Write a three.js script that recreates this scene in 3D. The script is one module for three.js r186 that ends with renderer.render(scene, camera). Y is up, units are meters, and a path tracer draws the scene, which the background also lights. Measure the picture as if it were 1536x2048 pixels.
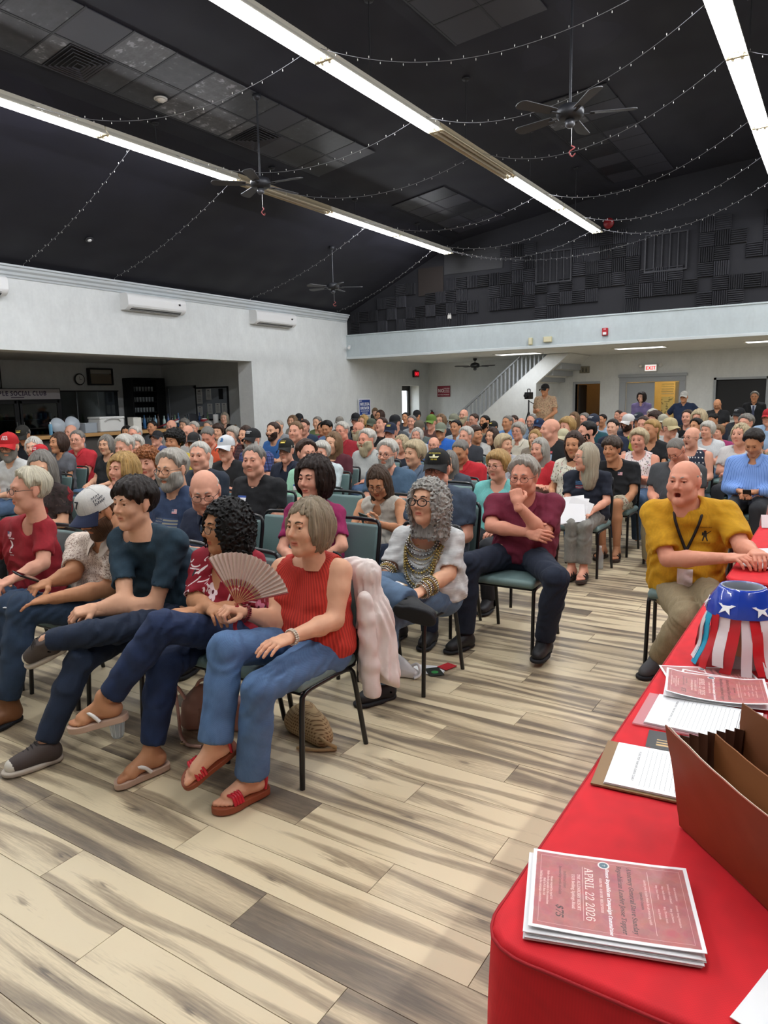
import * as THREE from 'three';
import { mergeGeometries, mergeVertices, toCreasedNormals } from 'three/addons/utils/BufferGeometryUtils.js';
import { RoundedBoxGeometry } from 'three/addons/geometries/RoundedBoxGeometry.js';
import { RectAreaLightUniformsLib } from 'three/addons/lights/RectAreaLightUniformsLib.js';
import { ImprovedNoise } from 'three/addons/math/ImprovedNoise.js';

// ---------- camera, sky, exposure ----------
RectAreaLightUniformsLib.init();
const scene = new THREE.Scene();
scene.background = new THREE.Color(0xdfe8f2);
scene.backgroundIntensity = 5;
const renderer = new THREE.WebGLRenderer({ antialias: true });
renderer.toneMapping = THREE.LinearToneMapping;
renderer.toneMappingExposure = 1.15;
renderer.shadowMap.enabled = true;
const EYE = 1.655;
const camera = new THREE.PerspectiveCamera(2 * Math.atan(1024 / 1428) * 180 / Math.PI, 0.75, 0.05, 80);
camera.position.set(0, EYE, 0);
camera.up.set(-0.0678, 0.98746, -0.14255);
camera.lookAt(-0.53594, EYE - 0.15657, -0.82961);
const LAMP = 38;            // radiance of a fluorescent strip

// ---------- helpers ----------
const V = (x, y, d) => new THREE.Vector3(x, y, -d);          // d: metres down the hall
let seed = 7;
const rnd = () => { seed = (seed * 1664525 + 1013904223) >>> 0; return seed / 4294967296; };
const rr = (a, b) => a + (b - a) * rnd();
const lerp = (a, b, t) => a + (b - a) * t;
const clamp = (x, a, b) => Math.max(a, Math.min(b, x));
const sst = (a, b, x) => { const t = clamp((x - a) / (b - a), 0, 1); return t * t * (3 - 2 * t); };
const noise3 = new ImprovedNoise();
const N = (x, y, z) => noise3.noise(x + 31.3, y + 17.7, z + 5.1);
const taken = new Map();
function numbered(name) { const k = taken.get(name) || 0; taken.set(name, k + 1); return k ? `${name}_${String(k).padStart(3, '0')}` : name; }
function sh(o) { o.traverse(m => { if (m.isMesh) { m.castShadow = true; m.receiveShadow = true; } }); return o; }
const mats = new Map();
function mat(color, rough = 0.8, extra = {}) {
  const key = color + '|' + rough + '|' + JSON.stringify(extra, (k, v) => v && v.isTexture ? v.uuid : v);
  if (!mats.has(key)) mats.set(key, new THREE.MeshPhysicalMaterial({ color, roughness: rough, ...extra }));
  return mats.get(key);
}
function mesh(name, geos, m, parent) {
  const list = Array.isArray(geos) ? geos : [geos];
  const g = list.length === 1 ? list[0] : join(list);
  const o = new THREE.Mesh(g, m); o.castShadow = o.receiveShadow = true;
  if (parent) { o.name = name; parent.add(o); } else { o.name = numbered(name); scene.add(o); }
  return o;
}
function join(list) {
  const a = list.map(g => { let q = g.index ? g.toNonIndexed() : g.clone(); if (!q.attributes.normal) q.computeVertexNormals();
    if (!q.attributes.uv) q.setAttribute('uv', new THREE.BufferAttribute(new Float32Array(q.attributes.position.count * 2), 2)); return q; });
  const anyc = a.some(g => g.attributes.color);
  for (const g of a) { if (anyc && !g.attributes.color) g.setAttribute('color', new THREE.BufferAttribute(new Float32Array(g.attributes.position.count * 3).fill(1), 3));
    for (const k of Object.keys(g.attributes)) if (!['position', 'normal', 'uv', 'color'].includes(k)) g.deleteAttribute(k); }
  return mergeGeometries(a);
}
function thing(name, label, category, group, pos = [0, 0, 0], turn = 0) {
  const o = new THREE.Group(); o.name = numbered(name); scene.add(o);
  o.position.set(...pos); o.rotation.y = turn; o.userData = { label, category }; if (group) o.userData.group = group;
  return o;
}
function tag(o, label, category, group) { o.userData.label = label; o.userData.category = category; if (group) o.userData.group = group; return o; }
function struct(name, geos, m, label) { const o = mesh(name, geos, m); o.userData.kind = 'structure'; if (label) { o.userData.label = label; o.userData.category = name.split('_')[0]; } return o; }
function sgroup(name, label) { const o = new THREE.Group(); o.name = numbered(name); scene.add(o); o.userData = { kind: 'structure', label, category: name.split('_')[0] }; return o; }
// box from bounds; d0,d1 are distances down the hall
function box(x0, x1, y0, y1, d0, d1, r = 0) {
  const w = Math.abs(x1 - x0), h = Math.abs(y1 - y0), l = Math.abs(d1 - d0);
  const g = r ? new RoundedBoxGeometry(w, h, l, 2, Math.min(r, w / 2.01, h / 2.01, l / 2.01)) : new THREE.BoxGeometry(w, h, l);
  const p = g.attributes.position, n = g.attributes.normal, uv = g.attributes.uv;
  g.translate((x0 + x1) / 2, (y0 + y1) / 2, -(d0 + d1) / 2);
  for (let i = 0; i < p.count; i++) { const ax = Math.abs(n.getX(i)), ay = Math.abs(n.getY(i)), az = Math.abs(n.getZ(i));
    if (ax >= ay && ax >= az) uv.setXY(i, p.getZ(i), p.getY(i)); else if (ay >= az) uv.setXY(i, p.getX(i), p.getZ(i)); else uv.setXY(i, p.getX(i), p.getY(i)); }
  return g;
}
const rbox = (w, h, l, r = 0.005, s = 2) => new RoundedBoxGeometry(w, h, l, s, Math.min(r, w / 2.01, h / 2.01, l / 2.01));
function tube(pts, r, seg = 24, rad = 8, closed = false, tension = 0.5) {
  const c = new THREE.CatmullRomCurve3(pts.map(p => p.isVector3 ? p : new THREE.Vector3(...p)), closed, 'catmullrom', tension);
  return new THREE.TubeGeometry(c, seg, r, rad, closed);
}
function rod(a, b, r0, r1 = r0, rad = 8) {
  const A = a.isVector3 ? a : new THREE.Vector3(...a), B = b.isVector3 ? b : new THREE.Vector3(...b), d = B.clone().sub(A);
  const g = new THREE.CylinderGeometry(r1, r0, d.length(), rad);
  g.applyQuaternion(new THREE.Quaternion().setFromUnitVectors(new THREE.Vector3(0, 1, 0), d.clone().normalize()));
  g.translate(...A.add(B).multiplyScalar(0.5).toArray()); return g;
}
const lathe = (pts, seg = 24) => new THREE.LatheGeometry(pts.map(p => new THREE.Vector2(...p)), seg);
function prism(pts, depth, bevel = 0) {   // polygon in x,y extruded along +z
  const s = new THREE.Shape(pts.map(p => new THREE.Vector2(...p)));
  return new THREE.ExtrudeGeometry(s, { depth, bevelEnabled: bevel > 0, bevelThickness: bevel, bevelSize: bevel, bevelOffset: -bevel, bevelSegments: 2 });
}
const M4 = (pos, rot = [0, 0, 0], s = 1) => new THREE.Matrix4().compose(new THREE.Vector3(...pos), new THREE.Quaternion().setFromEuler(new THREE.Euler(...rot, 'YXZ')), Array.isArray(s) ? new THREE.Vector3(...s) : new THREE.Vector3(s, s, s));
const at = (g, pos, rot, s) => g.clone().applyMatrix4(M4(pos, rot, s));
function canvasTex(w, h, draw, repeat) {
  const c = document.createElement('canvas'); c.width = w; c.height = h; draw(c.getContext('2d'), w, h);
  const t = new THREE.CanvasTexture(c); t.colorSpace = THREE.SRGBColorSpace; t.wrapS = t.wrapT = THREE.RepeatWrapping; t.anisotropy = 8; if (repeat) t.repeat.set(...repeat); return t;
}
function dataTex(w, h, fn, srgb = true, repeat) {
  const a = new Uint8Array(w * h * 4);
  for (let y = 0; y < h; y++) for (let x = 0; x < w; x++) { const c = fn(x / w, y / h, x, y), i = (y * w + x) * 4; a[i] = clamp(c[0], 0, 255); a[i + 1] = clamp(c[1], 0, 255); a[i + 2] = clamp(c[2], 0, 255); a[i + 3] = 255; }
  const t = new THREE.DataTexture(a, w, h); t.magFilter = THREE.LinearFilter; t.minFilter = THREE.LinearMipmapLinearFilter; t.generateMipmaps = true; t.wrapS = t.wrapT = THREE.RepeatWrapping; if (srgb) t.colorSpace = THREE.SRGBColorSpace; if (repeat) t.repeat.set(...repeat); t.needsUpdate = true; return t;
}
// noise that tiles over the unit square
function tn(u, v, fx, fy, z = 0) { const a = u * 2 * Math.PI, b = v * 2 * Math.PI, rx = fx / 6.283, ry = fy / 6.283;
  return noise3.noise(Math.cos(a) * rx + 9.1, Math.sin(a) * rx + 3.3 + z, Math.cos(b) * ry + 5.7 + z) * 0.7 + noise3.noise(Math.sin(a) * rx + 1.7, Math.sin(b) * ry + 8.2, Math.cos(a) * rx + z) * 0.7; }
// ---------- materials of the room ----------
const plaster = dataTex(256, 256, (u, v) => { const k = 248 + 7 * tn(u, v, 9, 9) + 5 * tn(u, v, 40, 40, 3) ; return [k, k, k]; }, true, [0.5, 0.5]);
const plasterBump = dataTex(256, 256, (u, v) => { const k = 128 + 60 * tn(u, v, 50, 50, 1) + 40 * tn(u, v, 90, 90, 2); return [k, k, k]; }, false, [1, 1]);
const greyWall = mat('#e0e3e1', 0.75, { map: plaster, bumpMap: plasterBump, bumpScale: 0.001 });
const trimGrey = mat('#bfc5c7', 0.55);
const balconyPaint = mat('#c3cdcf', 0.7, { map: plaster });
const blackPaint = mat('#1d1d2a', 0.9, { map: dataTex(512, 512, (u, v) => { const p = tn(u, v, 6, 6, 2) + 0.5 * tn(u, v, 18, 18, 4); const k = 200 + 36 * p + 16 * tn(u, v, 70, 50, 6) + (p > 0.45 ? 40 : 0); return [k, k, k * 1.03]; }, true, [0.11, 0.11]), roughnessMap: dataTex(256, 256, (u, v) => { const k = 215 + 40 * tn(u, v, 10, 10, 7); return [k, k, k]; }, false, [0.2, 0.2]) });
const X0 = -12, X1 = 9.6, XC = -1.2, DB = 16.8, DE = 21.5, DF = -5;
const ceilLine = x => { const a = Math.abs(x - XC); return a > 7.35 ? lerp(5.52, 4.0, (a - 7.35) / 3.45) : a > 3.5 ? lerp(6.08, 5.52, (a - 3.5) / 3.85) : lerp(6.3, 6.08, a / 3.5); };

// ---------- floor: boards near, printed boards far ----------
const PW = 0.178, PL = 1.22;
function woodTexel(u, v, s) {                      // u along the board 0..1, v across 0..1
  const warp = N(u * 2.2 + s * 13, v * 1.4, s * 3.1) * 0.9;
  const band = N(u * 1.1 + s * 7.3, v * 3.2 + warp, s * 5.9);
  const fine = N(u * 9, v * 34 + warp * 3, s * 2.3), fib = N(u * 40, v * 150, s);
  const rings = Math.sin((v * 5 + warp * 2.6 + N(u * 3, v * 2, s * 9)) * 6.28);
  let t = 0.16 + 0.5 * sst(-0.12, 0.3, band + 0.06 * fine) + 0.3 * band + 0.07 * rings * sst(-0.1, 0.4, band) + 0.15 * fine + 0.13 * fib + 0.1 * N(u * 26, v * 70 + warp * 6, s * 4) + ((s * 0.37) % 1 - 0.5) * 0.6;
  for (let k = 0; k < (s % 3 ? 1 : 2); k++) {      // knots
    const ku = ((s * 0.618 + k * 0.47) % 1), kv = 0.25 + 0.5 * ((s * 0.77 + k * 0.31) % 1), e = Math.hypot((u - ku) * 9 + fine * 0.3, (v - kv) * 4.2 + warp * 0.25);
    t += 0.6 * Math.exp(-e * e * 18) + 0.34 * Math.exp(-e * e * 1.6) * (0.4 + 0.6 * fine) + 0.14 * Math.exp(-e * 2.2) * Math.sin(e * 20 + warp * 6);
  }
  t = clamp(t, 0, 1.15);
  const A = [212, 196, 162], B = [161, 144, 117], C = [102, 90, 76];
  const m = t < 0.5 ? t / 0.5 : (t - 0.5) / 0.65, P = t < 0.5 ? A : B, Q = t < 0.5 ? B : C;
  return [lerp(P[0], Q[0], m), lerp(P[1], Q[1], m), lerp(P[2], Q[2], m)];
}
const NS = 14;
const boardTex = dataTex(1024, NS * 112, (u, v) => { const q = v * NS, s = Math.floor(q), w = q - s; return woodTexel(u, w, s + 1); });
boardTex.wrapT = THREE.ClampToEdgeWrapping; boardTex.anisotropy = 8;
const boardMat = mat('#ffffff', 0.42, { map: boardTex, clearcoat: 0.12, clearcoatRoughness: 0.35 });
const farTex = dataTex(1024, 1024, (u, v) => {      // ten boards long, forty across
  const row = Math.floor(v * 27.4), off = (row * 0.381) % 1, q = u * 4 + off, i = Math.floor(q) % 4, s = (row * 5 + i * 3) % 14 + 1;
  const c = woodTexel(q % 1, (v * 27.4) % 1, s); const edge = ((v * 27.4) % 1 < 0.04 || (q % 1) < 0.006) ? 0.7 : 1; return [c[0] * edge, c[1] * edge, c[2] * edge];
}, true, [1 / (4 * PL), 1 / (27.4 * PW)]);
const farFloorMat = mat('#ffffff', 0.42, { map: farTex, clearcoat: 0.12, clearcoatRoughness: 0.35 });
const floor = sgroup('floor', 'grey and cream wood plank flooring across the hall');
mesh('subfloor', box(X0 - 5, X1 + 0.2, -0.2, -0.008, DF - 0.2, DE + 4), mat('#4b433a', 0.9), floor);
{
  const fx0 = -6.4, fx1 = 1.62, rows = Math.round(7.2 / PW), f0 = 0.55, f1 = f0 + rows * PW;   // field of separate boards
  const geos = [];
  for (let s = 0; s < NS; s++) for (const flip of [0, 1]) {
    const g = box(-PL / 2 + 0.0012, PL / 2 - 0.0012, -0.008, 0, -PW / 2 + 0.0012, PW / 2 - 0.0012, 0), uv = g.attributes.uv, p = g.attributes.position;
    for (let i = 0; i < p.count; i++) { let a = p.getX(i) / PL + 0.5, b = -p.getZ(i) / PW + 0.5; if (flip) { a = 1 - a; b = 1 - b; } uv.setXY(i, a * 0.998, (s + 0.02 + 0.96 * b) / NS); }
    geos.push(g);
  }
  // the far floor round the field
  const far = [box(X0 - 5, fx0, -0.008, 0, DF, DE + 4), box(fx1, X1, -0.008, 0, DF, DE + 4), box(fx0, fx1, -0.008, 0, DF, f0), box(fx0, fx1, -0.008, 0, f1, DE + 4)];
  mesh('plank_field', far, farFloorMat, floor);
  let cnt = 0;
  for (let r = 0; r < rows; r++) {
    const d = f0 + (r + 0.5) * PW, o = ((r * 0.381 + 0.12) % 1) * PL;
    const vis = -0.5 - d * 1.0 - 2.6;                 // boards left of this are under the audience
    for (let x = fx0 - o; x < fx1; x += PL) {
      const a = Math.max(x, fx0), b = Math.min(x + PL, fx1); if (b - a < 0.03) continue;
      const g0 = geos[Math.floor(rnd() * geos.length)];
      let g = g0;
      if (b - a < PL - 0.01) { g = g0.clone(); g.scale((b - a) / PL, 1, 1); const uv = g.attributes.uv; for (let i = 0; i < uv.count; i++) uv.setX(i, uv.getX(i) * (b - a) / PL); }
      const m = mesh('plank', g, boardMat, floor); m.position.set((a + b) / 2, 0, -d); cnt++;
    }
  }
}

// ---------- walls ----------
function wallXD(x0, x1, pts, holes, m, name, label) {    // wall in the d,y plane, thick along x
  const s = new THREE.Shape(pts.map(p => new THREE.Vector2(...p)));
  for (const h of holes) s.holes.push(new THREE.Path(h.map(p => new THREE.Vector2(...p))));
  const g = new THREE.ExtrudeGeometry(s, { depth: x1 - x0, bevelEnabled: false }); g.rotateY(Math.PI / 2); g.translate(x0, 0, 0); // x->-z
  return struct(name, g, m, label);
}
wallXD(X0 - 0.45, X0, [[DF, 0], [3.2, 0], [3.2, 2.6], [12.9, 2.6], [12.9, 0], [19.78, 0], [19.78, 2.06], [20.87, 2.06], [20.87, 0], [DE + 0.2, 0], [DE + 0.2, 4.3], [DF, 4.3]], [], greyWall, 'wall_left', 'light grey side wall with wide bar opening and two air conditioners');
struct('wall_right', box(X1, X1 + 0.2, 0, 4.3, DF, DE), greyWall, 'light grey wall on the far right side');
struct('wall_stage', box(X0, X1, 0, 6.6, DF - 0.2, DF), greyWall, 'light grey wall at the stage end');
// ceiling, folded like a barn roof
{
  const xs = [X0 - 0.45, XC - 7.35, XC - 3.5, XC, XC + 3.5, XC + 7.35, X1 + 0.2], lo = xs.map(x => [x, x < X0 ? 3.8 : x > X1 ? 3.9 : ceilLine(x)]), up = lo.map(p => [p[0], p[1] + 0.2]).reverse();
  const g = prism([...lo, ...up], DB + 0.3 - DF + 0.2); g.translate(0, 0, -(DB + 0.3));
  struct('ceiling', g, blackPaint, 'black painted sloping ceiling with scuffed patches');
}
// balcony front and the black gable above
struct('trim_1', [box(X0 - 0.04, X1, 2.78, 3.43, DB, DB + 0.15)], balconyPaint, 'pale grey balcony front below the black wall');
struct('trim_2', box(X0, X1, 2.775, 2.84, DB - 0.025, DB, 0.008), mat('#cdd3d3', 0.5), 'pale moulding along lower edge of the balcony front');
struct('trim_5', box(X0, X1, 3.41, 3.445, DB - 0.02, DB, 0.006), balconyPaint, 'narrow ledge along top of the balcony front');
const gable = sgroup('wall_gable', 'black gable wall covered with acoustic foam squares');
const foamBlack = mat('#2a2a2e', 0.95), gableBlack = mat('#212126', 0.85, { map: plaster });
{
  const w = []; for (const x of [X0 - 0.3, XC - 7.35, XC - 3.5, XC, XC + 3.5, XC + 7.35, X1 + 0.1]) w.push([x, ceilLine(clamp(x, X0, X1)) + 0.06]);
  const g = prism([[X0 - 0.3, 3.4], [X1 + 0.1, 3.4], ...w.reverse()], 0.14); g.translate(0, 0, -(DB + 0.2)); mesh('gable_panel', g, gableBlack, gable);
}
{ // foam squares, ridges turned in a checker; plain squares between
  const S = 0.30;
  const ridge = []; ridge.push([-S / 2, 0]); const n = 7; for (let i = 0; i < n; i++) { const a = -S / 2 + S * i / n; ridge.push([a + 0.004, 0.02], [a + S / n * 0.35, 0.055], [a + S / n * 0.65, 0.055], [a + S / n - 0.004, 0.02]); } ridge.push([S / 2, 0]);
  const gv = prism(ridge, S - 0.006); gv.rotateX(Math.PI / 2); gv.translate(0, S / 2 - 0.003, 0);     // ridges run up and down
  const gh = gv.clone().rotateZ(Math.PI / 2);
  const foams = [mat('#2b2b30', 0.95), mat('#232327', 0.95), mat('#343439', 0.95)];
  const skip = (x, y) => (x > -4.0 && x < -3.0 && y > 4.2) || (x > -6.5 && x < -5.5 && y > 4.25) || (x > -9.75 && x < -8.85 && y > 4.2);
  let k = 0;
  for (let j = 0; j < 6; j++) for (let i = 0; i < 40; i++) {
    const x = -11.85 + i * S + 0.15, y = 3.6 + j * S; if (x > 0.2 || y + 0.2 > ceilLine(x) || skip(x, y)) continue;
    const pick = N(i * 1.7, j * 2.3, 0.4);
    if (y < 3.9 && x > -6.9 && x < -2.9 && rnd() < 0.8) continue;
    if (y < 3.8 && pick < 0.05) continue;
    if (pick < -0.28 || (x > -8.9 && x < -7.4 && y > 4.75)) continue;
    const m = mesh('foam_square', (i + j) % 2 ? gv : gh, foams[Math.floor(rnd() * 3)], gable); m.position.set(x, y, -(DB + 0.055)); if (++k > 290) break;
  }
  mesh('plywood_patch', box(-8.9, -7.3, 4.75, 5.25, DB + 0.045, DB + 0.06), mat('#3b3b3d', 0.9, { map: plaster }), gable);
  mesh('brown_board', box(-9.66, -8.93, 4.29, 4.98, DB + 0.03, DB + 0.06), mat('#2a2320', 0.85), gable);
}
function gableWindow(n, x0, x1, y0, y1) {
  const o = sgroup('window_' + n, n === 1 ? 'tall barred vent window high on black wall, right one' : 'barred vent window high on black wall, left one');
  const f = mat('#2f2f33', 0.7), d = DB + 0.055;
  mesh('vent_board', box(x0, x1, y0, y1, DB + 0.05, DB + 0.06), gableBlack, o);
  mesh('frame', [box(x0 - 0.03, x0, y0 - 0.03, y1 + 0.03, d - 0.06, d), box(x1, x1 + 0.03, y0 - 0.03, y1 + 0.03, d - 0.06, d), box(x0, x1, y0 - 0.03, y0, d - 0.06, d), box(x0, x1, y1, y1 + 0.03, d - 0.06, d)], f, o);
  for (let i = 1; i < 5; i++) { const x = lerp(x0, x1, i / 5); mesh('bar', box(x - 0.012, x + 0.012, y0, y1, d - 0.045, d), f, o); }
}
gableWindow(1, -3.92, -3.1, 4.28, 5.02); gableWindow(2, -6.41, -5.6, 4.29, 4.96);
// crown moulding on the side wall
{
  const prof = [[0, 0], [0.02, 0], [0.03, 0.03], [0.06, 0.05], [0.07, 0.09], [0.11, 0.12], [0.12, 0.16], [0.15, 0.17], [0.15, 0.2], [0, 0.2]];
  const g = prism(prof, DB - DF); g.translate(X0, 3.79, -DB); struct('trim_3', g, trimGrey, 'grey crown moulding along top of the side wall');
}
// under the balcony
struct('ceiling', box(X0, X1, 2.8, 2.9, DB + 0.1, DE + 0.1), greyWall, 'grey ceiling under the balcony');
{
  const s = new THREE.Shape([[X0 - 0.2, 0], [-6.93, 0], [-6.93, 1.97], [-6.19, 1.97], [-6.19, 0], [-5.45, 0], [-5.45, 1.98], [-3.98, 1.98], [-3.98, 0], [X1, 0], [X1, 2.95], [X0 - 0.2, 2.95]].map(p => new THREE.Vector2(...p)));
  s.holes.push(new THREE.Path([[-3.04, 1.02], [-1.83, 1.02], [-1.83, 1.98], [-3.04, 1.98]].map(p => new THREE.Vector2(...p))));
  const g = new THREE.ExtrudeGeometry(s, { depth: 0.2, bevelEnabled: false }); g.translate(0, 0, -(DE + 0.2));
  struct('wall_back', g, greyWall, 'grey back wall under the balcony with doorways');
}
// rooms behind the back wall
struct('wall_corridor', [box(-8.2, -0.5, 0, 2.6, DE + 3, DE + 3.1), box(-8.3, -8.2, 0, 2.6, DE + 0.2, DE + 3.1), box(-5.75, -5.6, 0, 2.6, DE + 0.2, DE + 3), box(-3.5, -3.4, 0, 2.6, DE + 0.2, DE + 3), box(-0.5, -0.4, 0, 2.6, DE + 0.2, DE + 3.1), box(-8.3, -0.4, 2.6, 2.7, DE + 0.2, DE + 3.1)], mat('#b9ad8f', 0.8, { map: plaster }), 'tan walls of the corridor behind the doorways');
{ const l = new THREE.PointLight(0xffd890, 5); l.position.set(-4.3, 2.3, -(DE + 1.5)); l.castShadow = true; scene.add(l);
  const o = thing('corridor_lamp', 'warm ceiling lamp in corridor behind the double doors', 'lamp'); mesh('globe', at(new THREE.SphereGeometry(0.09, 16, 10), [-4.3, 2.42, -(DE + 1.5)]), mat('#fff3d0', 0.5, { emissive: '#ffdf9c', emissiveIntensity: 3 }), o); mesh('ceiling_rose', at(lathe([[0, 0], [0.07, 0], [0.05, 0.04], [0.02, 0.1], [0, 0.1]].map(p => [p[0], p[1]])), [-4.3, 2.5, -(DE + 1.5)]), mat('#dddddd', 0.5), o);
  const l2 = new THREE.PointLight(0xffc080, 0.35); l2.position.set(-7, 2.3, -(DE + 1.8)); l2.castShadow = true; scene.add(l2);
  const o2 = thing('corridor_lamp', 'small warm lamp in the side passage', 'lamp'); mesh('globe', at(new THREE.SphereGeometry(0.06, 16, 10), [-7, 2.42, -(DE + 1.8)]), mat('#fff3d0', 0.5, { emissive: '#ffd090', emissiveIntensity: 2 }), o2); mesh('ceiling_rose', at(lathe([[0, 0], [0.06, 0], [0.04, 0.04], [0.02, 0.12], [0, 0.12]]), [-7, 2.48, -(DE + 1.8)]), mat('#dddddd', 0.5), o2); }
// double doors
{
  const o = sgroup('door_1', 'grey double doors with one leaf ajar under exit sign'); const fm = mat('#a4a9ad', 0.6), lm = fm;
  mesh('door_frame', [box(-5.62, -5.45, 0, 1.98, DE - 0.04, DE + 0.01, 0.008), box(-3.98, -3.82, 0, 1.98, DE - 0.04, DE + 0.01, 0.008), box(-5.62, -3.82, 1.98, 2.12, DE - 0.04, DE + 0.01, 0.008), box(-5.66, -3.78, 2.12, 2.2, DE - 0.07, DE + 0.01, 0.012)], fm, o);
  const a = mesh('door_leaf', [box(-5.44, -4.66, 0.01, 1.97, DE + 0.06, DE + 0.1, 0.004)], lm, o); mesh('door_handle', [box(-4.78, -4.7, 0.95, 1.12, DE + 0.045, DE + 0.06, 0.01), rod(V(-4.74, 1.04, DE + 0.06), V(-4.74, 1.04, DE - 0.01), 0.012), rod(V(-4.74, 1.04, DE - 0.005), V(-4.86, 1.04, DE - 0.005), 0.011)], mat('#b8a878', 0.35, { metalness: 0.9 }), a);
  const g = box(-0.005, 0.74, 0.01, 1.97, -0.02, 0.02, 0.004); g.rotateY(-1.25 + Math.PI); g.translate(-3.99, 0, -(DE + 0.1)); mesh('door_leaf', g, fm, o);
  // louvred vent and notice in the gap
  const n = mesh('notice_board', box(-4.64, -4.3, 0.35, 1.55, DE + 0.9, DE + 0.93), mat('#efe3a0', 0.7, { map: dataTex(64, 128, (u, v) => { const k = tn(u, v, 14, 26) > 0.25 ? 170 : 250; return [k, k, k]; }) }), o);
  for (let i = 0; i < 5; i++) mesh('louvre', box(-4.64, -4.3, 1.62 + i * 0.07, 1.655 + i * 0.07, DE + 0.88, DE + 0.93, 0.006), mat('#d8d2b0', 0.6), o);
}
{ const o = sgroup('door_2', 'open doorway to a dim tan passage'); mesh('door_frame', [box(-7.0, -6.93, 0, 2.04, DE - 0.02, DE + 0.2, 0.006), box(-6.93, -6.19, 1.97, 2.04, DE - 0.02, DE + 0.2, 0.006)], mat('#a4a9ad', 0.6), o); mesh('door_leaf', box(-6.9, -6.86, 0.01, 1.95, DE + 0.2, DE + 0.9, 0.004), mat('#3b3a38', 0.6), o); }
{ const o = sgroup('window_3', 'dark serving hatch in grey frame on back wall'); mesh('window_frame', [box(-3.1, -3.04, 0.96, 2.04, DE - 0.03, DE + 0.2), box(-1.83, -1.77, 0.96, 2.04, DE - 0.03, DE + 0.2), box(-3.1, -1.77, 1.98, 2.04, DE - 0.03, DE + 0.2), box(-3.14, -1.73, 0.94, 1.02, DE - 0.08, DE + 0.2, 0.008)], mat('#a4a9ad', 0.6), o); mesh('shutter', box(-3.04, -1.83, 1.02, 1.98, DE + 0.05, DE + 0.09), mat('#101113', 0.5), o); }
// glass door to the street in the side wall
{
  const o = sgroup('door_3', 'glass street door with bright daylight behind'), fm = mat('#3c3a38', 0.5, { metalness: 0.4 });
  const x = X0 - 0.38;
  mesh('door_frame', [box(x - 0.04, x + 0.04, 0, 2.06, 19.78, 19.84), box(x - 0.04, x + 0.04, 0, 2.06, 20.81, 20.87), box(x - 0.04, x + 0.04, 1.98, 2.06, 19.84, 20.81), box(x - 0.03, x + 0.03, 0, 1.98, 20.04, 20.12), box(x - 0.03, x + 0.03, 0, 0.25, 20.12, 20.81), box(x - 0.03, x + 0.03, 1.9, 1.98, 20.12, 20.81), box(x - 0.03, x + 0.03, 0, 1.98, 20.74, 20.81)], fm, o);
  mesh('pane', box(x - 0.004, x + 0.004, 0.25, 1.9, 20.12, 20.74), new THREE.MeshPhysicalMaterial({ color: '#ffffff', transmission: 1, roughness: 0.02, thickness: 0 }), o);
  mesh('side_pane', box(x - 0.004, x + 0.004, 0, 1.98, 19.84, 20.04), new THREE.MeshPhysicalMaterial({ color: '#ffffff', transmission: 1, roughness: 0.02, thickness: 0 }), o);
  const p = mesh('push_bar', [rod([x + 0.07, 1.0, -20.16], [x + 0.07, 1.0, -20.7], 0.014), rod([x + 0.07, 1.0, -20.2], [x, 1.0, -20.2], 0.01), rod([x + 0.07, 1.0, -20.66], [x, 1.0, -20.66], 0.01)], mat('#888', 0.3, { metalness: 1 }), o);
}
struct('ground_outside', box(-40, X0 - 0.45, -0.2, -0.02, 17.2, 40), mat('#bdb9b0', 0.9), 'pale pavement outside the street door');

// ---------- bar recess ----------
const BX = -16.5, BE = 14.0;
const barWall = greyWall;
struct('wall_bar_rear', box(BX - 0.2, BX, 0, 2.9, 0.9, BE + 0.2), barWall, 'grey wall behind the bar');
struct('wall_bar_end', box(BX, X0 - 0.45, 0, 2.9, BE, BE + 0.2), greyWall, 'grey end wall of the bar room');
struct('wall_bar_near', box(BX, X0 - 0.45, 0, 2.9, 0.9, 1.1), barWall, 'grey near wall of the bar room');
for (let i = 0; i < 4; i++) { const o = thing('recessed_light', `unlit recessed light in the bar ceiling, ${['nearest', 'second', 'third', 'farthest'][i]} one`, 'light', 'recessed bar lights', [-14.6, 2.715, -(5.5 + i * 2.3)]); mesh('trim_ring', at(new THREE.TorusGeometry(0.075, 0.012, 8, 24), [0, 0, 0], [Math.PI / 2, 0, 0]), mat('#c9c9c6', 0.5), o); mesh('lens', lathe([[0, -0.012], [0.05, -0.008], [0.07, 0], [0, 0]], 20), mat('#dddddd', 0.5), o); }
struct('ceiling_bar', box(BX - 0.2, X0 - 0.44, 2.72, 2.9, 0.9, BE + 0.2), greyWall, 'grey lowered ceiling over the bar');
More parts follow.
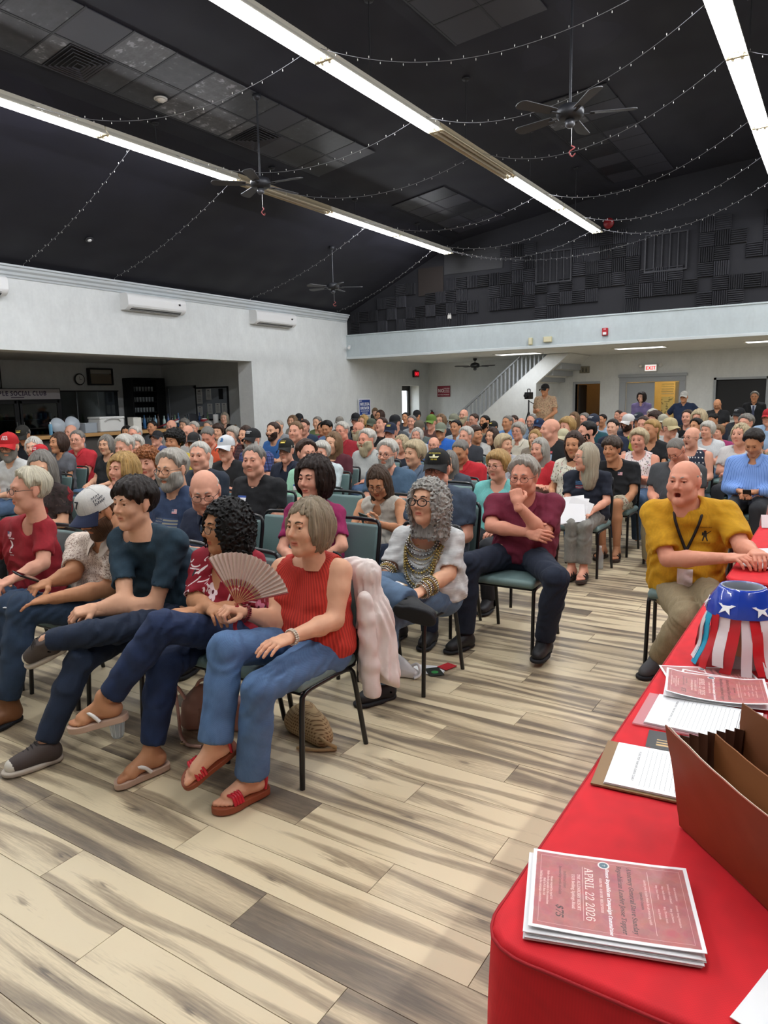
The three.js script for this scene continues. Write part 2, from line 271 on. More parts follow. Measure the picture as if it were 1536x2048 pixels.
// ---------- fluorescent strips ----------
const lampBody = mat('#d9d4c4', 0.45), lampOff = mat('#b7a98c', 0.5), tubeOn = mat('#ffffff', 0.4, { emissive: '#fafcff', emissiveIntensity: LAMP * 0.4 }), tubeOff = mat('#cfc8b8', 0.3);
const LY = 5.12, SEG = 2.44;
function stripLight(x, d0, on, label) {
  const o = thing('strip_light', label, 'light', 'fluorescent strip lights', [x, LY, -(d0 + SEG / 2)]);
  const h = SEG / 2 - 0.01;
  const prof = [[-0.11, 0.0], [-0.108, -0.012], [-0.05, 0.05], [0.05, 0.05], [0.108, -0.012], [0.11, 0.0], [0.06, 0.062], [0.05, 0.11], [-0.05, 0.11], [-0.06, 0.062]];
  const g = prism(prof, 2 * h); g.translate(0, 0.0, -h); mesh('reflector', g, on ? lampBody : lampOff, o);
  for (const s of [-1, 1]) {
    mesh('tube', at(rod([0, 0, -h + 0.05], [0, 0, h - 0.05], 0.019, 0.019, 10), [s * 0.045, 0.012, 0]), on ? tubeOn : tubeOff, o);
    for (const e of [-1, 1]) mesh('socket', at(rbox(0.03, 0.06, 0.03, 0.006), [s * 0.045, 0.015, e * (h - 0.03)]), mat('#e6dfcd', 0.5), o);
  }
  for (const e of [-1, 1]) mesh('end_plate', at(rbox(0.22, 0.012, 0.02, 0.003), [0, 0.0, e * h]), mat('#c9bd9f', 0.5), o);
  const top = ceilLine(x) - LY;
  const hg = mesh('hanger', [rod([0, 0.1, 0.35], [0, top, 0.35], 0.008), at(lathe([[0, 0], [0.05, 0], [0.06, 0.03], [0, 0.03]], 14), [0, top - 0.03, 0.35])], mat('#1c1c1f', 0.6), o);
  if (on) {
    for (const s of [-1, 1]) { const l = new THREE.RectAreaLight(0xf5f8ff, LAMP, 2 * h - 0.1, 0.1); l.position.set(x + s * 0.07, LY - 0.035, -(d0 + SEG / 2)); l.lookAt(x + s * (0.07 + 1.35), LY - 1.035, -(d0 + SEG / 2)); scene.add(l); }   // a strip throws light to both sides
  }
}
const rowNames = { '-8.42': 'row nearest the bar wall', '-4.8': 'middle overhead row', '-1.22': 'right overhead row', '2.4': 'row past the right frame edge' };
const nth = ['end', 'second', 'third', 'fourth', 'fifth', 'sixth', 'seventh', 'eighth'];
for (const x of [-8.42, -4.8, -1.22, 2.4]) for (let k = 0; k < 7; k++) {
  const d0 = 16.22 - (k + 1) * SEG, off = k === 2 && x < -2;
  stripLight(x, d0, !off, `${off ? 'unlit' : 'lit'} strip light, ${k ? nth[k] + ' from the balcony' : 'the one ending at balcony'}, ${rowNames[x]}`);
}
// troffers under the balcony
[[-7.66, 18.75, 'left'], [-4.48, 18.95, 'middle'], [-1.5, 19.0, 'right'], [2, 19, 'far right']].forEach(([x, d, n]) => {
  const o = thing('ceiling_panel_light', `lit rectangular ceiling panel under the balcony, ${n} one`, 'light', 'ceiling panels under the balcony', [x, 2.79, -d]);
  mesh('frame', [at(rbox(1.24, 0.02, 0.03, 0.004), [0, 0, 0.3]), at(rbox(1.24, 0.02, 0.03, 0.004), [0, 0, -0.3]), at(rbox(0.03, 0.02, 0.6, 0.004), [0.6, 0, 0]), at(rbox(0.03, 0.02, 0.6, 0.004), [-0.6, 0, 0])], mat('#d5d5d0', 0.5), o);
  mesh('diffuser', at(rbox(1.18, 0.012, 0.57, 0.003), [0, 0.0, 0]), mat('#ffffff', 0.6, { emissive: '#fdfdfa', emissiveIntensity: 2.5 }), o);
  const l = new THREE.RectAreaLight(0xf5f8ff, 9, 1.15, 0.55); l.position.set(x, 2.765, -d); l.rotation.x = -Math.PI / 2; scene.add(l);
});
// ---------- figures: distance fields meshed by surface nets ----------
function smin(a, b, k) { const h = k - Math.abs(a - b); return h > 0 ? Math.min(a, b) - h * h * 0.25 / k : Math.min(a, b); }
const smax = (a, b, k) => -smin(-a, -b, k);
const cap = (a, b, ra, rb = ra, k = 0.03, sx = 1, sz = 1) => ({ a, e: [b[0] - a[0], b[1] - a[1], b[2] - a[2]], ra, rb, k, sx, sz });
const ell = (c, r, k = 0.03) => ({ c, r, k, m: Math.min(...r) });
function dprim(q, x, y, z) {
  if (q.c) { const px = (x - q.c[0]) / q.r[0], py = (y - q.c[1]) / q.r[1], pz = (z - q.c[2]) / q.r[2]; const l = Math.sqrt(px * px + py * py + pz * pz); if (l < 1e-6) return -q.m;
    const gx = px / q.r[0], gy = py / q.r[1], gz = pz / q.r[2]; return l * (l - 1) / Math.sqrt(gx * gx + gy * gy + gz * gz); }
  const px = (x - q.a[0]) / q.sx, py = y - q.a[1], pz = (z - q.a[2]) / q.sz, ex = q.e[0] / q.sx, ey = q.e[1], ez = q.e[2] / q.sz;
  const ee = ex * ex + ey * ey + ez * ez, t = ee > 1e-9 ? clamp((px * ex + py * ey + pz * ez) / ee, 0, 1) : 0;
  const dx = px - ex * t, dy = py - ey * t, dz = pz - ez * t;
  return (Math.sqrt(dx * dx + dy * dy + dz * dz) - (q.ra + (q.rb - q.ra) * t)) * (q.sx < 1 || q.sz < 1 ? Math.min(q.sx, q.sz) * 0.4 + 0.6 : 1);
}
function dset(list, x, y, z) { let d = 1e3; for (let i = 0; i < list.length; i++) { const q = list[i], e = dprim(q, x, y, z); d = e - d > q.k ? d : smin(d, e, q.k); } return d; }
function bounds(list, pad) {
  const lo = [1e9, 1e9, 1e9], hi = [-1e9, -1e9, -1e9];
  for (const q of list) { const pts = q.c ? [[q.c, q.r]] : [[q.a, [q.ra * q.sx, q.ra, q.ra * q.sz]], [[q.a[0] + q.e[0], q.a[1] + q.e[1], q.a[2] + q.e[2]], [q.rb * q.sx, q.rb, q.rb * q.sz]]];
    for (const [c, r] of pts) for (let i = 0; i < 3; i++) { lo[i] = Math.min(lo[i], c[i] - r[i] - pad); hi[i] = Math.max(hi[i], c[i] + r[i] + pad); } }
  return [lo, hi];
}
function nets(f, lo, hi, h, slack = 0.03) {
  const nx = Math.ceil((hi[0] - lo[0]) / h) + 2, ny = Math.ceil((hi[1] - lo[1]) / h) + 2, nz = Math.ceil((hi[2] - lo[2]) / h) + 2;
  const F = new Float32Array(nx * ny * nz), B = 4, R = B * h * 0.5 * 1.7321 + h * 1.8 + slack;
  for (let k0 = 0; k0 < nz; k0 += B) for (let j0 = 0; j0 < ny; j0 += B) for (let i0 = 0; i0 < nx; i0 += B) {
    const c = f(lo[0] + (i0 + 1.5) * h, lo[1] + (j0 + 1.5) * h, lo[2] + (k0 + 1.5) * h), skip = Math.abs(c) > R;
    const k1 = Math.min(k0 + B, nz), j1 = Math.min(j0 + B, ny), i1 = Math.min(i0 + B, nx);
    for (let k = k0; k < k1; k++) for (let j = j0; j < j1; j++) for (let i = i0; i < i1; i++) F[(k * ny + j) * nx + i] = skip ? c : f(lo[0] + i * h, lo[1] + j * h, lo[2] + k * h);
  }
  const id = new Int32Array(nx * ny * nz).fill(-1), P = [], I = [], sx = 1, sy = nx, sz = nx * ny;
  const off = [0, sx, sy, sx + sy, sz, sx + sz, sy + sz, sx + sy + sz], ed = [[0, 1], [2, 3], [4, 5], [6, 7], [0, 2], [1, 3], [4, 6], [5, 7], [0, 4], [1, 5], [2, 6], [3, 7]];
  for (let k = 0; k < nz - 1; k++) for (let j = 0; j < ny - 1; j++) for (let i = 0; i < nx - 1; i++) {
    const b = (k * ny + j) * nx + i; let m = 0; for (let c = 0; c < 8; c++) if (F[b + off[c]] < 0) m |= 1 << c; if (m === 0 || m === 255) continue;
    let X = 0, Y = 0, Z = 0, n = 0;
    for (const [p, q] of ed) { const a = F[b + off[p]], c = F[b + off[q]]; if ((a < 0) === (c < 0)) continue; const t = a / (a - c);
      X += (p & 1) + t * ((q & 1) - (p & 1)); Y += ((p >> 1) & 1) + t * (((q >> 1) & 1) - ((p >> 1) & 1)); Z += (p >> 2) + t * ((q >> 2) - (p >> 2)); n++; }
    id[b] = P.length / 3; P.push(lo[0] + (i + X / n) * h, lo[1] + (j + Y / n) * h, lo[2] + (k + Z / n) * h);
  }
  const quad = (a, b, c, d, s) => { if (a < 0 || b < 0 || c < 0 || d < 0) return; if (s) I.push(a, b, c, a, c, d); else I.push(a, c, b, a, d, c); };
  for (let k = 1; k < nz - 1; k++) for (let j = 1; j < ny - 1; j++) for (let i = 1; i < nx - 1; i++) {
    const b = (k * ny + j) * nx + i, a = F[b] < 0;
    if (a !== F[b + sx] < 0) quad(id[b - sy - sz], id[b - sz], id[b], id[b - sy], a);
    if (a !== F[b + sy] < 0) quad(id[b - sx - sz], id[b - sx], id[b], id[b - sz], a);
    if (a !== F[b + sz] < 0) quad(id[b - sx - sy], id[b - sy], id[b], id[b - sx], a);
  }
  const g = new THREE.BufferGeometry(); g.setAttribute('position', new THREE.BufferAttribute(new Float32Array(P), 3)); g.setIndex(I); g.computeVertexNormals(); return g;
}
function uvBy(g, fn) { const p = g.attributes.position, uv = new Float32Array(p.count * 2); for (let i = 0; i < p.count; i++) { const r = fn(p.getX(i), p.getY(i), p.getZ(i)); uv[2 * i] = r[0]; uv[2 * i + 1] = r[1]; } g.setAttribute('uv', new THREE.BufferAttribute(uv, 2)); return g; }
function colBy(g, fn) { const p = g.attributes.position, c = new Float32Array(p.count * 3); for (let i = 0; i < p.count; i++) { const r = fn(p.getX(i), p.getY(i), p.getZ(i)); c[3 * i] = r[0]; c[3 * i + 1] = r[1]; c[3 * i + 2] = r[2]; } g.setAttribute('color', new THREE.BufferAttribute(c, 3)); return g; }
const memo = new Map(); const once = (k, f) => { if (!memo.has(k)) memo.set(k, f()); return memo.get(k); };

// --- heads: origin mid head, y up, z to the face ---
const FACES = {   // jaw width, jaw drop, cheek, nose length, brow, jowl, female, neck
  man: { jw: 0.047, jy: -0.1, ck: 0.026, ns: 1, br: 0.015, jo: 0, fe: 0, nk: 0.056 },
  broad: { jw: 0.056, jy: -0.1, ck: 0.032, ns: 1.05, br: 0.015, jo: 0.024, fe: 0, nk: 0.066 },
  lean: { jw: 0.043, jy: -0.108, ck: 0.022, ns: 1.12, br: 0.016, jo: 0.006, fe: 0, nk: 0.05 },
  woman: { jw: 0.041, jy: -0.096, ck: 0.026, ns: 0.85, br: 0.011, jo: 0, fe: 1, nk: 0.046 },
  lady: { jw: 0.046, jy: -0.096, ck: 0.03, ns: 0.92, br: 0.011, jo: 0.014, fe: 1, nk: 0.05 },
};
function headPrims(F) {
  const p = [ell([0, 0.036, -0.014], [0.0765, 0.086, 0.098], 0.03), ell([0, -0.02, 0.018], [0.063, 0.094, 0.072], 0.03)];
  for (const s of [-1, 1]) { p.push(cap([0, F.jy, 0.058], [s * F.jw, -0.055, 0.005], 0.02, 0.021, 0.025), ell([s * 0.038, -0.022, 0.062], [F.ck, F.ck, 0.024], 0.02)); if (F.jo) p.push(ell([s * 0.042, -0.07, 0.03], [F.jo + 0.008, 0.028, 0.03], 0.025)); }
  p.push(cap([-0.032, 0.031, 0.078], [0.032, 0.031, 0.078], F.br - 0.001, F.br - 0.001, 0.016), ell([0, F.jy + 0.004, 0.068], [0.019, 0.015, 0.015], 0.018));
  return p;
}
function headField(F) {
  const base = headPrims(F), nose = [cap([0, 0.026, 0.083], [0, -0.02, 0.096 + 0.014 * F.ns], 0.0085, 0.0115 * F.ns, 0.012)];
  for (const s of [-1, 1]) nose.push(ell([s * 0.0115, -0.0265, 0.092], [0.0085, 0.0075, 0.011], 0.008));
  const lips = [cap([-0.018, -0.0575, 0.0795], [0, -0.0535, 0.0885], 0.0052, 0.0066, 0.006), cap([0.018, -0.0575, 0.0795], [0, -0.0535, 0.0885], 0.0052, 0.0066, 0.006), cap([-0.016, -0.0635, 0.079], [0.016, -0.0635, 0.079], 0.0065, 0.0065, 0.006), ell([0, -0.066, 0.082], [0.016, 0.0075, 0.0085], 0.006)];
  const neck = [cap([0, -0.07, -0.022], [0, -0.2, -0.045], F.nk, F.nk + 0.004, 0.035)];
  const ears = []; for (const s of [-1, 1]) ears.push(ell([s * 0.079, 0.004, -0.008], [0.009, 0.031, 0.0185], 0.006), cap([s * 0.081, 0.028, -0.018], [s * 0.083, 0.0, -0.026], 0.0055, 0.005, 0.006), cap([s * 0.076, -0.022, -0.004], [s * 0.078, -0.03, -0.002], 0.006, 0.005, 0.008));
  return (x, y, z) => {
    let d = dset(base, x, y, z); d = smin(d, dset(nose, x, y, z), 0.014);
    const ax = Math.abs(x), ex = ax - 0.031, ey = y - 0.011, ez = z - 0.094, so = Math.sqrt(ex * ex * 0.75 + ey * ey * 1.5 + ez * ez) - 0.0165; d = smax(d, -so, 0.012);
    d = smin(d, dset(lips, x, y, z), 0.008); const gx = Math.abs(y + 0.0588) - 0.0011; if (ax < 0.02 && z > 0.07) d = smax(d, -(Math.max(gx, 0.082 - z, ax - 0.02)), 0.003);
    d = smin(d, dset(neck, x, y, z), 0.03); d = smin(d, dset(ears, x, y, z), 0.007);
    const lx = ax - 0.03, ly = y - 0.0185 + lx * lx * 9, lz = z - 0.0845; d = smin(d, Math.sqrt(lx * lx * 0.42 + ly * ly * 4 + lz * lz * 1.2) - 0.0095, 0.005);        // lids
    const my = y - 0.0005 - lx * lx * 7; d = smin(d, Math.sqrt(lx * lx * 0.42 + my * my * 5 + (z - 0.0815) ** 2 * 1.2) - 0.0085, 0.005);
    return d;
  };
}
function headGeo(face, h, mouth) {
  return once('head' + face + h + (mouth || ''), () => {
    const F = FACES[face], f0 = headField(F), f = mouth ? (x, y, z) => { const mx = x / 0.017, my = (y + 0.063) / (mouth === 'open' ? 0.014 : 0.006), mz = (z - 0.085) / 0.02; return smax(f0(x, y, z), (1 - Math.sqrt(mx * mx + my * my + mz * mz)) * 0.008, 0.003); } : f0;
    const g = nets(f, [-0.1, -0.19, -0.13], [0.1, 0.14, 0.135], h, 0.02), lip = F.fe ? [0.82, 0.45, 0.46] : [0.88, 0.64, 0.6];
    colBy(g, (x, y, z) => {
      const ax = Math.abs(x); let c = [1, 1, 1]; const m = 1 + 0.05 * N(x * 60, y * 60, z * 60);
      const l = sst(0.013, 0.006, Math.abs(y + 0.0595)) * sst(0.023, 0.017, ax) * sst(0.072, 0.078, z); c = [lerp(1, lip[0], l), lerp(1, lip[1], l), lerp(1, lip[2], l)];
      if (mouth === 'open' && ax < 0.014 && Math.abs(y + 0.063) < 0.011 && z > 0.055 && z < 0.083) c = [0.25, 0.08, 0.08];
      const r = 0.5 * sst(0.03, 0, Math.hypot(ax - 0.04, y + 0.022)) + 0.7 * sst(0.02, 0, Math.hypot(x, y + 0.02, z - 0.108)) + 0.6 * sst(0.07, 0.085, ax); // ruddy cheeks, nose and ears
      if (h > 0.008) { const b = sst(0.009, 0.003, Math.abs(y - 0.033)) * sst(0.048, 0.04, ax) * sst(0.008, 0.014, ax) * sst(0.06, 0.07, z); c = c.map(v => v * (1 - 0.5 * b)); }
      return [c[0] * m, c[1] * m * (1 - 0.14 * r), c[2] * m * (1 - 0.15 * r)];
    });
    return g;
  });
}
// signed value of the hairline: negative where hair grows
function hairline(st) {
  return (x, y, z) => { const ax = Math.abs(x);
    const front = (st.m ? 0.088 : 0.08) + (st.rec || 0) - ax * ax * 5 * (st.m ? 1 : 0.4);
    let line = z > 0.055 ? front : z > 0.0 ? lerp(-0.012 + (st.side || 0), front, sst(0.0, 0.06, z)) : z > -0.05 ? lerp(-0.055, -0.012, sst(-0.05, 0.0, z)) : -0.062 + (st.nape || 0);
    if (ax > 0.066 && Math.abs(z + 0.008) < 0.026) line = Math.max(line, 0.034 - (st.ear ? 0.09 : 0));
    return line - y; };
}
const HAIRS = {
  short: { t: 0.013, m: 1, n: 0.007, hn: 0.018 }, crop: { t: 0.006, m: 1, n: 0.002 }, thick: { t: 0.022, m: 1, n: 0.012, rec: -0.008 }, fringe: { t: 0.027, m: 1, n: 0.016, rec: -0.03, hn: 0.034 }, receding: { t: 0.008, m: 1, n: 0.003, rec: 0.028 }, combed: { t: 0.024, m: 1, n: 0.012, rec: 0.006, hn: 0.018 },
  bald: { t: 0.006, m: 1, n: 0.002, bald: 1 }, fringeBald: { t: 0.016, m: 1, n: 0.006, bald: 1 },
  puffy: { t: 0.032, n: 0.014, rec: -0.006, ear: 1, side: -0.03, nape: -0.01 }, pixie: { t: 0.022, n: 0.01, rec: -0.02, ear: 1, side: -0.02 },
  bob: { vol: [0.102, 0.132, 0.116, -0.012], n: 0.015, open: [0.06, 0.105, 0.09], cut: -0.11, rec: -0.02 }, bobBig: { vol: [0.118, 0.148, 0.128, -0.012], n: 0.024, open: [0.06, 0.11, 0.09], cut: -0.13, rec: -0.01 },
  long: { vol: [0.1, 0.145, 0.112, -0.015], n: 0.013, open: [0.058, 0.12, 0.088], cut: -0.3, long: 1, rec: -0.01 }, curly: { vol: [0.125, 0.16, 0.13, -0.03], n: 0.022, nf: 70, open: [0.062, 0.115, 0.092], cut: -0.2, long: 0.6, rec: -0.01 },
  curlyShort: { t: 0.035, n: 0.022, nf: 60, rec: -0.02, ear: 1, side: -0.03 }, tied: { t: 0.016, n: 0.006, rec: 0.0, side: 0.01, tail: 1 },
};
function hairGeo(style, h, face) {
  return once('hair' + style + h + face, () => {
    const st = HAIRS[style], base = headPrims(FACES[face]), hl = hairline(st), nf = st.nf || 34;
    const strand = (x, y, z) => { const a = Math.atan2(x, z + 0.015); return st.n * (st.nf ? 0.9 * N(x * nf, y * nf, z * nf) + 0.5 * N(x * nf * 2, y * nf * 2, z * nf * 2) : 0.7 * N(Math.sin(a) * 9 + x * 8, y * 7, Math.cos(a) * 9 + z * 6) + 0.45 * N(x * 70, y * 12, z * 70)); };
    const f = (x, y, z) => {
      let d;
      if (st.vol) {
        const [a, b, c, oy] = st.vol, e = { c: [0, oy + 0.018, -0.02], r: [a, b, c], m: a }; d = dprim(e, x, y, z);
        if (st.long) { const w = { c: [0, -0.12, -0.045], r: [a * 0.98, 0.16 + 0.05 * st.long, 0.075], m: 0.07 }; d = smin(d, dprim(w, x, y, z), 0.03); }
        d += strand(x, y, z);
        const o = { c: [0.012, -0.034, 0.1], r: st.open, m: 0.06 }; d = smax(d, -(dprim(o, x, y, z) + 0.012 * N(x * 18, y * 18, 3)), 0.01);
        d = smax(d, st.cut - y + 0.02 * N(Math.atan2(x, z) * 5, 0.3, 2) + 0.012 * N(x * 60, 1, z * 60), 0.012);
        d = smax(d, -(dset(base, x, y, z) + 0.004), 0.004);
        if (z > 0.02) d = smax(d, Math.min(hl(x, y, z), 0.06 - Math.abs(x) ), 0.012);
      } else {
        const q = hl(x, y, z) + (st.hn || 0.012) * N(x * 55, y * 14, z * 40), tp = st.m ? clamp(0.12 - q * 26, 0.1, 1) : clamp(0.35 - q * 24, 0.3, 1);
        d = dset(base, x, y, z) - st.t * tp * (st.m ? clamp(0.45 + (y + 0.05) * 6, 0.4, 1.1) : 1) + strand(x, y, z) * tp;
        d = smax(d, q, 0.006);
        if (st.bald) d = smax(d, Math.min(y - 0.048 + Math.max(0, -z - 0.02) * -0.25, 0.02), 0.006);
        if (st.bald) d = smax(d, z - 0.02, 0.006);
        if (st.tail) d = smin(d, dprim(cap([0, 0.03, -0.11], [0, -0.13, -0.12], 0.022, 0.012), x, y, z) + strand(x, y, z), 0.02);
      }
      return d;
    };
    const g = nets(f, [-0.16, st.long ? -0.34 : -0.18, -0.2], [0.16, 0.19, 0.14], h, st.vol ? 0.035 : 0.025);
    uvBy(g, (x, y, z) => st.nf ? [x * 3 + z * 2, y * 3] : [Math.atan2(x, z + 0.015) * 0.5 + y * 0.3, y * 1.1 + z * 0.2]);
    return g;
  });
}
const hairTex = dataTex(256, 256, (u, v) => { const k = 205 + 62 * tn(u, v, 90, 5) + 36 * tn(u, v, 200, 9, 3); return [k, k, k]; }, true, [1, 1]);
const hairMats = new Map(); const hairMat = c => { if (!hairMats.has(c)) hairMats.set(c, new THREE.MeshPhysicalMaterial({ color: c, roughness: 0.5, map: hairTex, bumpMap: hairTex, bumpScale: 0.002, sheen: 0.3, sheenColor: new THREE.Color(c), specularIntensity: 0.5 })); return hairMats.get(c); };
function beardGeo(kind, h, face) {
  return once('beard' + kind + h + face, () => {
    const base = headPrims(FACES[face]), full = kind === 'long', t = kind === 'stubble' ? 0.0035 : full ? 0.016 : 0.009;
    const f = (x, y, z) => { const ax = Math.abs(x); let d = dset(base, x, y, z) - t; if (full) d = smin(d, dprim(ell([0, -0.13, 0.055], [0.05, 0.062, 0.042]), x, y, z), 0.03);
      d += (full ? 0.008 : 0.002) * N(x * 60, y * 25, z * 60);
      const top = kind === 'goatee' ? (ax > 0.03 ? -0.2 : -0.036) : lerp(-0.036, 0.0, sst(0.028, 0.07, ax)); d = smax(d, y - top, 0.006); d = smax(d, -0.005 - z + (kind === 'goatee' ? 0.05 : 0), 0.006);
      const m = Math.hypot(x / 0.021, (y + 0.06) / 0.0085) - 1; if (z > 0.06) d = smax(d, -m * 0.008, 0.003);
      const nn = Math.hypot(x / 0.022, (y + 0.024) / 0.014) - 1; if (z > 0.06) d = smax(d, -nn * 0.01, 0.003); return smax(d, -(dset(base, x, y, z) + 0.006), 0.003); };
    const g = nets(f, [-0.1, -0.22, -0.02], [0.1, 0.03, 0.14], h, 0.03); return uvBy(g, (x, y, z) => [Math.atan2(x, z) * 0.8, y * 1.2]);
  });
}
const eyeGeo = once('eye', () => { const l = []; for (const s of [-1, 1]) { const w = new THREE.SphereGeometry(0.0118, 20, 14); w.rotateX(Math.PI / 2); w.translate(s * 0.031, 0.0085, 0.0742); colBy(w, (x, y, z) => { const r = Math.hypot(x - s * 0.031, y - 0.0085); return z > 0.08 && r < 0.0026 ? [0.02, 0.02, 0.02] : z > 0.08 && r < 0.0062 ? [0.16, 0.14, 0.13] : [0.88, 1.05, 1.15]; }); l.push(w); } return join(l); });
const browGeo = once('brow', () => [-1, 1].map(s => tube([[s * 0.014, 0.031, 0.0925], [s * 0.028, 0.0365, 0.0905], [s * 0.044, 0.031, 0.078]], 0.0034, 8, 5)));
const glassesGeo = once('gls', () => { const l = []; for (const s of [-1, 1]) { const r = new THREE.TorusGeometry(0.0235, 0.0016, 5, 20); r.scale(1.05, 0.78, 1); r.rotateY(s * 0.18); r.translate(s * 0.033, 0.004, 0.106); l.push(r); l.push(tube([[s * 0.056, 0.008, 0.102], [s * 0.079, 0.012, 0.06], [s * 0.083, 0.012, -0.005], [s * 0.084, -0.006, -0.022]], 0.0016, 12, 5)); } l.push(tube([[-0.01, 0.006, 0.108], [0, 0.01, 0.111], [0.01, 0.006, 0.108]], 0.0015, 6, 5)); return join(l); });
const glassesThick = once('glsT', () => { const l = []; for (const s of [-1, 1]) { const r = new THREE.TorusGeometry(0.026, 0.0034, 6, 20); r.scale(1.08, 0.8, 1); r.rotateY(s * 0.18); r.translate(s * 0.034, 0.003, 0.107); l.push(r); l.push(tube([[s * 0.058, 0.01, 0.102], [s * 0.08, 0.012, 0.06], [s * 0.084, 0.01, -0.02]], 0.003, 12, 6)); } l.push(tube([[-0.01, 0.008, 0.109], [0, 0.011, 0.111], [0.01, 0.008, 0.109]], 0.003, 6, 6)); return join(l); });
const lensGeo = once('lens', () => join([-1, 1].map(s => { const c = new THREE.CircleGeometry(0.0232, 20); c.scale(1.05, 0.78, 1); c.rotateY(s * 0.18); c.translate(s * 0.033, 0.004, 0.106); return c; })));
const lensMat = new THREE.MeshPhysicalMaterial({ color: '#ffffff', transmission: 1, thickness: 0, roughness: 0.02 });
function capGeo(back) {
  return once('cap' + (back || ''), () => {
    const dome = new THREE.SphereGeometry(1, 30, 14, 0, Math.PI * 2, 0, Math.PI * 0.52); { const p = dome.attributes.position; for (let i = 0; i < p.count; i++) { let x = p.getX(i), y = p.getY(i), z = p.getZ(i); const fr = sst(0.2, 0.9, z); const yy = Math.pow(Math.max(0, y), 0.8); p.setXYZ(i, x * 0.088, (y < 0 ? y * 0.1 : yy * (0.105 + 0.012 * fr)), z * 0.108); } dome.computeVertexNormals(); }
    dome.translate(0, 0.045, -0.012);
    const brim = new THREE.BufferGeometry(), P = [], I = []; const n = 16, m = 5;
    for (const side of [0, 1]) for (let j = 0; j <= m; j++) for (let i = 0; i <= n; i++) { const a = lerp(-1.15, 1.15, i / n), r = j / m, ex = 0.075 * Math.cos(a) ** 0.6; const x = Math.sin(a) * (0.088 + 0.004 * r) , z = Math.cos(a) * 0.1 - 0.008 + ex * r, y = 0.046 - 0.018 * r - 6.2 * x * x * r + 0.0; P.push(x, y - side * 0.004, z); }
    const st = (n + 1) * (m + 1); for (let j = 0; j < m; j++) for (let i = 0; i < n; i++) { const a = j * (n + 1) + i, b = a + 1, c = a + n + 1, d = c + 1; I.push(a, c, b, b, c, d); I.push(st + a, st + b, st + c, st + b, st + d, st + c); }
    for (let i = 0; i < n; i++) { const a = m * (n + 1) + i; I.push(a, st + a, a + 1, a + 1, st + a, st + a + 1); }
    brim.setAttribute('position', new THREE.BufferAttribute(new Float32Array(P), 3)); brim.setIndex(I); brim.computeVertexNormals();
    const button = at(new THREE.SphereGeometry(0.008, 8, 6), [0, 0.15, -0.012], [0, 0, 0], [1, 0.6, 1]);
    const seams = []; for (let k = 0; k < 6; k++) { const a = k * Math.PI / 3 + Math.PI / 6, pts = []; for (let t = 0; t <= 6; t++) { const th = t / 6 * Math.PI * 0.5, y = Math.cos(th), s = Math.sin(th); pts.push([Math.sin(a) * s * 0.0885, 0.0455 + Math.pow(y, 0.8) * (0.105 + 0.012 * sst(0.2, 0.9, Math.cos(a) * s)), -0.012 + Math.cos(a) * s * 0.1085]); } seams.push(tube(pts, 0.0012, 8, 4)); }
    return { dome: join([dome, button, ...seams]), brim };
  });
}
const capPatch = once('capPatch', () => { const g = new THREE.PlaneGeometry(1, 1, 10, 8), p = g.attributes.position; for (let i = 0; i < p.count; i++) { const u = p.getX(i) * 1.15, v = p.getY(i); const th = Math.PI * 0.5 - (0.42 + v * 0.6), y = Math.cos(th), s = Math.sin(th), x = Math.sin(u) * s, z = Math.cos(u) * s; p.setXYZ(i, x * 0.0895, 0.0455 + Math.pow(Math.max(0, y), 0.8) * (0.107 + 0.012 * sst(0.2, 0.9, z)), -0.012 + z * 0.1098); } g.computeVertexNormals(); return g; });
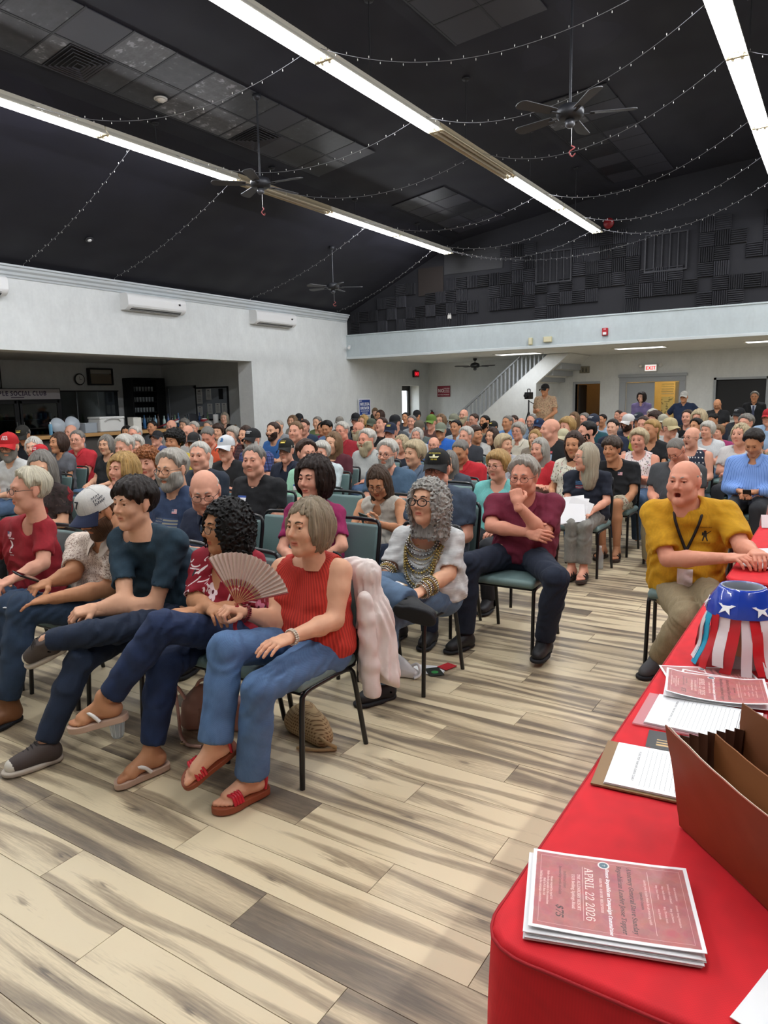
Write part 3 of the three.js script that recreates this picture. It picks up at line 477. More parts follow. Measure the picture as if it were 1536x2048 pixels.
// --- hands: right hand, wrist at origin, fingers along +z, back of the hand +y, thumb +x ---
function handGeo(pose, h, side) {
  return once('hand' + pose + h + side, () => {
    const curl = { flat: [0.25, 0.3, 0.2], relaxed: [0.5, 0.55, 0.4], grip: [1.0, 1.2, 0.7], fist: [1.35, 1.55, 1.0], hold: [0.75, 0.85, 0.5] }[pose];
    const P = [cap([-0.026, 0, 0.03], [-0.03, 0, 0.082], 0.0135, 0.0115, 0.014), cap([-0.008, 0.002, 0.02], [-0.01, 0.002, 0.088], 0.0145, 0.012, 0.014), cap([0.012, 0.002, 0.02], [0.011, 0.002, 0.09], 0.0145, 0.012, 0.014), cap([0.028, 0, 0.03], [0.03, 0.001, 0.086], 0.0135, 0.0115, 0.014), cap([0, 0, -0.03], [0, 0, 0.02], 0.0245, 0.024, 0.02, 1.15, 1)];
    const fin = [[-0.03, 0.082, [0.03, 0.02, 0.017], 0.0085, -0.12], [-0.01, 0.088, [0.041, 0.026, 0.02], 0.0095, -0.04], [0.011, 0.09, [0.045, 0.029, 0.021], 0.0098, 0.03], [0.03, 0.086, [0.04, 0.025, 0.019], 0.0095, 0.1]];
    for (const [x, z, L, r, sp] of fin) { let a = 0, p = [x, 0.001, z]; for (let k = 0; k < 3; k++) { a += curl[k]; const q = [p[0] + Math.sin(sp) * L[k] * Math.cos(a), p[1] - Math.sin(a) * L[k], p[2] + Math.cos(a) * L[k]]; P.push(cap(p, q, r * (1 - k * 0.07), r * (0.94 - k * 0.1), 0.004)); p = q; } }
    const tc = pose === 'fist' || pose === 'grip' || pose === 'hold' ? 0.9 : 0.2; let p = [0.024, -0.004, 0.018], dir = [0.75, -0.25, 0.6];
    for (const [L, r] of [[0.04, 0.0145], [0.031, 0.0112], [0.025, 0.0102]]) { const n = Math.hypot(...dir), q = p.map((v, i) => v + dir[i] / n * L); P.push(cap(p, q, r, r * 0.9, 0.008)); p = q; dir = [dir[0] - 0.45 * tc - 0.15, dir[1] - 0.3 * tc, dir[2] + 0.12]; }
    const [lo, hi] = bounds(P, 0.012), g = nets((x, y, z) => dset(P, x, y, z), lo, hi, h, 0.012);
    colBy(g, (x, y, z) => { const m = 1 + 0.06 * N(x * 90, y * 90, z * 90), k = sst(0.08, 0.13, z); return [m, m * (1 - 0.07 * k), m * (1 - 0.08 * k)]; });
    if (side > 0) { g.scale(-1, 1, 1); const ix = g.index.array; for (let i = 0; i < ix.length; i += 3) { const t = ix[i]; ix[i] = ix[i + 1]; ix[i + 1] = t; } g.computeVertexNormals(); }
    return g;
  });
}
function footGeo(h) { // bare foot for sandals: ankle at origin, toes +z, right foot (big toe toward +x)
  return once('foot' + h, () => {
    const P = [cap([0, 0.03, 0], [0, -0.035, -0.02], 0.034, 0.033, 0.03), cap([0, -0.035, -0.03], [0.005, -0.05, 0.1], 0.032, 0.024, 0.03, 1.1, 1), cap([0, -0.005, 0.02], [0.012, -0.045, 0.12], 0.03, 0.02, 0.03), cap([-0.02, -0.055, 0.1], [0.022, -0.055, 0.11], 0.019, 0.02, 0.02)];
    [[0.024, 0.05, 0.0125], [0.008, 0.047, 0.0095], [-0.005, 0.041, 0.009], [-0.017, 0.033, 0.0085], [-0.028, 0.022, 0.008]].forEach(([x, L, r]) => P.push(cap([x, -0.055, 0.118 - Math.abs(x - 0.02) * 0.35], [x * 1.05, -0.061, 0.118 + L - Math.abs(x - 0.02) * 0.35], r, r * 1.02, 0.004)));
    const [lo, hi] = bounds(P, 0.012), g = nets((x, y, z) => Math.max(dset(P, x, y, z), -0.073 - y), lo, hi, h, 0.015);
    return colBy(g, (x, y, z) => { const k = sst(0.12, 0.16, z); return [1, 1 - 0.08 * k, 1 - 0.1 * k]; });
  });
}
function shoeGeo(kind, h) { // ankle at origin, toe +z, sole at y = -0.085
  return once('shoe' + kind + h, () => {
    const P = kind === 'boot' ? [cap([0, 0.12, -0.01], [0, -0.03, -0.02], 0.052, 0.048, 0.03), cap([0, -0.035, -0.03], [0.003, -0.045, 0.13], 0.04, 0.034, 0.04)] :
      [cap([0, 0.0, -0.012], [0, -0.035, -0.022], 0.042, 0.042, 0.03), cap([0, -0.035, -0.03], [0.003, -0.048, 0.14], 0.041, 0.032, 0.04, 1.1, 1), cap([0, -0.008, 0.01], [0.003, -0.04, 0.1], 0.036, 0.03, 0.04)];
    const [lo, hi] = bounds(P, 0.015);
    const up = nets((x, y, z) => { let d = dset(P, x, y, z); d = Math.max(d, -0.068 - y); if (kind !== 'boot') d = smax(d, y - 0.022, 0.006); return d; }, lo, hi, h, 0.015);
    const S = [cap([0, -0.07, -0.035], [0.003, -0.07, 0.145], 0.044, 0.043, 0.03, 1, 1), cap([0, -0.07, 0.05], [0, -0.07, 0.12], 0.049, 0.047, 0.03)];
    const so = nets((x, y, z) => smax(dset(S, x, y, z), Math.abs(y + 0.0745) - (kind === 'sneaker' ? 0.0125 : 0.0105), 0.006), [-0.07, -0.11, -0.1], [0.07, -0.04, 0.21], h, 0.015);
    return { up, so };
  });
}
// --- body builds ---
const BUILDS = { m: { sw: 0.172, ch: 0.108, be: 0.11, hp: 0.105, arm: 1, leg: 1 }, h: { sw: 0.185, ch: 0.125, be: 0.148, hp: 0.125, arm: 1.16, leg: 1.15 }, w: { sw: 0.148, ch: 0.094, be: 0.1, hp: 0.108, arm: 0.86, leg: 0.95, bust: 1 }, p: { sw: 0.158, ch: 0.108, be: 0.128, hp: 0.125, arm: 1.04, leg: 1.08, bust: 1.15 }, s: { sw: 0.165, ch: 0.098, be: 0.095, hp: 0.098, arm: 0.95, leg: 0.92 } };
const DEFJ = { pel: [0, 0.56, -0.03], ch: [0, 0.83, -0.06], nk: [0, 0.985, -0.05], hd: [0, 1.14, -0.01], shR: [-0.18, 0.93, -0.06], elR: [-0.225, 0.68, 0.0], wrR: [-0.13, 0.64, 0.22], shL: [0.18, 0.93, -0.06], elL: [0.225, 0.68, 0.0], wrL: [0.12, 0.64, 0.23],
  hiR: [-0.09, 0.54, 0], knR: [-0.12, 0.53, 0.42], anR: [-0.12, 0.09, 0.4], hiL: [0.09, 0.54, 0], knL: [0.12, 0.53, 0.42], anL: [0.12, 0.09, 0.4] };
const mid = (a, b, t) => [lerp(a[0], b[0], t), lerp(a[1], b[1], t), lerp(a[2], b[2], t)];
function torsoPrims(J, B, pad) {
  const w = (j, r) => { const c = B.sw - r * 0.4; return c; }, ax = Math.sign(J.shL[0] - J.shR[0]) || 1;
  const sx = [J.shL[0] - J.shR[0], J.shL[1] - J.shR[1], J.shL[2] - J.shR[2]], L = Math.hypot(...sx), u = sx.map(v => v / L), sm = mid(J.shL, J.shR, 0.5);
  const across = (c, hw, r, k = 0.06) => cap([c[0] - u[0] * hw, c[1] - u[1] * hw, c[2] - u[2] * hw], [c[0] + u[0] * hw, c[1] + u[1] * hw, c[2] + u[2] * hw], r + pad, r + pad, k);
  const fw = [-u[2] * -1, 0, u[0] * -1].map(v => -v); // forward = across x up, level
  const f = [-u[2], 0, u[0]];
  const wa = mid(J.pel, J.ch, 0.45), P = [across(mid(sm, J.ch, 0.25), L / 2 - 0.075, 0.072, 0.06), across(J.ch, B.sw - B.ch + 0.03, B.ch, 0.07), across(wa, B.sw * 0.86 - B.be + 0.045, B.be - 0.005, 0.07), across([J.pel[0], J.pel[1], J.pel[2]], 0.075, B.hp, 0.06), cap(J.nk, sm, 0.05 + pad, 0.07 + pad, 0.05)];
  for (const s of ['R', 'L']) P.push(cap(mid(J.nk, J['sh' + s], 0.25), mid(J.nk, J['sh' + s], 0.95), 0.05 + pad, 0.052 + pad, 0.04));
  if (B.be > 0.12) P.push(ell([wa[0] + f[0] * 0.05, wa[1] - 0.01, wa[2] + f[2] * 0.05], [0.13 + pad, 0.13, 0.115 + pad], 0.05));
  if (B.bust) for (const s of [-1, 1]) P.push(ell([J.ch[0] + u[0] * s * 0.07 + f[0] * 0.06, J.ch[1] - 0.005, J.ch[2] + u[2] * s * 0.07 + f[2] * 0.06], [0.062 * B.bust + pad, 0.062 * B.bust + pad, 0.06 * B.bust + pad], 0.04));
  return P;
}
function figure(key, spec) { return once('fig' + key, () => makeFigure(spec)); }
function makeFigure({ J: over = {}, build = 'm', hb = 0.016, hc = 0.014, sleeve = 0.62, hem = 0.5, neck = 'crew', tuck = false, legEnd = 1, cuff = 1, fold = 1, feet = 'shoe', hands = ['relaxed', 'relaxed'], hh = 0.005, handUp = [], shirtLong = false, skirt = false, legs = true, shoulderGap = 0, foot = [] , baggy = 0 }) {
  const J = { ...DEFJ, ...over }, B = BUILDS[build];
  const arm = B.arm, leg = B.leg, skin = [...torsoPrims(J, B, 0)], armP = [];
  for (const s of ['R', 'L']) {
    const sh_ = J['sh' + s], el = J['el' + s], wr = J['wr' + s];
    armP.push(cap(sh_, mid(sh_, el, 0.35), 0.052 * arm, 0.05 * arm, 0.03), cap(mid(sh_, el, 0.35), el, 0.05 * arm, 0.038 * arm, 0.02), cap(el, mid(el, wr, 0.35), 0.039 * arm, 0.041 * arm, 0.02), cap(mid(el, wr, 0.35), wr, 0.041 * arm, 0.0265 * Math.sqrt(arm), 0.02));
    if (legs) { const hi = J['hi' + s], kn = J['kn' + s], an = J['an' + s]; skin.push(cap(hi, kn, 0.078 * leg, 0.052 * leg, 0.03), cap(kn, mid(kn, an, 0.3), 0.052 * leg, 0.054 * leg, 0.02), cap(mid(kn, an, 0.3), an, 0.054 * leg, 0.033, 0.02)); }
  }
  skin.push(cap(J.nk, mid(J.nk, J.hd, 0.62), 0.054 * (B.bust ? 0.88 : 1), 0.05 * (B.bust ? 0.9 : 1), 0.03));
  const out = {};
  { const all = [...skin, ...armP], [lo, hi] = bounds(all, 0.02); const g = nets((x, y, z) => dset(all, x, y, z), lo, hi, hb, 0.02); colBy(g, (x, y, z) => { const m = 1 + 0.05 * N(x * 25, y * 25, z * 25); return [m, m, m]; }); const parts = [g];
    ['R', 'L'].forEach((s, i) => { if (!hands[i]) return; const el = new THREE.Vector3(...J['el' + s]), wr = new THREE.Vector3(...J['wr' + s]); const d = (handUp[i] && handUp[i].dir) ? new THREE.Vector3(...handUp[i].dir).normalize() : wr.clone().sub(el).normalize(); let up = new THREE.Vector3(...((handUp[i] && handUp[i].up) || (Array.isArray(handUp[i]) ? handUp[i] : [0, 1, 0.2])));
      const x = new THREE.Vector3().crossVectors(up, d).normalize(), y = new THREE.Vector3().crossVectors(d, x).normalize(); const hs = B.bust ? 0.93 : 1.02; const m = new THREE.Matrix4().makeBasis(x, y, d).scale(new THREE.Vector3(hs, hs, hs)).setPosition(wr.clone().addScaledVector(d, 0.005)); parts.push(handGeo(hands[i], hh, s === 'L' ? 1 : -1).clone().applyMatrix4(m)); });
    if (feet === 'bare' && legs) ['R', 'L'].forEach((s, i) => parts.push(placeFoot(footGeo(hh + 0.001), J, s, foot[i])));
    out.skin = parts; }
  // shirt
  const pad = 0.013 + baggy, shirtP = torsoPrims(J, B, pad); if (shirtLong) shirtP.push(cap([J.pel[0] - 0.07, J.pel[1] - 0.05, J.pel[2] + 0.09], [J.pel[0] + 0.07, J.pel[1] - 0.05, J.pel[2] + 0.09], 0.1, 0.1, 0.06));
  const slP = [], cut = [];
  for (const s of ['R', 'L']) { const sh_ = J['sh' + s], el = J['el' + s], wr = J['wr' + s]; const end = sleeve <= 1 ? mid(sh_, el, sleeve) : mid(el, wr, sleeve - 1);
    if (sleeve > 0.05) { slP.push(cap(sh_, mid(sh_, el, Math.min(1, sleeve) ), 0.0625 * arm + baggy * 0.4, (sleeve < 1 ? 0.059 : 0.05) * arm + baggy, 0.04)); if (sleeve > 1) slP.push(cap(el, end, 0.05 * arm + baggy, 0.042 * arm + baggy * 0.6, 0.02)); }
    const d = sleeve <= 1 ? [el[0] - sh_[0], el[1] - sh_[1], el[2] - sh_[2]] : [wr[0] - el[0], wr[1] - el[1], wr[2] - el[2]], l = Math.hypot(...d); cut.push({ p: end, n: d.map(v => v / l), a: sh_, arm: [cap(sh_, el, 0.052 * arm + 0.003, 0.041 * arm + 0.003), cap(el, wr, 0.041 * arm + 0.004, 0.03 * arm + 0.004)] }); }
  const nk = J.nk, hdv = [J.hd[0] - nk[0], J.hd[1] - nk[1], J.hd[2] - nk[2]], f = [-(J.shL[2] - J.shR[2]), 0, J.shL[0] - J.shR[0]], fl = Math.hypot(...f); f[0] /= fl; f[2] /= fl;
  const nb = [nk[0] + f[0] * 0.012, nk[1] + 0.0, nk[2] + f[2] * 0.012], nkCap = cap([nk[0] - hdv[0] * 0.5 + f[0] * 0.02, nk[1] - (neck === 'polo' ? 0.03 : 0.022), nk[2] + f[2] * 0.03], [nk[0] + hdv[0], nk[1] + hdv[1], nk[2] + hdv[2]], neck === 'wide' ? 0.085 : neck === 'polo' ? 0.058 : 0.064, 0.07);
  const vcap = neck === 'v' ? cap([nk[0] + f[0] * 0.06, nk[1] - 0.02, nk[2] + f[2] * 0.06], [nk[0] + f[0] * 0.17, nk[1] - 0.15, nk[2] + f[2] * 0.17], 0.05, 0.012) : neck === 'wide' ? cap([nk[0] + f[0] * 0.06, nk[1] - 0.02, nk[2] + f[2] * 0.06], [nk[0] + f[0] * 0.13, nk[1] - 0.06, nk[2] + f[2] * 0.13], 0.06, 0.05) : null;
  const fa = 0.0075 * fold;
  const shirtF = (x, y, z) => {
    let d = dset(shirtP, x, y, z), e = slP.length ? dset(slP, x, y, z) : 1;
    for (const c of cut) { const t = (x - c.p[0]) * c.n[0] + (y - c.p[1]) * c.n[1] + (z - c.p[2]) * c.n[2]; const near = Math.hypot(x - c.p[0], y - c.p[1], z - c.p[2]); if (near < 0.16) e = smax(e, t, 0.006); }
    if (sleeve <= 0.05) for (const c of cut) { if (y > c.a[1] - 0.13) { d = smax(d, 0.058 * arm + 0.006 - Math.hypot(x - c.a[0] - 0.012 * Math.sign(c.a[0]), (y - c.a[1]) * 0.8 + 0.01, z - c.a[2]), 0.01); const t = (x - c.a[0]) * c.n[0] + (y - c.a[1]) * c.n[1] + (z - c.a[2]) * c.n[2]; if (Math.abs(x) > Math.abs(c.a[0]) - 0.03 && x * c.a[0] > 0) d = smax(d, Math.abs(x) - Math.abs(c.a[0]) + 0.012 - 0.35 * Math.max(0, c.a[1] - 0.06 - y), 0.01); } }
    d = smin(d, e, 0.03);
    if (fa) { const w = N(x * 7, y * 3, z * 7) * 4; d += fa * (0.75 * Math.sin((y * 1.0 + 0.55 * Math.abs(x)) * 62 + w * 2.2) * (0.35 + 0.65 * sst(0.85, 0.6, y)) + 1.1 * N(x * 15, y * 21, z * 15)); }
    for (const c of cut) { const t = (x - c.p[0]) * c.n[0] + (y - c.p[1]) * c.n[1] + (z - c.p[2]) * c.n[2]; if (t > -0.014 && t < 0.02 && sleeve > 0.05) d = smax(d, -dset(c.arm, x, y, z), 0.002); }
    d = smax(d, -dprim(nkCap, x, y, z), 0.006); if (vcap) d = smax(d, -dprim(vcap, x, y, z), 0.006);
    return smax(d, hem - y, 0.008);
  };
  { const [lo, hi] = bounds([...shirtP, ...slP], 0.02); lo[1] = Math.max(lo[1], hem - 0.03); const g = nets(shirtF, lo, hi, hc, 0.022);
    uvBy(g, (x, y, z) => { const c = [J.ch[0], 0, J.ch[2]], a = Math.atan2(x - c[0], (z - c[2]) + 0.001); return [a * 0.2, y]; });
    { const uv = g.attributes.uv, p = g.attributes.position; g.setAttribute('uv1', new THREE.BufferAttribute(new Float32Array(uv.array), 2)); }
    out.shirt = g; out.shirtF = shirtF; }
  // trousers
  if (legs) {
    const P = [cap([J.pel[0] - 0.07, J.pel[1] - 0.01, J.pel[2]], [J.pel[0] + 0.07, J.pel[1] - 0.01, J.pel[2]], B.hp + 0.008, B.hp + 0.008, 0.05)], Q = { R: [], L: [] };
    for (const s of ['R', 'L']) { const hi = J['hi' + s], kn = J['kn' + s], an = J['an' + s], end = mid(kn, an, legEnd >= 0 ? legEnd : 0);
      Q[s].push(cap(hi, legEnd < 0 ? mid(hi, kn, -legEnd) : kn, 0.088 * leg + baggy, (legEnd < 0 ? 0.085 : 0.064) * leg + baggy, 0.03)); if (legEnd >= 0) Q[s].push(cap(kn, mid(kn, end, 0.4), 0.064 * leg + baggy, 0.064 * leg + baggy, 0.025), cap(mid(kn, end, 0.4), end, 0.064 * leg + baggy, 0.058 * cuff + baggy, 0.02)); }
    const cutL = ['R', 'L'].map(s => { const a = legEnd < 0 ? J['hi' + s] : J['kn' + s], b = legEnd < 0 ? J['kn' + s] : J['an' + s], e = legEnd < 0 ? mid(a, b, -legEnd) : mid(a, b, legEnd), d = [b[0] - a[0], b[1] - a[1], b[2] - a[2]], l = Math.hypot(...d); return { p: e, n: d.map(v => v / l), s }; });
    const fw = 0.006 * fold;
    const pf = (x, y, z) => { let d = dset(P, x, y, z), ds = [];
      for (const s of ['R', 'L']) { let e = dset(Q[s], x, y, z); const kn = J['kn' + s], hi = J['hi' + s], an = J['an' + s]; const k1 = Math.exp(-((x - kn[0]) ** 2 + (y - kn[1]) ** 2 + (z - kn[2]) ** 2) / 0.02), k2 = Math.exp(-((x - hi[0]) ** 2 + (y - hi[1]) ** 2 + (z - hi[2] - 0.05) ** 2) / 0.03); const w = N(x * 9, y * 9, z * 9);
        e += fw * ((0.25 + 0.8 * k1 + 0.9 * k2) * Math.sin((y * 0.8 + z * 0.9 + x * (s === 'R' ? 0.5 : -0.5)) * 85 + w * 7) + 0.8 * N(x * 16, y * 16, z * 16)); ds.push(e); }
      const c0 = cutL[0], c1 = cutL[1]; const cutd = (e, c) => { const t = (x - c.p[0]) * c.n[0] + (y - c.p[1]) * c.n[1] + (z - c.p[2]) * c.n[2]; return Math.hypot(x - c.p[0], y - c.p[1], z - c.p[2]) < 0.2 ? smax(e, t, 0.006) : e; };
      d = smax(d, y - (J.pel[1] + 0.1), 0.01); d = smin(d, cutd(ds[0], c0), 0.03); return smin(d, cutd(ds[1], c1), 0.012); };
    const [lo, hi] = bounds([...P, ...Q.R, ...Q.L], 0.02), g = nets(pf, lo, hi, hc, 0.02); uvBy(g, (x, y, z) => [x + z * 0.35, y - z * 0.6]); out.pants = g;
    if (feet !== 'bare' && feet) { out.shoeUp = []; out.shoeSole = []; ['R', 'L'].forEach((s, i) => { const q = shoeGeo(feet, hc > 0.016 ? 0.012 : 0.006); out.shoeUp.push(placeFoot(q.up, J, s, foot[i])); out.shoeSole.push(placeFoot(q.so, J, s, foot[i])); }); }
  }
  out.J = J; out.f = f; return out;
}
function footMatrix(J, s, fo = {}) {
  const an = new THREE.Vector3(...J['an' + s]), kn = new THREE.Vector3(...J['kn' + s]); const up = fo.up ? new THREE.Vector3(...fo.up).normalize() : new THREE.Vector3(0, 1, 0); let d = fo.dir ? new THREE.Vector3(...fo.dir) : new THREE.Vector3(s === 'R' ? -0.15 : 0.15, 0, 1); d.addScaledVector(up, -d.dot(up)).normalize();
  const x = new THREE.Vector3().crossVectors(up, d).normalize(); return new THREE.Matrix4().makeBasis(x, up, d).setPosition(an);
}
function placeFoot(g, J, s, fo) { const q = g.clone(); if (s === 'L') { q.scale(-1, 1, 1); if (q.index) { const ix = q.index.array; for (let i = 0; i < ix.length; i += 3) { const t = ix[i]; ix[i] = ix[i + 1]; ix[i + 1] = t; } } q.computeVertexNormals(); } return q.applyMatrix4(footMatrix(J, s, fo)); }
const SKINS = { pale: '#e2b096', pink: '#d99f86', fair: '#d8a586', tan: '#c48c68', olive: '#b98562', brown: '#9a6747', dark: '#6b432e', red: '#d6957c' };
const skinMat = {}; for (const k in SKINS) skinMat[k] = new THREE.MeshPhysicalMaterial({ color: SKINS[k], roughness: 0.55, vertexColors: true, specularIntensity: 0.4, sheen: 0.15, sheenColor: new THREE.Color('#ffb090') });
const weave = dataTex(128, 128, (u, v) => { const k = 225 + 18 * Math.sin(u * 6.283 * 32) * Math.sin(v * 6.283 * 32) + 14 * tn(u, v, 12, 12); return [k, k, k]; }, true, [9, 9]);
const denimTex = dataTex(256, 256, (u, v) => { const k = 222 + 7 * Math.sin((u + v) * 6.283 * 40) + 26 * tn(u, v, 7, 7) + 9 * tn(u, v, 60, 18, 5); return [k, k, k + 4]; }, true, [3.5, 3.5]);
const cloth = (c, ex = {}) => mat(c, 0.88, { map: weave, sheen: 0.2, sheenRoughness: 0.6, ...ex });
const denim = c => mat(c, 0.85, { map: denimTex });
// head with everything on it; returns the skin geometry to be merged into the body
function dressHead(o, g, H, res) {
  const face = H.face || 'man', M = new THREE.Matrix4().compose(new THREE.Vector3(...H.pos), new THREE.Quaternion().setFromEuler(new THREE.Euler((H.pitch || 0) * Math.PI / 180, (H.yaw || 0) * Math.PI / 180, (H.roll || 0) * Math.PI / 180, 'YXZ')), new THREE.Vector3(...(Array.isArray(H.s) ? H.s : [H.s || 1, H.s || 1, H.s || 1])));
  const add = (name, geo, m, par = o) => { const q = mesh(name, geo.clone().applyMatrix4(M), m, par); return q; };
  const hr = res < 0.005 ? 0.006 : res < 0.008 ? 0.008 : 0.012;
  let hair = null;
  if (H.hair && H.hair !== 'none') hair = add('hair', hairGeo(H.hair, hr, face), hairMat(H.hc || '#8a8a86'));
  if (res < 0.008) for (const b of browGeo) add('eyebrow', b, hairMat(H.bc || H.hc || '#6b5a4a'));
  if (H.beard) add('beard', beardGeo(H.beard, hr, face), hairMat(H.bdc || H.hc || '#bdb7ac'));
  if (H.glasses) { const gl = add('glasses', H.glasses === 'thick' ? glassesThick : glassesGeo, mat(H.gc || '#2a2624', 0.35, { metalness: 0.3 })); if (res < 0.005) add('lenses', lensGeo, lensMat, gl); }
  if (H.cap) { const c = capGeo(), cm = mat(H.cap, 0.85, { map: weave }), cp = add('cap', c.dome, cm); add('brim', c.brim, mat(H.brim || H.cap, 0.85, { map: weave }), cp); if (H.patch) { const t = H.patch; add('cap_print', capPatch, t, cp); } }
  return join([headGeo(face, res, H.mouth), eyeGeo]).applyMatrix4(M);
}
const PERSON_RES = { near: [0.0042, 0.0042], mid: [0.007, 0.007], far: [0.0105, 0.012] };
function person(P) {
  const o = thing('person', P.label, 'person', P.group, [P.x, 0, -P.d], P.turn || 0);
  const F = P.fig, lod = P.lod || 'far';
  const H = { ...P.head, pos: P.head.pos || F.J.hd };
  const hg = dressHead(o, F, H, PERSON_RES[lod][0]);
  mesh('body', [...F.skin, hg], skinMat[P.skin || 'fair'], o);
  if (F.shirt) mesh(P.shirtName || 'shirt', F.shirt, P.shirt, o);
  if (P.collar) mesh('collar', collarGeo(F.J, F.f, P.collarW || 0.055), P.collarMat || P.shirt, o);
  if (F.pants) mesh(P.pantsName || 'trousers', F.pants, P.pants || denim('#2c3a52'), o);
  if (F.shoeUp) { const s = mesh('shoes', F.shoeUp, P.shoes || mat('#1d1b1a', 0.6), o); mesh('soles', F.shoeSole, P.soles || mat('#17171a', 0.8), s); }
  return o;
}
function collarGeo(J, f, w) {  // turned down collar open at the throat
  const n = 22, Pp = [], I = []; const yaw = Math.atan2(f[0], f[2]), c = J.nk;
  for (let i = 0; i <= n; i++) { const a = lerp(0.42, Math.PI * 2 - 0.42, i / n), s = Math.sin(a + yaw), q = Math.cos(a + yaw), front = sst(0.3, 1, Math.cos(a)); const r0 = 0.062, y0 = c[1] + 0.012 - 0.03 * front + 0.012 * (1 - front), r1 = 0.068, y1 = y0 + 0.026 - 0.012 * front, r2 = 0.1 + 0.01 * front, y2 = y0 - w * 0.35 - w * 0.75 * front; const cx = c[0] + f[0] * 0.025, cz = c[2] + f[2] * 0.025;
    for (const [r, y] of [[r0, y0], [r1, y1], [(r1 + r2) / 2 + 0.004, lerp(y1, y2, 0.4)], [r2, y2], [r2 - 0.005, y2 - 0.002], [(r1 + r2) / 2, lerp(y1, y2, 0.5)]]) Pp.push(cx + s * r, y, cz + q * r); }
  const m = 6; for (let i = 0; i < n; i++) for (let j = 0; j < m; j++) { const a = i * m + j, b = i * m + (j + 1) % m, c2 = a + m, d = b + m; I.push(a, b, c2, b, d, c2); }
  const g = new THREE.BufferGeometry(); g.setAttribute('position', new THREE.BufferAttribute(new Float32Array(Pp), 3)); g.setIndex(I); g.computeVertexNormals(); return g;
}
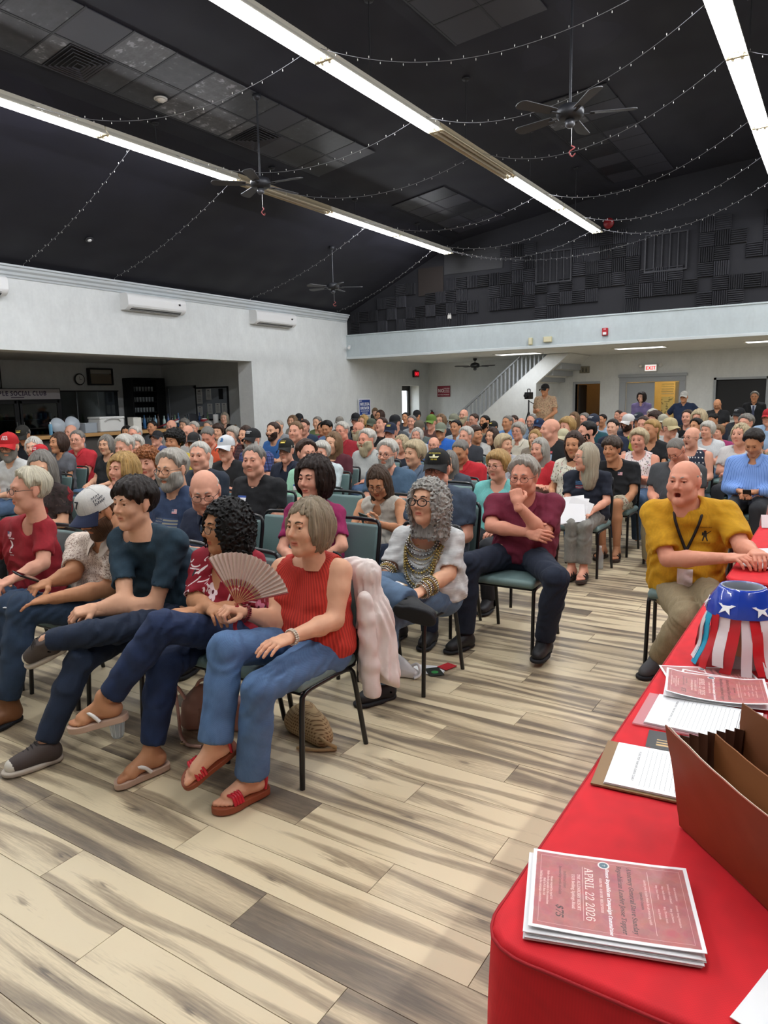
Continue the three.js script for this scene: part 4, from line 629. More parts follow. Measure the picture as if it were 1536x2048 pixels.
// ---------- joints of the people in front ----------
const HJ = {
red: { x: -2.028, d: 2.5, J: { hd: [0.034, 1.091, 0.04], nk: [-0.017, 0.907, -0.05], shR: [-0.14, 0.863, 0.0], shL: [0.115, 0.888, -0.05], elR: [-0.091, 0.666, 0.14], wrR: [-0.137, 0.742, 0.3], elL: [0.166, 0.682, 0.04], wrL: [0.141, 0.681, 0.32], knR: [-0.07, 0.646, 0.48], knL: [0.101, 0.503, 0.48], anR: [-0.061, 0.269, 0.58], anL: [0.029, 0.045, 0.47], ch: [-0.028, 0.761, -0.03], pel: [0.0, 0.531, 0.0] } },
flo: { x: -2.508, d: 2.5, J: { hd: [0.004, 1.052, 0.05], nk: [-0.045, 0.879, -0.02], shR: [-0.181, 0.859, 0.02], shL: [0.107, 0.874, -0.02], elR: [-0.127, 0.691, 0.15], wrR: [0.152, 0.728, 0.3], elL: [0.121, 0.665, 0.08], wrL: [0.037, 0.701, 0.3], knL: [0.068, 0.7, 0.52], anL: [-0.144, 0.364, 0.68], knR: [-0.024, 0.477, 0.45], anR: [-0.025, 0.037, 0.55], ch: [-0.072, 0.746, -0.02], pel: [0.0, 0.514, 0.0] } },
young: { x: -2.967, d: 2.5, J: { hd: [-0.013, 1.155, 0.2], nk: [-0.094, 0.98, 0.08], shR: [-0.203, 0.941, 0.14], shL: [0.123, 0.959, 0.08], elR: [-0.005, 0.682, 0.3], wrR: [-0.066, 0.671, 0.42], elL: [0.095, 0.658, 0.2], wrL: [-0.061, 0.652, 0.42], knL: [0.106, 0.596, 0.45], anL: [-0.148, 0.557, 0.65], knR: [-0.04, 0.452, 0.55], anR: [-0.076, 0.09, 0.75], ch: [-0.067, 0.795, 0.02], pel: [0.0, 0.545, -0.02] } },
cap: { x: -3.503, d: 2.5, J: { hd: [0.15, 1.075, 0.14], nk: [0.091, 0.909, 0.04], shR: [-0.137, 0.854, 0.06], shL: [0.174, 0.88, 0.04], elR: [-0.04, 0.734, 0.2], wrR: [-0.031, 0.719, 0.35], elL: [0.167, 0.657, 0.12], wrL: [0.051, 0.655, 0.4], knR: [-0.133, 0.614, 0.5], knL: [-0.038, 0.627, 0.5], anR: [-0.276, 0.049, 0.6], anL: [-0.111, 0.086, 0.6], ch: [-0.034, 0.706, 0.0], pel: [0.0, 0.467, -0.02] } },
redm: { x: -4.25, d: 2.5, J: { hd: [0.106, 1.145, 0.05], nk: [0.085, 0.941, 0.0], shR: [-0.287, 0.873, 0.0], shL: [0.211, 0.914, 0.0], elR: [-0.354, 0.655, 0.1], wrR: [0.064, 0.636, 0.3], elL: [0.262, 0.722, 0.1], wrL: [0.281, 0.677, 0.3], ch: [-0.037, 0.729, -0.02], pel: [0.0, 0.456, -0.02] } },
jew: { x: -2.025, d: 3.62, J: { hd: [0.047, 1.064, 0.1], nk: [0.009, 0.878, 0.0], shR: [-0.157, 0.812, 0.0], shL: [0.11, 0.835, -0.04], elR: [-0.203, 0.654, 0.12], wrR: [-0.165, 0.648, 0.24], elL: [0.161, 0.652, 0.06], wrL: [0.127, 0.61, 0.32], knR: [-0.189, 0.639, 0.42], anR: [0.181, 0.585, 0.5], knL: [-0.019, 0.47, 0.47], anL: [-0.038, 0.087, 0.47], ch: [-0.019, 0.686, -0.04], pel: [0.0, 0.508, -0.02] } },
mar: { x: -1.824, d: 4.55, J: { hd: [0.034, 1.113, 0.05], nk: [0.032, 0.948, -0.05], shR: [-0.196, 0.905, -0.03], shL: [0.195, 0.941, -0.05], elR: [-0.162, 0.781, 0.13], wrR: [0.125, 0.772, 0.2], elL: [0.208, 0.754, 0.13], wrL: [0.09, 1.026, 0.19], knR: [-0.189, 0.578, 0.43], knL: [0.411, 0.554, 0.45], anR: [-0.217, 0.056, 0.43], anL: [0.309, 0.117, 0.37], ch: [0.011, 0.762, -0.07], pel: [0.0, 0.574, -0.03] } },
yel: { x: -0.759, d: 4.55, J: { hd: [-0.012, 1.135, 0.13], nk: [0.008, 0.987, 0.05], shR: [-0.142, 0.938, 0.1], shL: [0.173, 0.959, 0.05], elR: [-0.064, 0.696, 0.23], wrR: [0.281, 0.792, 0.5], elL: [0.318, 0.801, 0.2], wrL: [0.409, 0.822, 0.45], knR: [0.093, 0.417, 0.4], anR: [-0.093, 0.085, 0.25], knL: [0.36, 0.54, 0.45], anL: [0.303, 0.178, 0.4], ch: [-0.003, 0.765, 0.0], pel: [0.0, 0.484, 0.0] } },
nav: { x: -1.976, d: 6.6, J: { hd: [-0.01, 1.082, 0.1], nk: [-0.013, 0.927, 0.02], shR: [-0.17, 0.881, -0.0], shL: [0.131, 0.893, 0.0], elR: [-0.172, 0.693, 0.1], wrR: [-0.139, 0.58, 0.22], elL: [0.192, 0.691, 0.1], wrL: [0.11, 0.619, 0.28], knR: [-0.031, 0.504, 0.4], knL: [0.091, 0.5, 0.4], anR: [-0.023, 0.11, 0.4], anL: [0.086, 0.113, 0.4], ch: [-0.02, 0.734, -0.02], pel: [0.0, 0.548, 0.0] } },
hen: { x: -1.982, d: 7.62, J: { hd: [-0.04, 1.085, 0.12], nk: [-0.011, 0.931, 0.02], shR: [-0.156, 0.884, 0.02], shL: [0.128, 0.894, 0.02], elR: [-0.149, 0.698, 0.12], wrR: [-0.129, 0.586, 0.27], elL: [0.195, 0.663, 0.12], wrL: [0.13, 0.515, 0.32], knR: [-0.06, 0.583, 0.42], knL: [0.106, 0.568, 0.42], anR: [-0.021, 0.069, 0.42], anL: [0.12, 0.078, 0.42], ch: [-0.01, 0.718, 0.0], pel: [0.0, 0.534, 0.02] } },
mag: { x: -2.836, d: 3.6, J: { hd: [0.038, 1.16, 0.08], nk: [0.023, 0.972, 0.02], shR: [-0.17, 0.923, 0.04], shL: [0.165, 0.943, 0.02], elR: [-0.156, 0.716, 0.18], wrR: [0.065, 0.667, 0.3], elL: [0.278, 0.763, 0.12], ch: [-0.018, 0.779, 0.0], pel: [0.0, 0.53, 0.0] } },
pho: { x: -3.012, d: 4.72, J: { hd: [0.007, 1.015, 0.14], nk: [-0.028, 0.853, 0.02], shR: [-0.213, 0.807, 0.06], shL: [0.16, 0.84, 0.04], elR: [-0.194, 0.643, 0.22], wrR: [0.004, 0.724, 0.38], elL: [0.266, 0.681, 0.22], wrL: [0.183, 0.752, 0.42], ch: [-0.031, 0.669, 0.0], pel: [0.0, 0.451, 0.02] } }
};
// ---------- fabrics and prints ----------
const fabTex = {
  plaid: canvasTex(256, 256, (c, w, h) => { c.fillStyle = '#ffffff'; c.fillRect(0, 0, w, h); for (let i = 0; i < 4; i++) { c.fillStyle = 'rgba(60,40,60,.45)'; c.fillRect(i * 64, 0, 22, h); c.fillRect(0, i * 64, w, 22); c.fillStyle = 'rgba(220,60,60,.4)'; c.fillRect(i * 64 + 34, 0, 9, h); c.fillRect(0, i * 64 + 34, w, 9); } }, [6, 6]),
  stripe: canvasTex(256, 64, (c, w, h) => { c.fillStyle = '#eaf1ff'; c.fillRect(0, 0, w, h); for (let i = 0; i < 16; i++) { c.fillStyle = i % 2 ? '#9db4dc' : '#c9d8f4'; c.fillRect(i * 16, 0, 8, h); } }, [5, 5]),
  leaf: canvasTex(256, 256, (c, w, h) => { c.fillStyle = '#ffffff'; c.fillRect(0, 0, w, h); for (let i = 0; i < 130; i++) { c.fillStyle = ['rgba(120,110,80,.7)', 'rgba(170,80,100,.6)', 'rgba(90,100,110,.6)'][i % 3]; c.save(); c.translate(rnd() * w, rnd() * h); c.rotate(rnd() * 6); c.beginPath(); c.ellipse(0, 0, 9, 3.5, 0, 0, 7); c.fill(); c.restore(); } }, [3, 3]),
  rose: canvasTex(512, 512, (c, w, h) => { c.fillStyle = '#5a4a48'; c.fillRect(0, 0, w, h); for (let i = 0; i < 300; i++) { c.fillStyle = ['#2a2422', '#8a7a6c', '#3a4a34'][i % 3]; c.beginPath(); c.ellipse(rnd() * w, rnd() * h, 10, 4, rnd() * 6, 0, 7); c.fill(); } for (let i = 0; i < 12; i++) { const x = rnd() * w, y = rnd() * h; for (let k = 5; k > 0; k--) { c.fillStyle = k % 2 ? '#c01424' : '#ff4a5a'; c.beginPath(); c.arc(x + rnd() * 6, y + rnd() * 6, k * 8, 0, 7); c.fill(); } } }, [2, 2]),
  floral: canvasTex(512, 512, (c, w, h) => { c.fillStyle = '#8e1226'; c.fillRect(0, 0, w, h); for (let i = 0; i < 60; i++) { c.strokeStyle = '#efe2e0'; c.lineWidth = 3 + rnd() * 7; c.beginPath(); const x = rnd() * w, y = rnd() * h; c.moveTo(x, y); c.quadraticCurveTo(x + rr(-40, 40), y + rr(-40, 40), x + rr(-70, 70), y + rr(-70, 70)); c.stroke(); } for (let i = 0; i < 16; i++) { const x = rnd() * w, y = rnd() * h; for (let k = 0; k < 6; k++) { c.fillStyle = ['#f3dfe2', '#d8486c', '#e98aa2'][i % 3]; c.beginPath(); c.ellipse(x + 22 * Math.cos(k * 1.05), y + 22 * Math.sin(k * 1.05), 20, 13, k * 1.05, 0, 7); c.fill(); } c.fillStyle = '#5a0c1c'; c.beginPath(); c.arc(x, y, 9, 0, 7); c.fill(); } for (let i = 0; i < 26; i++) { c.fillStyle = '#2c2a2c'; c.beginPath(); c.ellipse(rnd() * w, rnd() * h, 17, 6, rnd() * 6, 0, 7); c.fill(); } }, [1.9, 1.9]),
  dots: canvasTex(256, 256, (c, w, h) => { c.fillStyle = '#d8c6b8'; c.fillRect(0, 0, w, h); for (let i = 0; i < 420; i++) { c.fillStyle = i % 3 ? '#7d5f52' : '#f4eae0'; c.beginPath(); c.ellipse(rnd() * w, rnd() * h, 5, 2.6, rnd() * 6, 0, 7); c.fill(); } }, [7, 7]),
  flag: canvasTex(256, 256, (c, w, h) => { for (let i = 0; i < 8; i++) { c.fillStyle = i % 2 ? '#ffffff' : '#b06060'; c.fillRect(0, i * 32, w, 32); } c.fillStyle = '#30384e'; c.fillRect(0, 0, 120, 128); c.fillStyle = '#fff'; for (let i = 0; i < 20; i++) c.fillRect(8 + (i % 5) * 22, 10 + Math.floor(i / 5) * 30, 8, 8); }, [2, 2]),
  heather: dataTex(256, 256, (u, v) => { const k = 236 + 26 * tn(u, v, 8, 60) + 14 * tn(u, v, 30, 120, 3); return [k, k, k]; }, true, [2.4, 2.4]),
  rib: canvasTex(256, 32, (c, w, h) => { for (let i = 0; i < 32; i++) { c.fillStyle = i % 2 ? '#ffffff' : '#d8d0d0'; c.fillRect(i * 8, 0, 8, h); } }, [4, 4]),
};
const fabBump = {};
function fab(color, name) { return mat(color, 0.88, { map: fabTex[name], sheen: 0.2, ...(name === 'rib' ? { bumpMap: fabTex.rib, bumpScale: 0.003 } : {}) }); }
function printTex(w, h, draw) { return new THREE.MeshPhysicalMaterial({ map: canvasTex(w, h, (c, a, b) => { c.clearRect(0, 0, a, b); c.textAlign = 'center'; c.textBaseline = 'middle'; draw(c, a, b); }), transparent: true, alphaTest: 0.5, roughness: 0.8 }); }
function flagDraw(c, x, y, w, h, muted) { const A = muted || ['#b22234', '#ffffff', '#27305c']; for (let i = 0; i < 13; i++) { c.fillStyle = i % 2 ? A[1] : A[0]; c.fillRect(x, y + h * i / 13, w, h / 13 + 0.5); } c.fillStyle = A[2]; c.fillRect(x, y, w * 0.42, h * 0.54); c.fillStyle = A[1]; for (let r = 0; r < 4; r++) for (let k = 0; k < 5; k++) c.fillRect(x + w * (0.03 + k * 0.078), y + h * (0.05 + r * 0.12), w * 0.035, h * 0.05); }
const PR = {
  sticker: printTex(96, 72, (c, w, h) => { flagDraw(c, 3, 3, w - 6, h - 6); }),
  tag: printTex(128, 84, (c, w, h) => { c.fillStyle = '#f4f4f6'; c.fillRect(0, 0, w, h); c.fillStyle = '#3d5aa8'; c.fillRect(0, 0, w, 24); c.fillStyle = '#445'; c.font = 'bold 26px sans-serif'; }),
  flag: printTex(256, 176, (c, w, h) => flagDraw(c, 4, 4, w - 8, h - 8, ['#35486a', '#8f8a78', '#2a3a58'])),
  flagDots: printTex(256, 128, (c, w, h) => { for (let r = 0; r < 7; r++) for (let i = 0; i < 22; i++) { c.fillStyle = i < 9 && r < 4 ? '#5f8fc0' : r % 2 ? '#e8e4e0' : '#c05060'; c.beginPath(); c.arc(8 + i * 11, 14 + r * 15 + 5 * Math.sin(i * 0.4), 4.6, 0, 7); c.fill(); } flagDraw(c, 205, 0, 46, 26); }),
  logo: printTex(128, 64, (c) => { c.strokeStyle = '#f2eeee'; c.lineWidth = 6; c.beginPath(); c.ellipse(64, 36, 48, 20, -0.1, 3.4, 6.2); c.stroke(); c.fillStyle = '#f2eeee'; c.font = 'italic bold 22px sans-serif'; c.fillText('carauto', 64, 40); }),
  band: printTex(128, 128, (c, w) => { c.fillStyle = '#8fa6bc'; c.fillRect(14, 30, 100, 84); c.fillStyle = '#c25a5a'; c.fillRect(14, 6, 100, 16); c.fillStyle = '#dfe6ec'; c.fillRect(34, 48, 60, 40); }),
  roo: printTex(128, 160, (c) => { c.fillStyle = '#f6e6e4'; c.save(); c.translate(60, 70); c.rotate(-0.5); c.beginPath(); c.ellipse(0, 0, 16, 34, 0, 0, 7); c.fill(); c.restore(); c.fillRect(50, 88, 10, 44); c.fillRect(44, 128, 34, 8); c.font = 'italic bold 20px serif'; c.fillText('Reunion', 66, 22); c.fillText('Crew', 70, 150); }),
  soldier: printTex(128, 160, (c) => { c.fillStyle = '#2a2210'; c.beginPath(); c.arc(60, 56, 11, 0, 7); c.fill(); c.fillRect(48, 64, 26, 34); c.fillRect(36, 62, 14, 26); c.save(); c.translate(58, 96); c.rotate(0.25); c.fillRect(-12, 0, 11, 40); c.rotate(-0.6); c.fillRect(2, 0, 11, 42); c.restore(); c.save(); c.translate(74, 72); c.rotate(-0.7); c.fillRect(0, -3, 40, 6); c.restore(); c.font = 'bold 11px sans-serif'; c.fillText('SHEPHERD\u2019S MEN', 64, 16); c.fillText('FOUNDATION', 64, 150); }),
  seven: printTex(128, 128, (c) => { c.fillStyle = '#10131c'; c.font = 'bold 104px sans-serif'; c.fillText('7', 64, 66); }),
  script: printTex(128, 128, (c) => { c.fillStyle = '#2a2d38'; c.font = 'italic bold 34px serif'; c.rotate(-0.12); c.fillText('stay', 60, 36); c.fillText('true', 62, 70); c.fillText('blue', 60, 104); }),
  maga: printTex(128, 96, (c) => { c.fillStyle = '#fff'; c.font = 'bold 30px serif'; c.fillText('LIVE', 64, 34); c.fillText('FREE', 64, 66); }),
  gold: printTex(128, 96, (c) => { c.fillStyle = '#e0c040'; c.font = 'bold 22px serif'; c.fillText('VETERAN', 64, 28); c.fillRect(24, 44, 80, 20); c.fillStyle = '#fff3a0'; c.fillRect(34, 49, 60, 8); }),
  ship: printTex(160, 112, (c) => { c.fillStyle = '#e6d23c'; c.font = 'bold 20px serif'; c.fillText('USS MULLINNIX', 80, 18); c.fillText('DD 944', 80, 92); c.fillStyle = '#f4f0c0'; c.beginPath(); c.moveTo(20, 64); c.lineTo(140, 58); c.lineTo(126, 76); c.lineTo(32, 76); c.fill(); c.fillRect(66, 40, 26, 24); c.fillRect(76, 30, 5, 16); }),
  white: printTex(128, 96, (c) => { c.fillStyle = '#f4f4f4'; c.font = 'bold 22px sans-serif'; c.fillText('NO AMNESTY', 64, 32); c.fillText('NO WAY', 64, 62); }),
  blue: printTex(96, 96, (c) => { c.fillStyle = '#2d5f93'; c.beginPath(); c.moveTo(30, 80); c.lineTo(44, 40); c.lineTo(30, 28); c.lineTo(56, 14); c.lineTo(70, 40); c.lineTo(62, 80); c.fill(); }),
};
// a flat print laid on the front of a shirt
function decal(o, name, F, cx, cy, w, h, m, sy = 1, lift = 0.003) {
  const g = new THREE.PlaneGeometry(w, h, 8, 8), p = g.attributes.position, f = F.f, u = [f[2], 0, -f[0]], c = F.J.ch;
  for (let i = 0; i < p.count; i++) { const a = cx + p.getX(i), y = cy + p.getY(i); let t = 0.42; let x, z; for (let k = 0; k < 60; k++) { x = c[0] + u[0] * a + f[0] * t; z = c[2] + u[2] * a + f[2] * t; const d = F.shirtF(x, y, z); if (d < lift) break; t -= Math.max(d - lift * 0.5, 0.001) * 0.8; if (t < -0.1) break; } p.setXYZ(i, x, y * sy, z); }
  g.computeVertexNormals(); return mesh(name, g, m, o);
}
function widen(J, w) { const a = J.shR, b = J.shL, c = mid(a, b, 0.5); let d = [b[0] - a[0], b[1] - a[1], b[2] - a[2]]; d[1] *= 0.5; const l = Math.hypot(...d), k = w / 2 / l; return { ...J, shR: [c[0] - d[0] * k, c[1] - d[1] * k, c[2] - d[2] * k], shL: [c[0] + d[0] * k, c[1] + d[1] * k, c[2] + d[2] * k] }; }
const NEARR = { hb: 0.016, hc: 0.0102, hh: 0.004 };
// ---------- the people in front, one by one ----------
function hero(key, w, spec, P) {
  const h = HJ[key], J = { ...widen(h.J, w), ...(spec.J || {}) }, fy = spec.feet === 'bare' ? 0.102 : 0.087;
  for (const k of ['anR', 'anL']) if (J[k]) J[k] = [J[k][0], Math.max(J[k][1], fy), J[k][2]];
  const F = makeFigure({ ...NEARR, ...spec, J: { ...J, hiR: [-0.088, J.pel[1] - 0.01, J.pel[2] + 0.02], hiL: [0.088, J.pel[1] - 0.01, J.pel[2] + 0.02] } });
  const o = person({ x: h.x, d: h.d, fig: F, lod: 'near', ...P }); return { o, F, J: F.J, x: h.x, d: h.d };
}
const blackShoe = mat('#17171a', 0.55);
// red sleeveless top, fan
const hRed = hero('red', 0.3, { build: 'p', sleeve: 0, neck: 'crew', hem: 0.5, hands: ['grip', 'flat'], handUp: [[0, 1, 0.3], [0.1, 1, 0.3]], feet: 'bare', cuff: 1.25, legEnd: 0.97, foot: [{ dir: [-0.15, 0.25, 1], up: [0.2, 0.9, 0.5] }, { dir: [-0.2, 0, 1] }], fold: 0.7 }, { label: 'person in red sleeveless top and flared jeans holding an open fan', skin: 'fair', shirt: fab('#c03222', 'rib'), shirtName: 'sleeveless_top', pants: denim('#5d7fa8'), pantsName: 'jeans', head: { face: 'lady', hair: 'bob', hc: '#a08e74', bc: '#6b5640', yaw: -6, pitch: -3, s: 1.03 } });
// floral blouse
const hFlo = hero('flo', 0.3, { build: 'p', sleeve: 0.9, neck: 'v', hem: 0.5, hands: ['relaxed', 'flat'], handUp: [[0, 1, 0.2], [0, 1, 0.2]], feet: 'bare', cuff: 0.95, legEnd: 0.9, foot: [{ dir: [-0.2, 0, 1] }, { dir: [-0.75, -0.12, 0.7], up: [-0.15, 1, 0.1] }] }, { label: 'person in floral blouse, dark jeans and white thong sandals', skin: 'olive', shirt: fab('#ffffff', 'floral'), shirtName: 'floral_blouse', pants: denim('#1d3157'), pantsName: 'jeans', head: { face: 'lady', hair: 'curly', hc: '#14110f', glasses: 1, yaw: -18, pitch: 0, s: 1.02 } });
// young man
const hYoung = hero('young', 0.36, { build: 'm', sleeve: 0.72, neck: 'crew', hem: 0.5, hands: ['hold', 'hold'], handUp: [[0.2, 1, 0.2], [-0.2, 1, 0.2]], feet: 'sneaker', cuff: 0.95, legEnd: 0.95, foot: [{ dir: [-0.3, 0, 1] }, { dir: [-0.85, -0.35, 0.45], up: [-0.1, 0.75, 0.6] }] }, { label: 'person in teal navy t-shirt and jeans with ankle over knee', skin: 'fair', shirt: cloth('#2a4455'), pants: denim('#1c2b42'), pantsName: 'jeans', shoes: mat('#453a36', 0.7), soles: mat('#b9aea0', 0.7), head: { face: 'man', hair: 'fringe', hc: '#2a201b', yaw: 2, pitch: -2 } });
// white baseball cap
const hCap = hero('cap', 0.38, { build: 'h', sleeve: 0.8, neck: 'polo', hem: 0.5, hands: ['hold', 'flat'], handUp: [[0, 1, 0.2], [0, 1, 0.1]], feet: 'boot', legEnd: 0.9 }, { label: 'person in white baseball cap numbered 7 and patterned brown shirt', skin: 'tan', shirt: fab('#ffffff', 'dots'), collar: 1, pants: denim('#31465f'), pantsName: 'jeans', shoes: mat('#7a4e2c', 0.6), head: { face: 'man', hair: 'crop', hc: '#6a4a34', beard: 'short', cap: '#e6e3dd', brim: '#26304f', patch: PR.seven, yaw: -4, pitch: 24, s: 1.03 } });
// red t-shirt
const hRedm = hero('redm', 0.38, { build: 'm', sleeve: 0.75, hem: 0.48, hands: ['relaxed', 'relaxed'], feet: 'boot' }, { label: 'person in red t-shirt with kangaroo print and glasses, front left', skin: 'pink', shirt: cloth('#a81f2c'), pants: denim('#3f5874'), pantsName: 'jeans', head: { face: 'lean', hair: 'combed', hc: '#e3d9bf', glasses: 1, yaw: -12, pitch: -2, s: 1.04 } });
decal(hRedm.o, 'shirt_print', hRedm.F, -0.03, 0.8, 0.1, 0.13, PR.roo); decal(hRedm.o, 'flag_sticker', hRedm.F, -0.05, 0.87, 0.05, 0.036, PR.sticker, 1, 0.005);
// silver jewellery
const hJew = hero('jew', 0.32, { build: 'p', sleeve: 0.85, neck: 'wide', hem: 0.48, hands: ['hold', 'hold'], handUp: [[0, 1, 0.3], [0, 1, 0.2]], feet: 'shoe', cuff: 1.2, legEnd: 0.93, foot: [{ dir: [0.8, -0.1, 0.35], up: [0.1, 0.35, -0.9] }, { dir: [-0.45, 0, 1] }], baggy: 0.006 }, { label: 'person in heather grey tee layered with silver bead necklaces', skin: 'fair', shirt: fab('#d3d3d1', 'heather'), pants: denim('#5f7892'), pantsName: 'jeans', shoes: mat('#1b1b1d', 0.65), head: { face: 'lady', hair: 'curly', hc: '#b4b0a8', bc: '#3a2f28', glasses: 'thick', gc: '#141414', yaw: -4, pitch: -8, s: [1.02, 1.02, 1.02] } });
// maroon polo
const hMar = hero('mar', 0.42, { build: 'h', sleeve: 0.8, neck: 'polo', hem: 0.53, J: { wrL: [0.085, 0.965, 0.27] }, hands: ['relaxed', 'fist'], handUp: [[0, 0.4, 1], { up: [0.5, 0.1, 1], dir: [-0.3, 1, -0.25] }], feet: 'shoe', legEnd: 0.95, cuff: 1.1, foot: [{ dir: [-0.3, 0, 1] }, { dir: [0.1, 0, 1] }] }, { label: 'large person in maroon polo with fist held to mouth', skin: 'red', shirt: cloth('#7d1f3b'), collar: 1, pants: mat('#1a2438', 0.9, { map: weave }), shoes: blackShoe, head: { face: 'broad', hair: 'combed', hc: '#b9b2a6', glasses: 1, yaw: 6, pitch: 2, s: 1.06 } });
decal(hMar.o, 'name_tag', hMar.F, 0.09, 0.83, 0.06, 0.045, PR.tag);
// yellow t-shirt
const hYel = hero('yel', 0.4, { build: 'h', sleeve: 0.8, neck: 'crew', hem: 0.47, J: { knL: [0.25, 0.53, 0.42], anL: [0.2, 0.09, 0.36] }, hands: ['relaxed', 'hold'], handUp: [[-0.2, 1, 0.1], [0, 1, 0.1]], feet: 'shoe', legEnd: 0.95, foot: [{ dir: [-0.35, 0, 1] }, { dir: [0.2, 0, 1] }], baggy: 0.008 }, { label: 'person in yellow t-shirt with lanyard turning at the second table', skin: 'red', shirt: cloth('#e0a616'), pants: mat('#a79675', 0.9, { map: weave }), shoes: mat('#4a4a4c', 0.7), head: { face: 'broad', hair: 'bald', hc: '#cfc9c0', mouth: 'open', yaw: -10, pitch: -3, s: 1.06 } });
decal(hYel.o, 'shirt_print', hYel.F, 0.1, 0.84, 0.09, 0.11, PR.soldier); decal(hYel.o, 'flag_print', hYel.F, 0.1, 0.72, 0.035, 0.026, PR.sticker);
// navy tee with dotted flag
const hNav = hero('nav', 0.34, { build: 'w', sleeve: 0.8, hem: 0.5, hands: ['hold', 'hold'], feet: 'bare', legEnd: 0.86, cuff: 1.15, hb: 0.015, hc: 0.0105, hh: 0.005 }, { label: 'person in navy tee with dotted flag reading papers on the aisle', lod: 'mid', skin: 'pink', shirt: cloth('#1b2233'), pants: mat('#8d8a82', 0.9, { map: weave }), head: { face: 'lady', hair: 'long', hc: '#c8bda4', glasses: 1, yaw: -52, pitch: -2, s: 0.98 } });
decal(hNav.o, 'flag_print', hNav.F, 0.0, 0.83, 0.17, 0.085, PR.flagDots);
// black henley
const hHen = hero('hen', 0.36, { build: 'm', sleeve: 0.75, hem: 0.5, hands: ['relaxed', 'relaxed'], feet: 'bare', legEnd: -0.85, hb: 0.016, hc: 0.0115, hh: 0.006 }, { label: 'person in black henley shirt, patterned shorts and strap sandals', lod: 'mid', skin: 'tan', shirt: cloth('#1c1d20'), pants: fab('#b6ae98', 'leaf'), pantsName: 'shorts', head: { face: 'man', hair: 'fringe', hc: '#57493e', yaw: -8, s: 1.0 } });
decal(hHen.o, 'flag_sticker', hHen.F, 0.06, 0.84, 0.05, 0.035, PR.sticker);
// magenta polo
const hMag = hero('mag', 0.33, { build: 'w', sleeve: 0.75, neck: 'polo', hem: 0.5, hands: ['relaxed', 'relaxed'] }, { label: 'person in magenta polo smiling behind red top', skin: 'pink', shirt: cloth('#a2205f'), collar: 1, pants: denim('#2a3346'), head: { face: 'woman', hair: 'bobBig', hc: '#2c1c14', yaw: 2, pitch: -2, s: 1.05 } });
// phone user in white
const hPho = hero('pho', 0.34, { build: 'w', sleeve: 0, neck: 'v', hem: 0.46, hands: ['hold', 'grip'], handUp: [[-0.4, 0.2, 1], [0.3, -0.2, 1]] }, { label: 'person in white sleeveless blouse typing on a phone', skin: 'tan', shirt: cloth('#d9d2c4'), shirtName: 'sleeveless_blouse', pants: denim('#2d3a50'), head: { face: 'lady', hair: 'long', hc: '#5a4738', glasses: 1, yaw: 16, pitch: 26, s: 0.98 } });
